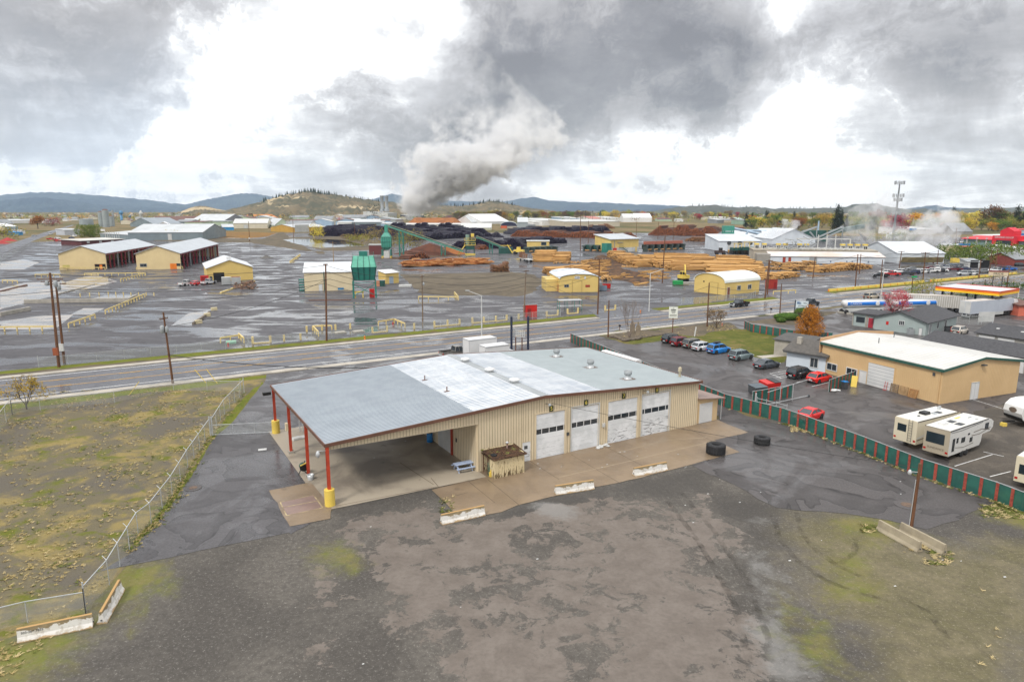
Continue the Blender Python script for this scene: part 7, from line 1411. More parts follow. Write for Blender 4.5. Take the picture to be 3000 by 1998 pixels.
for c_,x0,x1,y0,y1,k in ((Z5,0,380,860,1010,45),(Z5,780,1160,1000,1120,40),(Z4,1600,2000,960,1080,40),(C3,1180,1290,755,775,8),(Z5,380,640,1050,1130,10)):
    for i in range(k):
        p=G(c_(rn3.uniform(x0,x1),rn3.uniform(y0,y1))); a_=rn3.uniform(-.5,.9); m.bar(p+Vector((0,0,.15)),p+Vector((math.cos(a_)*3,math.sin(a_)*3,.15+rn3.random()*.4)),.35)
m.build('wood_debris',YL[0],label='scattered broken log pieces on the wet yard',cat='wood debris',kind='stuff')
# ---------------------------------------------------------------- right mill halls
MW=M('mill_white',(.62,.66,.70),(.54,.58,.62),.2,.5,rib=((1,1,0),.7,.4)); MWR=M('mill_white_roof',(.58,.60,.62),(.48,.51,.54),.1,.45,dirt=.2)
def fb(c,xl,yl,xr,yr,yt,dep,ridge,rise,wall,roof,label,cat='building',name='building',feats=(),rz=None,over=.4):
    A=G(c(xl,yl)); B=G(c(xr,yr)); b=Bld(name,label,A,B,dep,cat,None,rz); he=max(2.5,hgt(c(xl,yl),c(xl,yt))); b.wallroof(he,he+rise,wall,roof,ridge,over,.25)
    for f in feats: b.feat(*f)
    return b
b=fb(Z6,120,735,700,735,600,30,'m',3,MW,MWR,'pale mill hall with three round portholes behind the log loader'); 
for i in range(3): e_=MB().lathe([(1.0,0),(1.25,0),(1.25,.15),(1.0,.15)],16).build('porthole',DGREY,b.o,(6+i*6.4,-.01,b.wall.bound_box[1][2]*.55)); e_.rotation_euler=(math.pi/2,0,0); MB().lathe([(1.0,.02),(1.0,.06)],16).build('glass',GLASS,e_)
b.feat('f',[5.5,.02],[17,5],'roller_door',OLDWHITE,.1,GREY,.15)
b=Bld('drying_kiln','very long low white kiln hall with roller door behind the yellow log stack',G(Z6(830,893)),G(Z7(425,1008)),9); he=hgt(Z6(830,893),Z6(830,805)); b.wallroof(he,he+1.6,MW,M('kiln_roof',(.60,.61,.62),(.55,.45,.38),.06,.5),'m',.4,.2)
W_=b.w
b.feat('f',Z6(1000,890),Z6(1045,820),'door',RUSTRED,.06,OLDWHITE,.15); b.feat('f',Z6(1078,890),Z6(1120,820),'door',RUSTRED,.06,OLDWHITE,.15); b.feat('f',Z6(1370,890),Z6(1480,808),'roller_door',GREY,.06,OLDWHITE,.15,grid=6)
for x in (1665,1888,1963,2188): b.feat('f',Z6(x-8,888),Z6(x+8,870),'window',M('pane_blue',(.03,.12,.3),(.03,.1,.25),1,.2),.06,OLDWHITE,.08)
b.feat('f',Z7(195,990),Z7(220,970),'window',M('pane_blue',(.03,.12,.3),(.03,.1,.25),1,.2),.06,OLDWHITE,.08)
MB().box(-6,0,0,-.02,7,he+1.0).build('loading_bay',M('bay_grey',(.26,.25,.22),(.3,.28,.25),.6,.7),b.o)
b2=Bld('kiln_vent_hall','flat topped tan kiln hall with a row of yellow capped roof vents',b.A+b.y*10-b.x*6,b.A+b.y*10+b.x*W_,14,rz=b.rz); b2.wallroof(he+2.2,he+2.6,M('kiln_tan',(.45,.40,.32),(.38,.33,.26),.3,.7),M('kiln_top',(.36,.32,.25),(.28,.25,.2),.15,.8),'m',.3,.2)
for i,x in enumerate((685,790,990,1090,1290,1390,1900,2005,2110,2220)):
    u,_=b2.hit('f',Z6(x,740)); v=MB().box(u-.9,8,he+2.5,u+.9,10,he+4.4).build('kiln_vent',OLDWHITE,b2.o); MB().box(u-1.0,7.9,he+4.41,u+1.0,10.1,he+5.1).build('vent_cap',YELLOW,v); MB().box(u-.7,7.93,he+2.8,u-.1,7.99,he+4.0).box(u+.1,7.93,he+2.8,u+.7,7.99,he+4.0).build('vent_opening',BLACK,v)
m=MB()
for i in range(16): u=4+i*(W_-8)/16; m.bar((u,.5,he+2.8),(u+4,7,he+3.3),.35)
m.bar((W_*.42,1.5,he+3.2),(W_,1.5,he+3.2),.6).bar((W_*.42,9,he+7.5),(W_-4,9,he+7.5),.5).bar((W_-4,9,he+7.5),(W_-4,9,he+2.7),.5)
for u in (.62,.70,.78): m.bar((W_*u,8,he+2.6),(W_*u,8,he+9.5),.4)
m.build('steam_pipe',OLDWHITE,b2.o)
m=MB(); rq=random.Random(4)
for i in range(26): u=W_*.42+rq.uniform(-6,8); z=he+2.7+rq.random()*5; m.bar((u,rq.uniform(1,8),z),(u+rq.uniform(-3,3),rq.uniform(1,8),z+rq.uniform(-2,2)),.35)
m.build('conveyor_frame',GREY,b2.o)
fb(Z6,860,640,1450,640,570,40,'y',7,MW,MWR,'wide white gabled mill hall behind the kiln vents','building','mill_hall'); fb(Z6,300,590,760,590,530,40,'x',4,MW,MWR,'white roofed mill hall behind the porthole hall','building','mill_hall'); fb(Z6,760,600,1230,600,520,30,'x',5,MW,M('cool_white',(.76,.77,.78),(.7,.71,.72),.2,.5),'bright white roofed mill hall in the middle of the mill','building','mill_hall')
b=fb(Z7,600,1000,1245,1000,862,36,'x',4.5,MW,MWR,'white mill hall with wide roller door at the right end of the mill','building','mill_hall'); b.feat('f',Z7(935,1000),Z7(1043,890),'roller_door',GREY,.08,OLDWHITE,.2,grid=7); b.feat('f',Z7(1090,998),Z7(1118,938),'door',M('maroon_door',(.12,.03,.05),(.1,.03,.04),1,.5),.08,OLDWHITE,.1)
o=thing('open_bin','rusty yellow open trough before the right mill hall','bin',G(Z7(670,1005)),.05); MB().profx([(0,3.0),(1,.6),(4,.6),(5,3.0),(4.8,3.0),(3.9,.8),(1.1,.8),(.2,3.0)],0,20).build('trough',M('trough',(.30,.24,.11),(.2,.16,.08),.5,.7,dirt=.3),o)
o=thing('cyclone','teal cyclone tower at the left end of the white mill','cyclone',G(Z6(240,600))); hh=hgt(Z6(240,600),Z6(240,385)); MB().box(-4,-3,hh*.25,4,3,hh*.62).build('bin_body',GR,o); MB().box(-4,-3,hh*.66,4,3,hh).build('head_box',GR,o); m=MB()
for x in (-3.6,3.6):
    for y in (-2.6,2.6): m.box(x-.3,y-.3,0,x+.3,y+.3,hh*.66)
m.build('leg',DGREEN,o)
def pipe(P,r,label,mat,name='duct'):
    m=MB(); 
    for a_,b_ in zip(P,P[1:]): m.cyl(a_,b_,r,n=8)
    return m.build(name,mat,label=label,cat='duct')
BP=M('pale_blue_pipe',(.35,.45,.55),(.28,.37,.46),.3,.45); g=G(Z6(240,600)); yy=g.y
pipe([at_y(Z6(285,415),yy),at_y(Z6(500,455),yy),at_y(Z6(770,522),yy)],1.0,'long pale blue duct slanting right from the teal cyclone',BP); pipe([at_y(Z6(420,448),yy+10),at_y(Z6(1140,462),yy+10),at_y(Z6(1155,500),yy+10)],.9,'level pale blue duct with a bend above the mill roofs',BP); pipe([at_y(Z6(530,460),yy-5),at_y(Z6(470,540),yy-5)],.8,'short pale blue duct dropping to the mill roof',BP)
g=G(Z6(1480,620)); 
for p,q,lab in ((Z6(1190,500),Z6(1480,400),'slender grey conveyor rising to the mill from the left'),(Z6(1460,560),Z6(1840,395),'grey conveyor rising steeply before the teal sheeting'),(Z6(1480,600),Z6(1830,440),'lower grey conveyor rising to the right over the mill'),(Z6(1380,470),Z6(1480,600),'short brown chute dropping into the mill')):
    a_=at_y(p,g.y); b_=at_y(q,g.y); o=MB().bar(a_,b_,1.4,1.0).build('conveyor',GREY,label=lab,cat='conveyor'); MB().bar((b_.x,b_.y,0),b_,.5).build('trestle',GREY,o)
o=thing('screen_house','dark teal chip screen house among the conveyors','building',G(Z6(1440,600))); MB().box(-7,0,0,9,8,hgt(Z6(1440,600),Z6(1440,450))).build('wall',DGREEN,o); z_=hgt(Z6(1440,600),Z6(1480,320)); MB().cyl((4,4,0),(4,4,z_),.9,.6).build('stack',BP,o); MB().bar((12,2,hgt(Z6(1440,600),Z6(1740,480))),(38,2,hgt(Z6(1440,600),Z6(1840,390))),5,3).build('hood',DGREEN,o)
b=fb(Z7,1572,1058,1755,1060,980,7,'m',.8,OLDWHITE,GREY,'small pale shed with two dark open doors at the mill parking','shed','shed'); b.feat('f',[1,.02],[4.2,3.3],'open_door',DK,.05); b.feat('f',[5.2,.02],[8.6,3.3],'open_door',DK,.05)
o=MB().box(-4,-1,0,4,1,2).build('tank',YELLOW,None,G(Z7(1468,985)),0,'yellow tank at the fence behind the mill parking','tank')
# machines before the porthole hall
for i,(x0,x1,yb,yt,lab) in enumerate(((315,440,780,630,'dark log feeder with cream rails left of two before the mill'),(450,620,785,610,'dark log feeder with cream rails right of two before the mill'))):
    A=G(Z6(x0,yb)); B=G(Z6(x1,yb)); w_=(B-A).length; h_=hgt(Z6(x0,yb),Z6(x0,yt)); o=thing('log_feeder',lab,'machine',A,ang(A,B)); MB().box(0,0,h_*.35,w_,6,h_*.6).build('body',DGREEN,o)
    for k in (.05,.45,.9): MB().box(w_*k-.4,0,0,w_*k+.4,6,h_*.35).build('leg',BLACK,o)
    m=MB(); 
    for k in (.1,.5,.9): m.bar((w_*k,-.3,h_*.6),(w_*k,-.3,h_),.4)
    m.bar((0,-.3,h_),(w_,-.3,h_),.4); m.build('handrail',PYEL,o)
# ---------------------------------------------------------------- mill parking and other cars
CC={'black':(.012,.013,.016),'white':(.72,.72,.72),'red':(.6,.02,.02),'dark grey':(.05,.052,.057),'silver':(.45,.47,.49),'navy':(.02,.03,.09),'maroon':(.14,.012,.02),'blue grey':(.16,.2,.26),'blue':(.03,.15,.5),'grey':(.2,.21,.22)}
protos={}
def lotcar(kind,col,p,rz,label,group):
    k=(kind,col); v=G(p)
    if k not in protos:
        protos[k]=pickup(CC[col],label,v,rz,group,shell=(col=='white')) if kind=='pickup' else car(kind,CC[col],label,v,rz,group,detail=False)
    else: dup(protos[k],None,v,rz,label,None,group)
MP=[('pickup','black',375,1185),('pickup','red',530,1168),('suv','white',432,1142),('suv','white',628,1130),('pickup','dark grey',735,1158),('suv','navy',830,1142),('suv','white',885,1135),('suv','white',965,1132),('pickup','white',1080,1122),('suv','dark grey',1172,1118),('sedan','white',1218,1113),('sedan','grey',808,1090),('sedan','maroon',1050,1078),('suv','white',1145,1078),
    ('suv','navy',1222,1074),('suv','silver',1288,1078),('bigsuv','blue grey',1342,1062),('bigsuv','grey',1420,1058),('pickup','maroon',1390,1100),('sedan','navy',1525,1090),('van','silver',1530,1160),('suv','white',1632,1158),('sedan','grey',1785,1125),('suv','white',1945,1112),('van','maroon',2015,1092),('pickup','blue',2140,1095)]
NTH=['first','second','third','fourth','fifth','sixth','seventh','eighth']
cnt={}
for k,c,x,y in MP:
    i=cnt[(k,c)]=cnt.get((k,c),0)+1; nm={'suv':'SUV','bigsuv':'large SUV','pickup':'pickup','sedan':'saloon car','van':'van'}[k]
    tot=sum(1 for q in MP if q[0]==k and q[1]==c)
    lotcar(k,c,Z7(x,y),rad(165)+RND.uniform(-.06,.06),'%s %s in the mill parking%s'%(c,nm,'' if tot==1 else ', %s of its kind from the left'%NTH[i-1]),'cars in the mill parking')
for k,c,q,rz_c,lab in (('suv','blue',Z7(1690,718),0,'blue SUV before the red roofed store'),('suv','white',Z7(1765,728),.1,'white SUV right of the blue one before the red roofed store'),('sedan','white',Z7(1830,732),.2,'white saloon car at the red roofed store, beside the white SUV'),('sedan','red',Z7(1905,722),0,'red car before the red roofed store'),('sedan','white',Z7(2130,745),0,'white car below the red tower of the store'),('suv','white',Z7(1930,768),0,'white SUV on the lower lane of the store car park'),('sedan','silver',Z7(2010,770),0,'silver car on the lower lane of the store car park'),
    ('sedan','red',Z7(2130,905),.2,'red car beside the white shop at the right edge'),('sedan','red',Z7(2165,1010),.1,'red car left of the brick building at the right edge'),('suv','black',Z7(2300,1040),.1,'black car before the brick building at the right edge'),('suv','white',Z7(1310,640),0,'white SUV parked far off before the grey roofed house'),('pickup','blue',Z7(1290,715),0,'blue pickup on the lot left of the red roofed store'),('suv','white',Z7(1480,712),0,'white SUV left of the red canopy of the store'),
    ('pickup','red',Z1(700,672),.3,'long red truck parked beside the country road'),('suv','white',Z1(800,660),.2,'white van parked between the red vehicles by the country road'),('suv','red',Z1(790,690),.2,'red SUV below the white van by the country road'),('sedan','red',Z1(890,700),.2,'red car nearest the yard in the left row by the country road'),('sedan','red',Z1(1160,680),.2,'red car behind the maroon walled house'),('sedan','navy',Z1(990,655),.1,'dark blue car before the green tree at the left'),('van','white',Z1(1020,628),.1,'white camper behind the dark blue car at the left'),
    ('van','white',Z1(690,600),rad(60),'white van driving away on the country road'),('sedan','silver',Z1(475,625),rad(60),'silver car on the verge left of the country road'),('sedan','silver',Z1(790,558),rad(55),'silver car far along the country road'),('suv','silver',Z3(1400,822),.2,'silver car parked by the bark heap')):
    lotcar(k,c,q,rz_c,lab,None)
# ---------------------------------------------------------------- further buildings
BG=M('blue_grey_wall',(.20,.25,.27),(.17,.21,.23),.15,.5,rib=((1,1,0),.8,.3)); PB2=M('pale_blue_shed',(.36,.48,.62),(.3,.42,.55),.2,.5); BB=M('bright_blue',(.03,.3,.62),(.03,.26,.55),.3,.45); PG=M('pale_green_wall',(.42,.50,.36),(.37,.45,.32),.2,.55); OCH=M('ochre_wall',(.5,.30,.06),(.44,.26,.05),.2,.6); MR=M('maroon_wall',(.12,.03,.035),(.1,.03,.03),.4,.6); LG=M('light_grey_roof',(.50,.52,.53),(.42,.44,.45),.1,.5); DR=M('dull_roof',(.24,.25,.26),(.18,.19,.2),.1,.6); RRD=M('rust_roof',(.16,.08,.06),(.12,.06,.05),.1,.7); CW=M('cream_wall',(.6,.55,.43),(.54,.49,.38),.3,.6); WW=M('white_wall',(.72,.72,.71),(.65,.65,.64),.3,.6)
b=fb(C1,985,430,1515,412,372,70,'x',6,BG,LG,'long blue grey industrial hall with pale roof behind the drying sheds',rz=rad(8)); b.feat('f',[b.w*.53,.02],[b.w*.58,5],'door',OLDWHITE,.15,GREY,.2)
b=fb(C1,770,415,985,428,378,60,'m',4,BG,LG,'low grey office hall with dark columns beside the blue grey hall'); 
for i in range(7): b.feat('f',[b.w*(.2+i*.08),.05],[b.w*(.2+i*.08)+.8,6],'column',OLDWHITE,.3)
b.feat('f',[b.w*.05,6.2],[b.w*.2,8],'sign_board',WHITE,.2)
b=fb(C1,625,468,950,452,435,22,'m',.5,MR,M('flat_white_roof',(.55,.54,.50),(.45,.44,.41),.1,.7),'low maroon house with flat pale roof behind the left drying shed',over=.8)
for i in range(4): b.feat('f',[4+i*9,1.2],[6+i*9,2.6],'window',OLDWHITE,.06)
fb(Z1,895,612,1110,606,540,20,'m',.8,M('pale_lilac',(.48,.50,.54),(.42,.44,.48),.3,.6),LG,'pale lilac building left of the round green tree')
fb(Z2,10,548,275,545,490,30,'y',5,WW,M('white_gable',(.74,.75,.76),(.68,.69,.7),.2,.5),'white gabled shed with dark blue door behind the grey hall').feat('f',[3,.02],[16,8],'door',M('blue_black_door',(.02,.02,.12),(.02,.02,.1),1,.5),.1)
fb(Z2,385,556,540,556,515,16,'y',4,WW,LG,'small white garage with a pale door').feat('f',[5,.02],[14,5],'roller_door',OLDWHITE,.1,GREY,.2)
fb(Z2,550,558,915,545,492,25,'m',2,PB2,LG,'long pale blue shed by the ochre field').feat('f',[30,.02],[34,5],'door',OLDWHITE,.1); fb(Z2,955,542,1110,540,500,18,'m',3,BB,LG,'small bright blue shed at the edge of the ochre field'); fb(Z2,925,470,1330,455,440,60,'y',13,DR,LG,'big grey gabled warehouse left of centre'); fb(Z2,1675,518,1890,515,470,60,'y',8,PG,LG,'pale green gabled warehouse').feat('f',[14,.02],[32,9],'roller_door',OLDWHITE,.1,GREY,.3)
fb(Z2,1940,570,2380,555,505,40,'x',3,OCH,LG,'ochre storage shed with pale roof at the left end of the dark log deck').feat('f',[1,.02],[20,8],'roller_door',OLDWHITE,.2); fb(Z2,110,470,870,455,425,40,'x',8,CW,RRD,'very long cream hall with dull red roof'); fb(Z2,0,500,385,490,455,50,'x',8,BG,M('slate_roof2',(.26,.29,.32),(.22,.25,.28),.1,.5),'grey roofed hall left of the cream sheds'); fb(Z2,365,470,560,470,440,40,'x',6,M('lemon',(.55,.45,.2),(.5,.4,.18),.3,.6),LG,'lemon hall with white roof before the dull red roof')
# silos, towers
def silo(c,x0,x1,yb,yt,mat,label,cone=0.,top=None,n=18,name='silo'):
    g=G(c((x0+x1)/2,yb)); r=(G(c(x1,yb))-G(c(x0,yb))).length/2; h=hgt(c((x0+x1)/2,yb),c((x0+x1)/2,yt)); o=thing(name,label,name.replace('_',' '),g); pr=[(r,0),(r*(1-cone),h)] if not top else [(r,0),(r*(1-cone),h*.8)]+top(r*(1-cone),h)
    MB().lathe(pr,n).build('shell',mat,o); return o,r,h
SM=M('silo_metal',(.30,.34,.34),(.24,.27,.28),.15,.45,rib=((1,1,0),1.5,.3))
for x0,x1,yb,yt,lab in ((1372,1440,495,290,'wide grey grain silo left in the silo group'),(1432,1515,500,265,'tallest grey grain silo in the middle of the group'),(1518,1575,490,350,'short grey silo at the right of the group')):
    o,r,h=silo(Z1,x0,x1,yb,yt,SM,lab); MB().lathe([(r*1.02,h+.05),(r*.4,h+r*.4)],14).build('cap',RRD,o)
o,r,h=silo(Z1,1560,1590,485,265,GREY,'slim grey elevator tower beside the silos',name='elevator_tower',n=4); MB().bar((0,0,h-2),(-h*.45,0,h*.85),1.5).build('chute',GREY,o)
silo(Z1,1668,1700,440,310,M('blue_cyc',(.08,.24,.42),(.07,.2,.36),.3,.45),'blue cyclone on a stalk right of the silos',0,lambda r,h:[(r*.4,h*.82),(r*1.6,h*.95),(r*1.6,h*1.2),(r*.5,h*1.3)],name='cyclone'); silo(Z1,1925,1985,420,300,OLDWHITE,'white tapered burner tower with a dark cap',.35,lambda r,h:[(r*1.3,h*.85),(r*1.3,h*.95),(r*.4,h*1.25)],name='burner'); silo(Z1,1785,1805,400,350,M('blue_cyc',(.08,.24,.42),(.07,.2,.36),.3,.45),'small blue cyclone far right of the silos',0,lambda r,h:[(r*2,h*.95),(r*2,h*1.15)],name='cyclone')
silo(Z2,878,908,445,335,CW,'tall cream silo tower before the dull red roof',0,None,8); silo(Z2,1300,1385,375,308,M('rust_cone',(.10,.04,.03),(.07,.03,.025),.2,.8),'rusty brown wigwam burner beside the orange mound',.35,name='burner'); silo(Z1,1108,1285,470,385,SM,'wide grey grain bin with ribbed wall behind the green tree',.04,name='grain_bin'); silo(Z2,2280,2330,382,345,M('tank_blue',(.12,.3,.42),(.1,.26,.38),.3,.5),'pale blue storage tank in the distance left of the plant',0,None,14,'tank')
# plant that makes the steam
b=fb(Z3,1115,400,1240,395,305,60,'m',3,M('plant_white',(.56,.57,.55),(.5,.51,.49),.2,.6),LG,'pale power plant with two stubby stacks beside the steam plume')
for x in (.3,.8): u=b.w*x; z0=b.wall.bound_box[1][2]; MB().lathe([(6,0),(6,4),(3.6,8),(3.6,32),(4.6,33),(4.6,36)],12,(u,20,z0)).build('stack',GREY,b.o)
fb(Z3,1490,392,1615,388,340,40,'m',2,DGREY,OLDWHITE,'dark boiler house right of the steam plume'); fb(Z3,1240,492,2165,492,462,40,'m',1,M('wall_stone',(.5,.5,.46),(.44,.44,.4),.2,.6),OLDWHITE,'long low white wall building before the sawdust mound'); fb(Z3,1220,460,1330,455,395,30,'m',4,GREY,GREY,'grey conveyor house at the foot of the steam plume')
fb(Z3,690,470,800,468,425,30,'y',5,BG,LG,'small grey gabled hall behind the dark log deck'); fb(Z3,855,490,990,488,468,15,'m',1,YELLOW,OLDWHITE,'low yellow shed with white roof behind the dark log deck'); fb(Z3,490,440,650,435,395,40,'m',3,CW,DR,'cream block left of the plant'); fb(Z3,970,400,1120,398,370,40,'m',3,CW,LG,'low cream hall left of the plant'); fb(Z3,330,470,420,465,410,30,'y',7,CW,DR,'cream gabled house by a dark red tree'); fb(Z3,90,475,230,470,440,30,'x',5,CW,RRD,'cream hall with dark red roof above the log deck')
b=fb(Z4,290,460,660,450,425,60,'x',12,WW,M('white_gable',(.74,.75,.76),(.68,.69,.7),.2,.5),'long white gabled storage hall behind the log decks'); fb(Z4,150,460,285,458,430,40,'x',9,WW,LG,'smaller white gabled hall left of the long one'); fb(Z4,0,540,420,540,508,30,'x',5,M('pale_stone',(.5,.5,.38),(.44,.44,.33),.2,.6),OLDWHITE,'low building with pale roof at the right end of the dark log deck')
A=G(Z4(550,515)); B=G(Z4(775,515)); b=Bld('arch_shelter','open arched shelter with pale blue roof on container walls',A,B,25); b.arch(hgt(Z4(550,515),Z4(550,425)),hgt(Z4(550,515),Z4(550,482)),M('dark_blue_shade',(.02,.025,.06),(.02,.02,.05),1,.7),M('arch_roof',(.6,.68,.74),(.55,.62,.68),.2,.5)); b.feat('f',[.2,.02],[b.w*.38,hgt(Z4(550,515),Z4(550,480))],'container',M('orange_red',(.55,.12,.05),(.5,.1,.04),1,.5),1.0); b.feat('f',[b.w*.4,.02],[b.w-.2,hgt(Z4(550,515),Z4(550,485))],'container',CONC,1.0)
fb(Z4,785,540,925,540,430,25,'m',5,M('steel_grey',(.32,.36,.38),(.28,.31,.33),.3,.5),LG,'tall grey steel shed with sloping roof'); fb(Z4,920,530,1030,528,470,25,'m',2,M('steel_grey',(.32,.36,.38),(.28,.31,.33),.3,.5),DR,'lower dark grey shed joined to the tall grey one'); fb(Z4,1120,480,1430,475,412,60,'m',3,WW,OLDWHITE,'white distribution hall left of the tan one'); fb(Z4,1430,495,2195,490,425,80,'m',2,M('tan_hall',(.50,.44,.34),(.46,.4,.31),.1,.6),OLDWHITE,'very long tan distribution hall behind the log decks'); fb(Z4,1000,480,1125,478,430,20,'m',2,WW,OLDWHITE,'small white building left of the white distribution hall')
fb(Z4,1440,410,1660,408,378,60,'m',3,PB2,OLDWHITE,'far blue fronted hall before the tree belt'); fb(Z4,1800,412,1960,410,385,60,'x',5,WW,M('pinkish_roof',(.5,.2,.17),(.45,.18,.15),.2,.6),'far white hall with pinkish red roof'); fb(Z4,2000,412,2220,410,375,60,'m',3,WW,OLDWHITE,'far white hall right of the pinkish roof')
fb(Z5,595,335,760,335,280,50,'x',8,WW,OLDWHITE,'white hotel like block before the yellow trees'); fb(Z5,760,335,985,335,275,50,'x',8,WW,M('white_gable',(.74,.75,.76),(.68,.69,.7),.2,.5),'white gabled hall right of the hotel like block'); fb(Z5,1072,325,1262,325,295,30,'m',2,PG,M('blackred_roof',(.06,.04,.05),(.25,.04,.04),.02,.6),'green walled store with dark and red roof band'); fb(Z5,1330,330,1420,330,300,20,'m',1,WW,OLDWHITE,'small white block right of the green walled store')
fb(Z6,520,372,668,368,315,30,'m',1,M('sage',(.25,.36,.28),(.21,.31,.24),.2,.6),DR,'sage green block on the far side of the dry field'); fb(Z6,380,330,460,328,298,20,'x',3,RRD,M('mint_roof',(.35,.48,.44),(.3,.42,.38),.2,.5),'brown house with pale green roof in the distance'); fb(Z6,100,352,190,350,305,20,'m',2,DR,LG,'grey house left of the brown one in the distance'); fb(Z6,180,335,380,330,310,30,'m',2,CW,DR,'low cream shop row in the distance by the highway'); fb(Z6,0,300,280,300,275,30,'m',2,WW,OLDWHITE,'low white shop row in the distance by the highway')
# right edge
b=fb(Z7,1515,738,2700,800,655,14,'m',1.5,M('store_glass',(.22,.32,.30),(.18,.26,.25),.3,.3),M('store_red_roof',(.62,.02,.03),(.55,.02,.03),.2,.5),'long store with bright red canopy roof and red tower','building','store',over=1.5)
he=b.wall.bound_box[1][2]
for i in range(14): b.feat('f',[3+i*7,.02],[3.6+i*7,he-.3],'column',OLDWHITE,1.2)
MB().box(-4,14.05,0,b.w,44,he+.5).build('main_hall',WW,b.o); MB().box(-4.5,13.9,he+.51,b.w,44.5,he+.9).build('flat_roof',M('bright_flat',(.76,.77,.78),(.7,.71,.72),.1,.5),b.o); up=MB().box(12,24,he+.91,b.w,42,he+5).build('upper_hall',M('upper_grey',(.30,.32,.34),(.27,.29,.31),.1,.6),b.o); MB().box(11.6,23.6,he+5.01,b.w,42.4,he+5.5).build('roof',RED,up); m=MB()
for i in range(12): m.box(13+i*8,23.93,he+1.3,19+i*8,23.99,he+2.6)
m.build('window',M('pane_blue',(.03,.12,.3),(.03,.1,.25),1,.2),up)
u,_=b.hit('f',Z7(2110,760)); tw=MB().box(u-8,-3,0,u+8,9,he+1.5).build('entrance_tower',M('store_red',(.60,.015,.03),(.53,.015,.03),.2,.5),b.o); MB().profy([(u-4.5,he+1.51),(u+4.5,he+1.51),(u+4.5,he+4.8),(u,he+7),(u-4.5,he+4.8)],-1,6).build('tower_top',M('store_red',(.60,.015,.03),(.53,.015,.03),.2,.5),tw); MB().box(u-5,-3.1,.05,u+5,-3.02,he*.75).build('entrance',GLASS,tw); text('GRANGE CO-OP',1.7,WHITE,tw,(u,-3.1,he+.4))
b=fb(Z7,1440,832,1650,838,770,10,'m',.4,M('cream_shop',(.62,.50,.30),(.56,.45,.27),.3,.6),M('orange_roof',(.62,.14,.04),(.55,.12,.03),.3,.5),'small cream shop with orange roof band and blue awning'); b.feat('f',[0,3.4],[b.w,4.6],'awning',BLUE,.8); b.feat('f',[b.w*.3,.02],[b.w*.8,2.8],'window',GLASS,.06)
fb(Z7,1200,830,1440,838,745,12,'m',.4,M('cream_shop',(.62,.50,.30),(.56,.45,.27),.3,.6),LG,'long cream shop wall left of the orange roof band'); b=fb(Z7,720,600,1150,590,535,30,'m',2,WW,OLDWHITE,'long white building with a small blue awning before the autumn trees'); b.feat('f',[b.w*.1,4],[b.w*.28,6],'awning',BLUE,1.5); fb(Z7,1380,600,1640,600,560,30,'x',8,M('grey_house',(.26,.25,.23),(.22,.21,.2),.3,.7),DR,'grey roofed house behind the white steam'); fb(Z7,2220,1035,2420,1030,945,14,'x',2.5,M('brick_red',(.26,.06,.05),(.2,.05,.04),1,.8),DR,'brick red building cut by the right edge'); b=fb(Z7,2245,905,2420,905,800,20,'m',1,WW,OLDWHITE,'white shop with a maroon awning at the right edge'); b.feat('f',[3,4],[b.w,5.5],'awning',M('maroon_awning',(.3,.02,.07),(.25,.02,.06),1,.5),1.5)
fb(Z7,2110,985,2300,975,915,10,'m',.5,CW,CW,'low cream wall building between two red cars'); fb(C4,2160,1045,2300,1045,975,8,'m',.5,M('salmon_wall',(.62,.16,.10),(.55,.14,.09),.5,.6),RRD,'salmon red building end cut by the right edge below the white truck')
fb(Z7,575,660,690,655,605,8,'m',1,WW,OLDWHITE,'white caravan like house at the foot of the cell tower')
# left edge
fb(Z1,-120,605,130,580,560,25,'x',6,M('brown_wall',(.15,.12,.09),(.12,.1,.08),.5,.7),M('straw_roof',(.5,.40,.22),(.45,.36,.2),.1,.6),'straw coloured gabled roof house at the left edge'); fb(Z1,-60,548,250,540,495,25,'m',3,PB2,M('white_gable',(.74,.75,.76),(.68,.69,.7),.2,.5),'pale blue shed with white roof at the left edge'); fb(Z1,40,500,210,495,455,25,'x',6,CW,DR,'cream house with green grey roof at the far left'); fb(Z1,0,450,440,440,412,30,'m',2,WW,LG,'long white store at the far left behind the autumn tree'); fb(Z1,600,440,790,435,405,40,'m',2,WW,OLDWHITE,'white warehouse right of the orange autumn tree'); fb(Z1,300,590,350,588,548,14,'m',1,WW,OLDWHITE,'small white kiosk left of the country road'); fb(Z1,230,610,320,606,590,10,'m',1,BB,BB,'low blue shed left of the country road')
cols=[('white',WW),('cream',CW),('pale blue',PB2),('grey',BG),('pale green',PG)]; rf=[('pale',LG),('white',OLDWHITE),('dark',DR),('rusty',RRD)]
rb=random.Random(33); used={}
for i in range(46):
    x=rb.uniform(470,1120); yb=rb.uniform(645,672) ; A=G((x,yb)); 
    wd=rb.uniform(22,48); c=rb.choice(cols); r_=rb.choice(rf); sd='gabled' if rb.random()<.6 else 'flat roofed'
    if any((A-q).length<34 for q in used.get('p',[])): continue
    used.setdefault('p',[]).append(A)
    lab='%s %s industrial shed with %s roof in the far industrial quarter'%(c[0],sd,r_[0]); used[lab]=used.get(lab,0)+1
    b=Bld('industrial_shed',lab,A,A+Vector((wd*.97,wd*.12,0)),rb.uniform(20,50),'shed','sheds of the far industrial quarter'); h_=rb.uniform(5,8); b.wallroof(h_,h_+(wd*.12 if sd=='gabled' else .8),c[1],r_[1],rb.choice('xy') if sd=='gabled' else 'm',.4,.3)
    b.feat('f',[wd*.3,.02],[wd*.3+5,4.5],'roller_door',OLDWHITE,.1,GREY,.2)
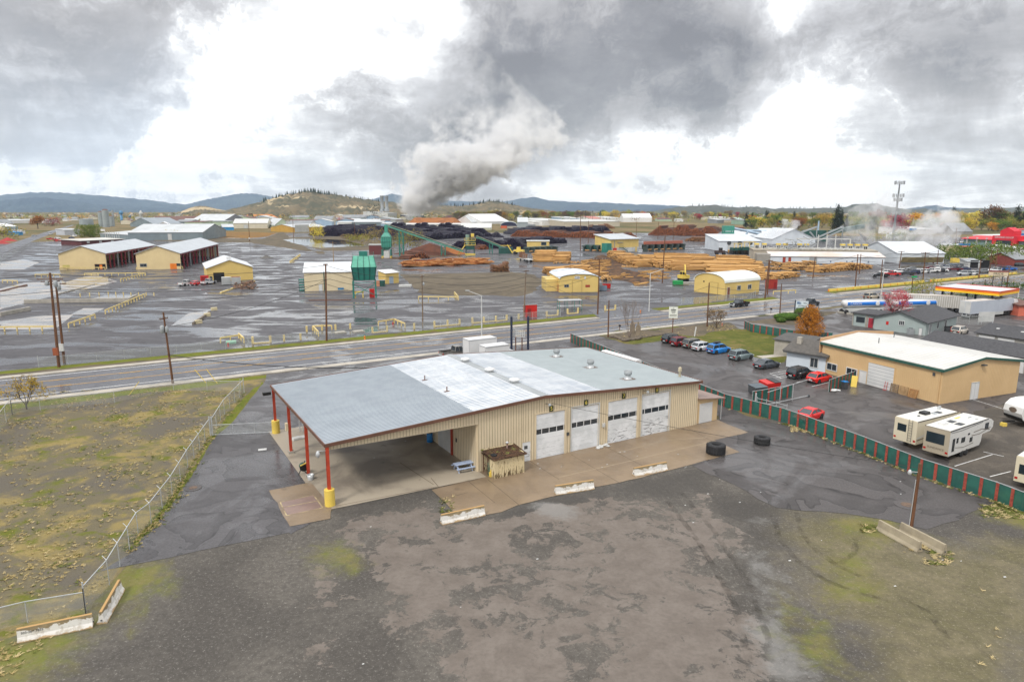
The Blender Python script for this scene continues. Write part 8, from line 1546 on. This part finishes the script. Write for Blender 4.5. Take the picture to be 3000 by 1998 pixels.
hp=Bld('house','x',(0,0,-60),(13,0,-60),9,'house','houses of the far town'); hp.wallroof(3.5,6.5,WW,DR,'x',.5,.3); hp2=Bld('house','x',(0,0,-60),(16,0,-60),10,'house','houses of the far town'); hp2.wallroof(5.5,8,CW,RRD,'y',.5,.3)
for k,o_ in enumerate((hp.o,hp2.o)):
    f_=True
    for i in range(75):
        d=rb.uniform(1100,3600); x=d*rb.uniform(-.82,.82)
        if -.1<x/d<.25 and d<1400: continue
        lab=('small white house with dark roof' if k==0 else 'cream gable ended house with rusty roof')+' scattered over the far valley'
        if f_: o_.location=(x,d,0); o_['label']=lab; f_=False
        else: dup(o_,None,(x,d,0),rb.uniform(-.5,.5),lab)
# ---------------------------------------------------------------- plants
def leafmat(name,a,b,c):
    n=NM(name); oi=n.nd('ShaderNodeObjectInfo'); col=n.mix(n.step(n.noise(.55,4,.6),.36,.64),a,b); col=n.mix(n.step(n.noise(2.8,3,.6),.5,.68),col,c)
    hv=n.nd('ShaderNodeHueSaturation'); n.put(hv.inputs['Color'],col); n.put(hv.inputs['Value'],n.math('ADD',n.math('MULTIPLY',oi.outputs['Random'],.5),.75)); n.put(hv.inputs['Hue'],n.math('ADD',n.math('MULTIPLY',oi.outputs['Random'],.03),.485))
    return n.out(hv.outputs[0],.8,0,.15)
LF={'yellow':leafmat('leaf_yellow',(.58,.42,.06),(.38,.30,.05),(.72,.54,.09)),'gold':leafmat('leaf_gold',(.60,.28,.03),(.42,.19,.025),(.72,.40,.05)),'olive':leafmat('leaf_olive',(.30,.28,.05),(.19,.20,.04),(.44,.36,.07)),'green':leafmat('leaf_green',(.12,.18,.03),(.07,.12,.02),(.20,.26,.05)),
    'orange':leafmat('leaf_orange',(.34,.13,.03),(.22,.09,.025),(.45,.2,.04)),'red':leafmat('leaf_red',(.42,.025,.035),(.25,.015,.025),(.55,.06,.07)),'dark':leafmat('leaf_conifer',(.018,.032,.018),(.012,.022,.013),(.035,.05,.025)),'tan':leafmat('leaf_tan',(.25,.18,.08),(.18,.13,.06),(.33,.25,.12)),'brown':leafmat('leaf_brown',(.13,.06,.04),(.09,.045,.03),(.19,.09,.05)),'pink':leafmat('leaf_pink',(.5,.06,.08),(.36,.04,.06),(.62,.16,.16)),'hedge':leafmat('leaf_hedge',(.045,.10,.015),(.03,.065,.01),(.09,.16,.025))}
BARKM=M('tree_bark',(.10,.075,.055),(.06,.045,.035),2,.9)
def leaves(m,c,rx,ry,rz,n,size,rnd,clump=8,hollow=.45):
    for _ in range(max(1,n//clump)):
        while True:
            u=Vector((rnd.uniform(-1,1),rnd.uniform(-1,1),rnd.uniform(-1,1)))
            if hollow<u.length<1: break
        k=Vector((c[0]+u.x*rx,c[1]+u.y*ry,c[2]+u.z*rz))
        for _ in range(clump):
            p=k+Vector((rnd.gauss(0,1),rnd.gauss(0,1),rnd.gauss(0,.8)))*size*1.3; a=Vector((rnd.gauss(0,1),rnd.gauss(0,1),rnd.gauss(0,1))).normalized(); b=a.orthogonal().normalized(); q=a.cross(b)*.5; s=size*rnd.uniform(.6,1.3)
            m.add([p-b*s-q*s*.4,p+q*s*.6-b*s*.1,p+b*s,p-q*s*.8],[(0,1,2,3)])
def limbs(m,p,d,r,L_,depth,rnd,spread=.6,up=.15,tips=None,n=6):
    q=p+d*L_; m.cyl(p,q,r,r*.68,n=n,caps=False)
    if depth<=0:
        if tips is not None: tips.append(q)
        return
    for i in range(rnd.choice((2,3,3))):
        a=Vector((rnd.gauss(0,1),rnd.gauss(0,1),rnd.gauss(0,.6))); nd=(d+a*spread+Vector((0,0,up))).normalized(); limbs(m,q if i or depth>2 else p.lerp(q,.8),nd,r*.62,L_*rnd.uniform(.62,.85),depth-1,rnd,spread,up,tips,max(4,n-1))
def tree(name,label,loc,h,w,leaf,seed,group=None,n=900,size=.22,trunk=.28,shape='round',cat='tree',bare=0,lift=.3,clump=8):
    rnd=random.Random(seed); o=thing(name,label,cat,loc,rnd.uniform(0,6),group); m=MB(); tips=[]; th=h*lift
    if shape=='cone':
        m.cyl((0,0,0),(0,0,h*.95),trunk,.03,n=6)
    else:
        m.cyl((0,0,-.1),(0,0,th),trunk,trunk*.75,n=8)
        for i in range(4): a=i*1.57+rnd.random(); limbs(m,Vector((0,0,th*rnd.uniform(.8,1))),Vector((math.cos(a)*.6,math.sin(a)*.6,1)).normalized(),trunk*.5,(h-th)*.33,3 if n<3000 else 3,rnd,.45,.25,tips,5)
    m.build('trunk',BARKM,o); m=MB()
    if shape=='cone':
        k=9
        for i in range(k): f=i/k; leaves(m,(0,0,h*(.12+.86*f)),w*.5*(1-f)**.8+.1,w*.5*(1-f)**.8+.1,h*.06,int(n/k*(1-f)*1.6)+8,size,rnd,clump,.3)
    elif shape=='column': leaves(m,(0,0,h*.42),w*.5,w*.5,h*.40,n*2//3,size,rnd,clump,.3); leaves(m,(.2,0,h*.68),w*.3,w*.3,h*.32,n//3,size,rnd,clump,.3)
    else:
        B=7; 
        for i in range(B):
            a=i*2.4+rnd.random(); rr=w*.27*(1 if i else 0); z=h*(lift+(1-lift)*(.22+.16*(i%4)+.08*rnd.random())) if i else h*(lift+(1-lift)*.74); q=w*rnd.uniform(.2,.3)
            leaves(m,(rr*math.cos(a),rr*math.sin(a),z),q,q,q*rnd.uniform(.75,1.0)*(h*(1-lift))/w*1.0+.05,int(n*.6/B),size,rnd,clump)
        for t_ in tips[:60]: leaves(m,t_,w*.07,w*.07,w*.06,max(clump,int(n*.4/max(1,min(60,len(tips))))),size,rnd,clump,.1)
    if m.v: m.build('crown',leaf,o)
    return o
def px(p,hpx): return hgt(p,(p[0],p[1]-hpx))
# near ones
p=N1(205,520); tree('shrub_tree','thin yellow leaved bushy tree inside the corner of the roadside fence',G(p),4.6,6.2,LF['gold'] if 0 else leafmat('leaf_mustard',(.33,.20,.02),(.22,.14,.02),(.42,.28,.04)),5,None,1500,.13,.12,lift=.12,clump=6)
p=C3(1160,1172); rnd=random.Random(2); o=thing('bare_tree','bare grey tree with upright branches on the stony verge','tree',G(p)); m=MB()
for i in range(6): a=i*1.05; limbs(m,Vector((.1*math.cos(a),.1*math.sin(a),0)),Vector((.28*math.cos(a),.28*math.sin(a),1)).normalized(),.055,2.4,4,rnd,.26,.35,None,5)
m.build('trunk',M('grey_bark',(.26,.21,.18),(.17,.14,.12),2,.9),o)
p=Y1(375,762); tree('autumn_tree','golden orange leaved tree behind the pale blue house',G(p),7.3,5.4,LF['gold'],8,None,9000,.14,.2,shape='column',lift=.25,clump=6)
p=Y1(1165,650); tree('red_tree','pinkish red leaved slender tree beside the grey green office',G(p),9.4,5.2,LF['pink'],12,None,3600,.13,.17,lift=.2,clump=5)
p=C3(1825,1100); tree('round_shrub','round olive brown shrub by the brown pole on the verge',G(p),4.6,4.4,leafmat('leaf_rust',(.2,.13,.05),(.13,.1,.04),(.28,.16,.07)),14,None,2600,.10,.12,lift=.1,clump=6)
def bush(c,x,y,w,h,leaf,label,seed,n=700,cat='shrub',size=.14,name='shrub',depth=None,jit=0):
    rnd=random.Random(seed); o=thing(name,label,cat,G(c(x,y))); m=MB(); dp=depth or w*.7
    for i in range(5): leaves(m,((i-2)*w*.18,rnd.uniform(-.1,.1)*dp,h*.5),w*.26,dp*.45,h*rnd.uniform(.42,.55),n//5,size,rnd,6,.7)
    m.build('foliage',leaf,o); MB().cyl((0,0,-.1),(0,0,h*.5),.08,n=5).build('stem',BARKM,o); return o
def clipped(c,x,y,w,h,dp,label):
    o=thing('clipped_hedge',label,'hedge',G(c(x,y))); rnd=random.Random(int(x)); m=MB(); m.blob((0,0,h*.42),w/2,dp/2,h*.5,14,8,.04,rnd); m.build('core',LF['hedge'],o); m=MB(); leaves(m,(0,0,h*.45),w/2*1.02,dp/2*1.02,h*.52,1500,.07,rnd,5,.9); m.build('foliage',LF['hedge'],o); return o
clipped(Y1,175,560,6.5,1.9,3.0,'clipped green hedge on the grass island left of the mini storage sign'); clipped(Y1,120,580,2.2,1.2,1.6,'small clipped dark green bush at the front of the grass island'); clipped(Y1,310,515,3.8,2.0,2.4,'clipped green hedge under the mini storage sign, left'); clipped(Y1,395,512,2.6,1.9,2.0,'clipped green hedge under the mini storage sign, right')
bush(Y1,1415,345,9,6,LF['olive'],'olive green straggly tree between the street and the ribbed trailer',3,1600,'tree',.22,'small_tree'); bush(Y1,1310,385,4,4.5,LF['green'],'dark green shrub behind the red tree by the ribbed trailer',4,800)
bush(Y1,2240,275,22,2.2,LF['hedge'],'low green hedge behind the right end of the fuel canopy',6,1500,'hedge',.25,'hedge',6); bush(Y1,2300,410,12,1.8,LF['hedge'],'low green hedge by the lantern post at the right edge',7,1100,'hedge',.2,'hedge',4); bush(Y1,1880,345,14,1.5,LF['hedge'],'low green planting under the fuel canopy',9,900,'hedge',.2,'hedge',4)
bush(Y1,2170,235,13,5,LF['tan'],'straggly tan tree behind the PRIDE sign',10,900,'tree',.2,'small_tree'); bush(Y1,1995,250,7,5,LF['brown'],'thin brown shrub left of the PRIDE sign',11,350,'shrub',.15)
p=Z1(1245,640); bush(Z1,1245,640,G(Z1(1395,640)).x-G(Z1(1095,640)).x,px(p,38),leafmat('leaf_lime',(.13,.17,.02),(.07,.11,.015),(.22,.24,.03)),'round dense green tree beside the grey office hall at the left',21,6000,'tree',.45,'green_tree'); p=Z1(525,520); tree('autumn_tree','tall orange and green tree beside the country road',G(p),px(p,37),G(Z1(605,520)).x-G(Z1(450,520)).x,LF['orange'],22,None,2500,.9,.6,lift=.3)
for c,x,y,w,h,l,lab,s_ in ((C1,1340,425,14,8,'yellow','yellow green bush before the blue grey hall',31),(C1,1440,420,5,4,'yellow','small yellow bush right of the larger one before the blue grey hall',32),(Z3,140,632,13,11,'yellow','yellow bush at the left end of the dark log deck',33),(Z3,935,765,21,13,'tan','big tan bush left of the green chip tower',34),(Z3,1390,790,18,12,'olive','olive bush behind the conveyor trestle',35),(Z3,1500,770,14,11,'tan','grey tan bush right of the conveyor trestle',36),(Z3,690,690,16,5,'olive','low olive bush on the pond bank',37),(Z3,570,665,12,4,'tan','low tan bush at the far pond edge',38),(Z3,1260,740,9,6,'olive','small olive bush right of the chip tower legs',39),(Z3,810,665,16,4,'olive','flat olive bush below the dark log deck',40),
    (Z1,60,660,26,12,'olive','olive thicket at the left edge before the red mulch',41),(Z1,140,640,14,9,'brown','dark red bush behind the red mulch heap',42),(Z1,690,490,20,12,'brown','dark purple tree by the country road',43),(Z1,745,465,24,12,'red','dull red tree behind the purple one',44),(Z3,945,455,28,34,'dark','dark evergreen left of the plant',45),(Z3,440,440,16,14,'red','dark red small tree in the far industrial quarter',46),(Z2,2260,650,10,9,'yellow','yellow green bush near the ochre storage shed',47),(Z2,1885,415,16,18,'dark','dark evergreen among the far industrial sheds',48),(Z3,1110,450,28,12,'olive','olive trees before the pale power plant',49),(Z3,720,480,12,8,'yellow','yellow bush before the small grey gabled hall',50)):
    bush(c,x,y,w,h,LF[l],lab,s_,600,'bush',w*.03+.12,'bush')
for i,(x,w,h) in enumerate(((1640,40,6),(1760,44,8),(1880,40,9),(1330,36,6),(1990,26,9))): bush(Z7,x,945 if x<1950 else 1010,w*.9,h,LF['green'],'dark green thicket behind the mill parking, '+('second','third','fourth','leftmost','rightmost')[i]+' of five clumps',60+i,1400,'thicket',.5,'thicket')
bush(Z7,680,735,18,9,LF['green'],'dark green bush at the foot of the cell tower',70,700,'bush',.5,'bush'); bush(Z7,330,690,30,8,LF['olive'],'olive bush behind the steaming kilns',71,700,'bush',.6,'bush'); bush(Z7,1230,790,16,10,LF['tan'],'bare tan tree before the cream shop wall',72,350,'tree',.3,'small_tree'); bush(Z6,760,500,34,7,LF['green'],'dark green hedge row behind the level blue duct',73,900,'hedge',.6,'hedge',8)
# tree belt on the right: every tree of its own
PR={}
KIND={'yellow':('bright yellow autumn tree',14,13,'round'),'gold':('golden autumn tree',12,11,'round'),'olive':('olive green tree',14,14,'round'),'green':('green broad tree',14,14,'round'),'orange':('orange brown tree',14,13,'round'),'red':('deep red autumn tree',10,8,'round'),'dark':('dark pointed conifer',17,6,'cone'),'brown':('purple brown tree',15,15,'round'),'tan':('tan half bare tree',13,12,'round')}
def belt(k,p,sc_,label,grp):
    lab,h,w,sh=KIND[k]
    if k not in PR: PR[k]=[tree('autumn_tree' if k!='dark' else 'conifer','x',(0,0,-90),h,w,LF[k],100+i*7+len(k),None,1300,.6,.35,sh,lift=.04) for i in range(2)]; PR[k+'u']=set()
    i=RND.randrange(2); o=PR[k][i]; v=G(p); s3=(sc_*RND.uniform(.85,1.15),sc_*RND.uniform(.85,1.15),sc_*RND.uniform(.9,1.1))
    if i not in PR[k+'u']: PR[k+'u'].add(i); o.location=v; o.scale=s3; o['label']=label; o['group']=grp
    else: dup(o,None,v,RND.uniform(0,6),label,s3,grp)
rt=random.Random(77)
named=[('dark',2450,676,1.5),('dark',2462,676,1.3),('dark',2478,676,1.0),('red',2632,686,1.9),('gold',2678,672,1.6),('red',2600,684,1.2),('yellow',2788,660,1.6),('dark',2790,655,1.5),('dark',2325,656,1.1),('dark',2248,652,1.3),('yellow',2862,660,1.5),('dark',2975,675,1.5),('dark',2994,675,1.2),('brown',2905,676,1.9),('dark',2140,640,1.1),('orange',2572,664,1.5),('orange',2340,672,1.0),('tan',2415,660,1.4),('green',2920,676,1.7),('orange',2288,668,.8)]
for k,x,y,s_ in named: belt(k,(x,y),s_*1.15,KIND[k][0]+' standing out in the belt of autumn trees on the right','standout trees of the right belt')
for i in range(190):
    x=rt.uniform(2185,3060); y=rt.uniform(648,682) if x>2480 else rt.uniform(648,672); k=rt.choice(['yellow','gold','olive','olive','green','green','olive','olive','tan','green','yellow' if x>2700 else 'olive','yellow','dark' if rt.random()<.4 else 'green'])
    belt(k,(x,y),rt.uniform(.85,1.3)*(1 if y>656 else 1.2),KIND[k][0]+' in the belt of autumn trees on the right','trees of the right belt')
for i in range(110):
    x=rt.uniform(1330,2190); y=rt.uniform(637,646); k=rt.choice(['tan','olive','olive','gold','tan','brown','green','yellow','orange' if x<1700 else 'red'])
    belt(k,(x,y),rt.uniform(.75,1.1)*1.5,KIND[k][0]+' in the thin belt of trees behind the distribution halls','trees of the middle belt')
# far woods that read as one mass
m=MB(); rt=random.Random(5); mats=[LF[k] for k in('olive','tan','gold','green','brown','dark')]
for i in range(2300):
    d=rt.uniform(1250,3000); x=d*rt.uniform(-.85,.9)
    if rt.random()<.35 and d<1700: continue
    h=rt.uniform(7,14); w_=h*rt.uniform(.8,1.4); m.mi=rt.choice((0,0,1,1,2,3,3,4,5))
    leaves(m,(x,d,h*.5),w_*.55,w_*.55,h*.5,24,1.5,rt,4,.5)
m.build('woods',mats,label='scattered autumn woods over the far valley',cat='woods',kind='stuff')
# trees along the hill crests
def crest(sky,dist,k,label,seed):
    m=MB(); rr=random.Random(seed)
    for i in range(k):
        j=rr.randrange(len(sky)-1); f=rr.random(); x=sky[j][0]+(sky[j+1][0]-sky[j][0])*f; y=sky[j][1]+(sky[j+1][1]-sky[j][1])*f+rr.uniform(-.3,1.5); b=at_y((x,y),dist-rr.uniform(0,40)); h=rr.uniform(6,16); m.cyl(b-Vector((0,0,4)),b+Vector((0,0,h)),h*.22,.2,n=5,caps=False)
    m.build('crest_trees',LF['dark'],label=label,cat='trees',kind='stuff')
crest([(760,592),(790,583),(832,571),(885,562),(917,559),(942,566),(991,572),(1049,582),(1112,590)],2800,110,'dark conifers along the crest of the big brown hill',1); crest([(1282,602),(1350,604),(1403,597),(1420,592),(1441,589),(1469,591),(1509,601)],3200,60,'dark conifers along the crest of the middle brown hill',2); crest([(2018,604),(2100,602),(2176,608),(2271,613),(2303,611),(2420,610),(2505,604),(2564,596)],4200,60,'conifers along the crest of the wooded hill on the right',3)
# dry grass tufts
m=MB(); rr=random.Random(6); tm=[M('straw',(.46,.35,.15),(.32,.25,.11),1,.9),M('straw_pale',(.56,.45,.24),(.4,.32,.16),1,.9),M('weed_green',(.13,.15,.025),(.09,.11,.02),3,.9)]
def tuft(p,s,mi):
    m.mi=mi
    for _ in range(10):
        a=rr.uniform(0,6.28); l=s*rr.uniform(.5,1.2); d=Vector((math.cos(a),math.sin(a),rr.uniform(.15,.6))).normalized()*l; w_=Vector((-math.sin(a),math.cos(a),0))*s*.06; b=p+Vector((rr.gauss(0,.12)*s,rr.gauss(0,.12)*s,0)); m.add([b-w_,b+w_,b+d*.6+w_*.7+Vector((0,0,l*.1)),b+d],[(0,1,2,3)])
def dens(x,y):
    return .5+.5*math.sin(x*.55+1.3*math.sin(y*.31))*math.sin(y*.47+1.1*math.sin(x*.27))
fe=[Vector(v) for v in (G(N5(640,1040)),G(N5(980,665)),G(N1(1300,1290)),G(N1(1560,880)),G(N1(1850,420)))]
def fx(y):
    for a,b in zip(fe,fe[1:]):
        if a.y<=y<=b.y: return a.x+(b.x-a.x)*(y-a.y)/(b.y-a.y)
    return fe[0].x if y<fe[0].y else fe[-1].x
k=0
while k<9500:
    y=rr.uniform(30,92); x=rr.uniform(-75,-25); f_=fx(y)
    if x>f_-.3: continue
    dd=f_-x; pr=(.9*math.exp(-dd/7) if y<75 else .25)+.10+.35*math.exp(-abs(y-40)/6)
    if rr.random()>pr*dens(x,y)**1.5*1.3: k+=.15; continue
    tuft(Vector((x,y,.03)),rr.uniform(.10,.30),0 if rr.random()<.55 else 1 if rr.random()<.7 else 2); k+=1
for c,x0,x1,y0,y1,n_,mi in ((N7,1330,1460,510,560,40,2),(N7,1720,1900,660,760,60,2),(N7,1600,1750,620,680,25,1),(N7,2080,2355,380,470,160,2),(N7,2000,2300,680,1400,6,1),(N4,1330,2091,1270,1560,0,2),(N4,300,420,905,960,60,1),(N3,1910,2060,600,660,60,2),(C3,1750,1960,1080,1125,120,0),(C3,1000,1700,1090,1170,60,1),(N6,830,920,120,220,30,2)):
    for i in range(n_): tuft(G(c(rr.uniform(x0,x1),rr.uniform(y0,y1)))+Vector((0,0,.02)),rr.uniform(.15,.4),mi if rr.random()<.6 else 1)
for a,b in zip(SF[2:],SF[3:]):
    for i in range(60): q=Vector(a).lerp(Vector(b),rr.random()); q.z=.03; tuft(q+Vector((-.35+rr.gauss(0,.15),-.2,0)),rr.uniform(.12,.35),rr.choice((1,2,2)))
for a,b in zip(FENCE_L,FENCE_L[1:]):
    for i in range(60): q=a.lerp(b,rr.random()); q.z=.03; tuft(q+Vector((.3+rr.gauss(0,.3),0,0)),rr.uniform(.12,.35),rr.choice((0,2,2)))
m.build('dry_grass',tm,label='tufts of dry straw and weeds over the field and fence lines',cat='grass',kind='stuff')
# rocks and stones by the bare tree
ROCK=M('basalt_rock',(.16,.13,.10),(.09,.075,.06),1.5,.9,bump=.6); rr=random.Random(17)
for i in range(14):
    x=1035+i*15+rr.uniform(-4,4); y=1172+min(i,6)*5-max(0,i-8)*3+rr.uniform(-4,4); s_=rr.uniform(.4,.75); m=MB(); m.blob((0,0,s_*.35),s_,s_*.7,s_*.6,8,5,.22,rr); m.build('boulder',ROCK,None,G(C3(x,y)),0,'rough dark boulder in the row edging the verge by the bare tree','boulder','boulders edging the verge')
for i in range(34):
    m=MB(); s_=rr.uniform(.2,.35); m.blob((0,0,s_*.4),s_,s_*.8,s_*.5,7,4,.2,rr); m.build('stone',ROCK,None,G(C3(1255+i*6.2,1176-i*.9+rr.uniform(-4,4))),0,'small stone in the dry stone edging right of the bare tree','stone','stones of the dry stone edging')
ST2=M('standing_stone',(.27,.22,.16),(.19,.155,.115),1.5,.9,bump=.5)
for x,y,h,w_,lab in ((1225,1172,3.2,.95,'carved standing stone with a rounded head by the bare tree'),(1182,1140,2.6,1.0,'broad standing stone right behind the bare tree')):
    m=MB(); pr=[(-w_*.5,0),(-w_*.5,h*.62),(-w_*.34,h*.74),(-w_*.14,h*.8),(-w_*.2,h*.92),(0,h),(w_*.2,h*.9),(w_*.16,h*.8),(w_*.5,h*.70),(w_*.52,0)]; m.profy(pr,-.25,.25); m.build('standing_stone',ST2,None,G(C3(x,y)),-.3,lab,'standing stone')
MB().bar((0,0,0),(.25,0,1.9),.35,.12).build('leaning_board',WHITE,None,G(C3(1658,1165)),0,'small white leaning sign board at the lawn edge','board')
rr=random.Random(40); m=MB()
for i in range(44):
    c,x,y=rr.choice(((N3,rr.uniform(400,1600),rr.uniform(950,1120)),(N7,rr.uniform(0,2300),rr.uniform(100,900)),(N2,rr.uniform(640,1200),rr.uniform(880,1040)),(N6,rr.uniform(100,2300),rr.uniform(300,1200)),(N1,rr.uniform(100,1800),rr.uniform(380,760)))); p=G(c(x,y)); s_=rr.uniform(.04,.10); m.add([p+Vector((-s_,-s_*.6,.07)),p+Vector((s_,-s_*.5,.08)),p+Vector((s_*.8,s_*.6,.10)),p+Vector((-s_*.9,s_*.5,.07))],[(0,1,2,3)])
m.build('litter',OLDWHITE,label='bits of pale litter scattered over the yard and field',cat='litter',kind='stuff')
m=MB(); rr=random.Random(3)
for i in range(9): m.blob((rr.uniform(-.8,.8),rr.uniform(-.3,.3),.1),.25,.18,.12,7,4,.4,rr)
m.build('rubbish_pile',[OLDWHITE],None,G(N3(950,940)),M_U,'small pile of white and brown rubbish at the pier between doors 6 and 7','rubbish')
for i,(a,b) in enumerate(((N1(990,410),N1(1065,308)),(N1(1580,320),N1(1490,215)),(N1(1665,322),N1(1580,212)))):
    g=G(a); t_=at_y(b,g.y); MB().bar(g,t_,.07).build('guy_marker',YELLOW,label='thin yellow guy wire marker standing at the roadside fence, '+('left','middle','right')[i]+' of three',cat='marker')
# ---------------------------------------------------------------- steam
def steam(name,P,label,dens_,nscale,seed,lo=.42,hi=.62,n=14,seg=20,rough=.25,fade=None):
    """P: list of (centre, radius) - a lumpy bent tube filled with drifting vapour"""
    rr=random.Random(seed); m=MB(); pts=[]
    for i in range(seg+1):
        f=i/seg*(len(P)-1); j=min(int(f),len(P)-2); k=f-j; k=k*k*(3-2*k); pts.append((Vector(P[j][0]).lerp(Vector(P[j+1][0]),k),P[j][1]+(P[j+1][1]-P[j][1])*k))
    vs=[]
    for i,(c,r) in enumerate(pts):
        d=(pts[min(i+1,seg)][0]-pts[max(i-1,0)][0]).normalized(); a=d.cross(Vector((0,1,0))).normalized(); b=a.cross(d)
        for j in range(n): t_=2*math.pi*j/n; q=r*(1+rr.uniform(-rough,rough)); vs.append(c+a*q*math.cos(t_)+b*q*math.sin(t_))
    m.add(vs,[(i*n+j,i*n+(j+1)%n,(i+1)*n+(j+1)%n,(i+1)*n+j) for i in range(seg) for j in range(n)]+[tuple(range(n-1,-1,-1)),tuple(range(seg*n,(seg+1)*n))],True)
    s=NM(name); s.t.nodes.remove(s.b); v=s.nd('ShaderNodeVolumePrincipled'); v.inputs['Color'].default_value=(.97,.97,.98,1); v.inputs['Anisotropy'].default_value=.1
    f=s.step(s.noise(nscale,6,.62,.6),lo,hi); f=s.math('MULTIPLY',f,s.step(s.sep()[2],fade[0],fade[1])) if fade else f; s.put(v.inputs['Density'],s.math('MULTIPLY',f,dens_)); s.t.links.new(v.outputs[0],s.t.nodes['Material Output'].inputs['Volume'])
    m.f=[f[::-1] for f in m.f]
    o=m.build('steam',s.m,label=label,cat='steam',kind='stuff'); return o
Y0=G(Z3(1330,400)).y
def sp(p,y=None): return at_y(p,y or Y0)
PX=[(15,(1210,650),16),(40,(1228,600),52),(75,(1275,552),90),(115,(1345,500),130),(160,(1420,440),165),(215,(1490,372),190),(280,(1560,290),205)]
o=steam('plume',[(sp(q),r*1.5) for _,q,r in PX],'huge grey white steam plume rising from the power plant',1,.012,3,.36,.52,18,30,.1)
s=NM('plume_vapour'); s.t.nodes.remove(s.b); v=s.nd('ShaderNodeVolumePrincipled'); v.inputs['Color'].default_value=(.993,.993,.998,1); x,y,z=s.sep(); zn=s.math('DIVIDE',z,300)
def curve(vals):
    n=s.nd('ShaderNodeFloatCurve'); s.put(n.inputs['Value'],zn); c=n.mapping.curves[0]; pts=[(sp(q).z/300,k) for k,(_,q,r) in zip(vals,PX)]
    c.points[0].location=pts[0]; c.points[1].location=pts[-1]
    for p in pts[1:-1]: c.points.new(*p)
    n.mapping.update(); return n.outputs[0]
xs=[sp(q).x for _,q,r in PX]; lo,hi=min(xs),max(xs)
xc=s.math('ADD',s.math('MULTIPLY',curve([(k-lo)/(hi-lo) for k in xs]),hi-lo),lo); rc=s.math('MULTIPLY',curve([r/200 for _,_,r in PX]),235)
dx=s.math('SUBTRACT',x,xc); dy=s.math('SUBTRACT',y,Y0); d=s.math('DIVIDE',s.math('SQRT',s.math('ADD',s.math('MULTIPLY',dx,dx),s.math('MULTIPLY',dy,dy))),rc)
n3=lambda sc_,k,di: s.math('MULTIPLY',s.math('SUBTRACT',s.noise(sc_,6,.6,di),.5),k)
f=s.math('ADD',s.math('ADD',n3(.014,4.2,.3),n3(.055,2.2,.2)),s.math('MULTIPLY',s.math('SUBTRACT',1,d),1.35)); f=s.math('SUBTRACT',f,s.step(z,90,280,0,.55)); f=s.math('MULTIPLY',s.step(f,.30,.85),s.step(z,260,60,.07,1))
s.put(v.inputs['Density'],s.math('MULTIPLY',f,.06)); s.t.links.new(v.outputs[0],s.t.nodes['Material Output'].inputs['Volume']); o.data.materials[0]=s.m
Yk=G(Z6(1900,640)).y
steam('kiln_steam',[(sp(Z6(1980,680),Yk),4),(sp(Z6(2000,600),Yk),10),(sp(Z6(2080,500),Yk),15),(sp(Z6(2180,400),Yk),19),(sp(Z6(2380,300),Yk),22),(sp(Z6(2600,240),Yk),22)],'broad white steam cloud drifting right from the kilns',.05,.09,5,.45,.66)
Yh=G(Z7(800,900)).y
steam('hall_steam',[(sp(Z7(790,850),Yh),2.5),(sp(Z7(800,780),Yh),6),(sp(Z7(930,690),Yh),9),(sp(Z7(1080,590),Yh),11),(sp(Z7(1230,470),Yh),11),(sp(Z7(1400,440),Yh),9)],'white steam streaming right from the roof of the right mill hall',.16,.14,6,.44,.62)
steam('mill_steam',[(sp(Z6(1060,480),Yk),2),(sp(Z6(1070,420),Yk),5),(sp(Z6(1100,360),Yk),7),(sp(Z6(1110,300),Yk),6)],'small grey steam wisp over the white mill roofs',.12,.16,7,.44,.62)
steam('low_steam',[(sp(Z6(740,600),Yk-20),3),(sp(Z6(850,570),Yk-20),6),(sp(Z6(950,590),Yk-20),7),(sp(Z6(1060,640),Yk-20),5)],'low white steam lying over the kiln vents',.10,.15,8,.46,.66)
sc.cycles.volume_step_rate=.18; sc.cycles.volume_max_steps=512; sc.cycles.max_bounces=6; sc.cycles.volume_bounces=2; sc.cycles.transparent_max_bounces=24; sc.cycles.use_adaptive_sampling=True
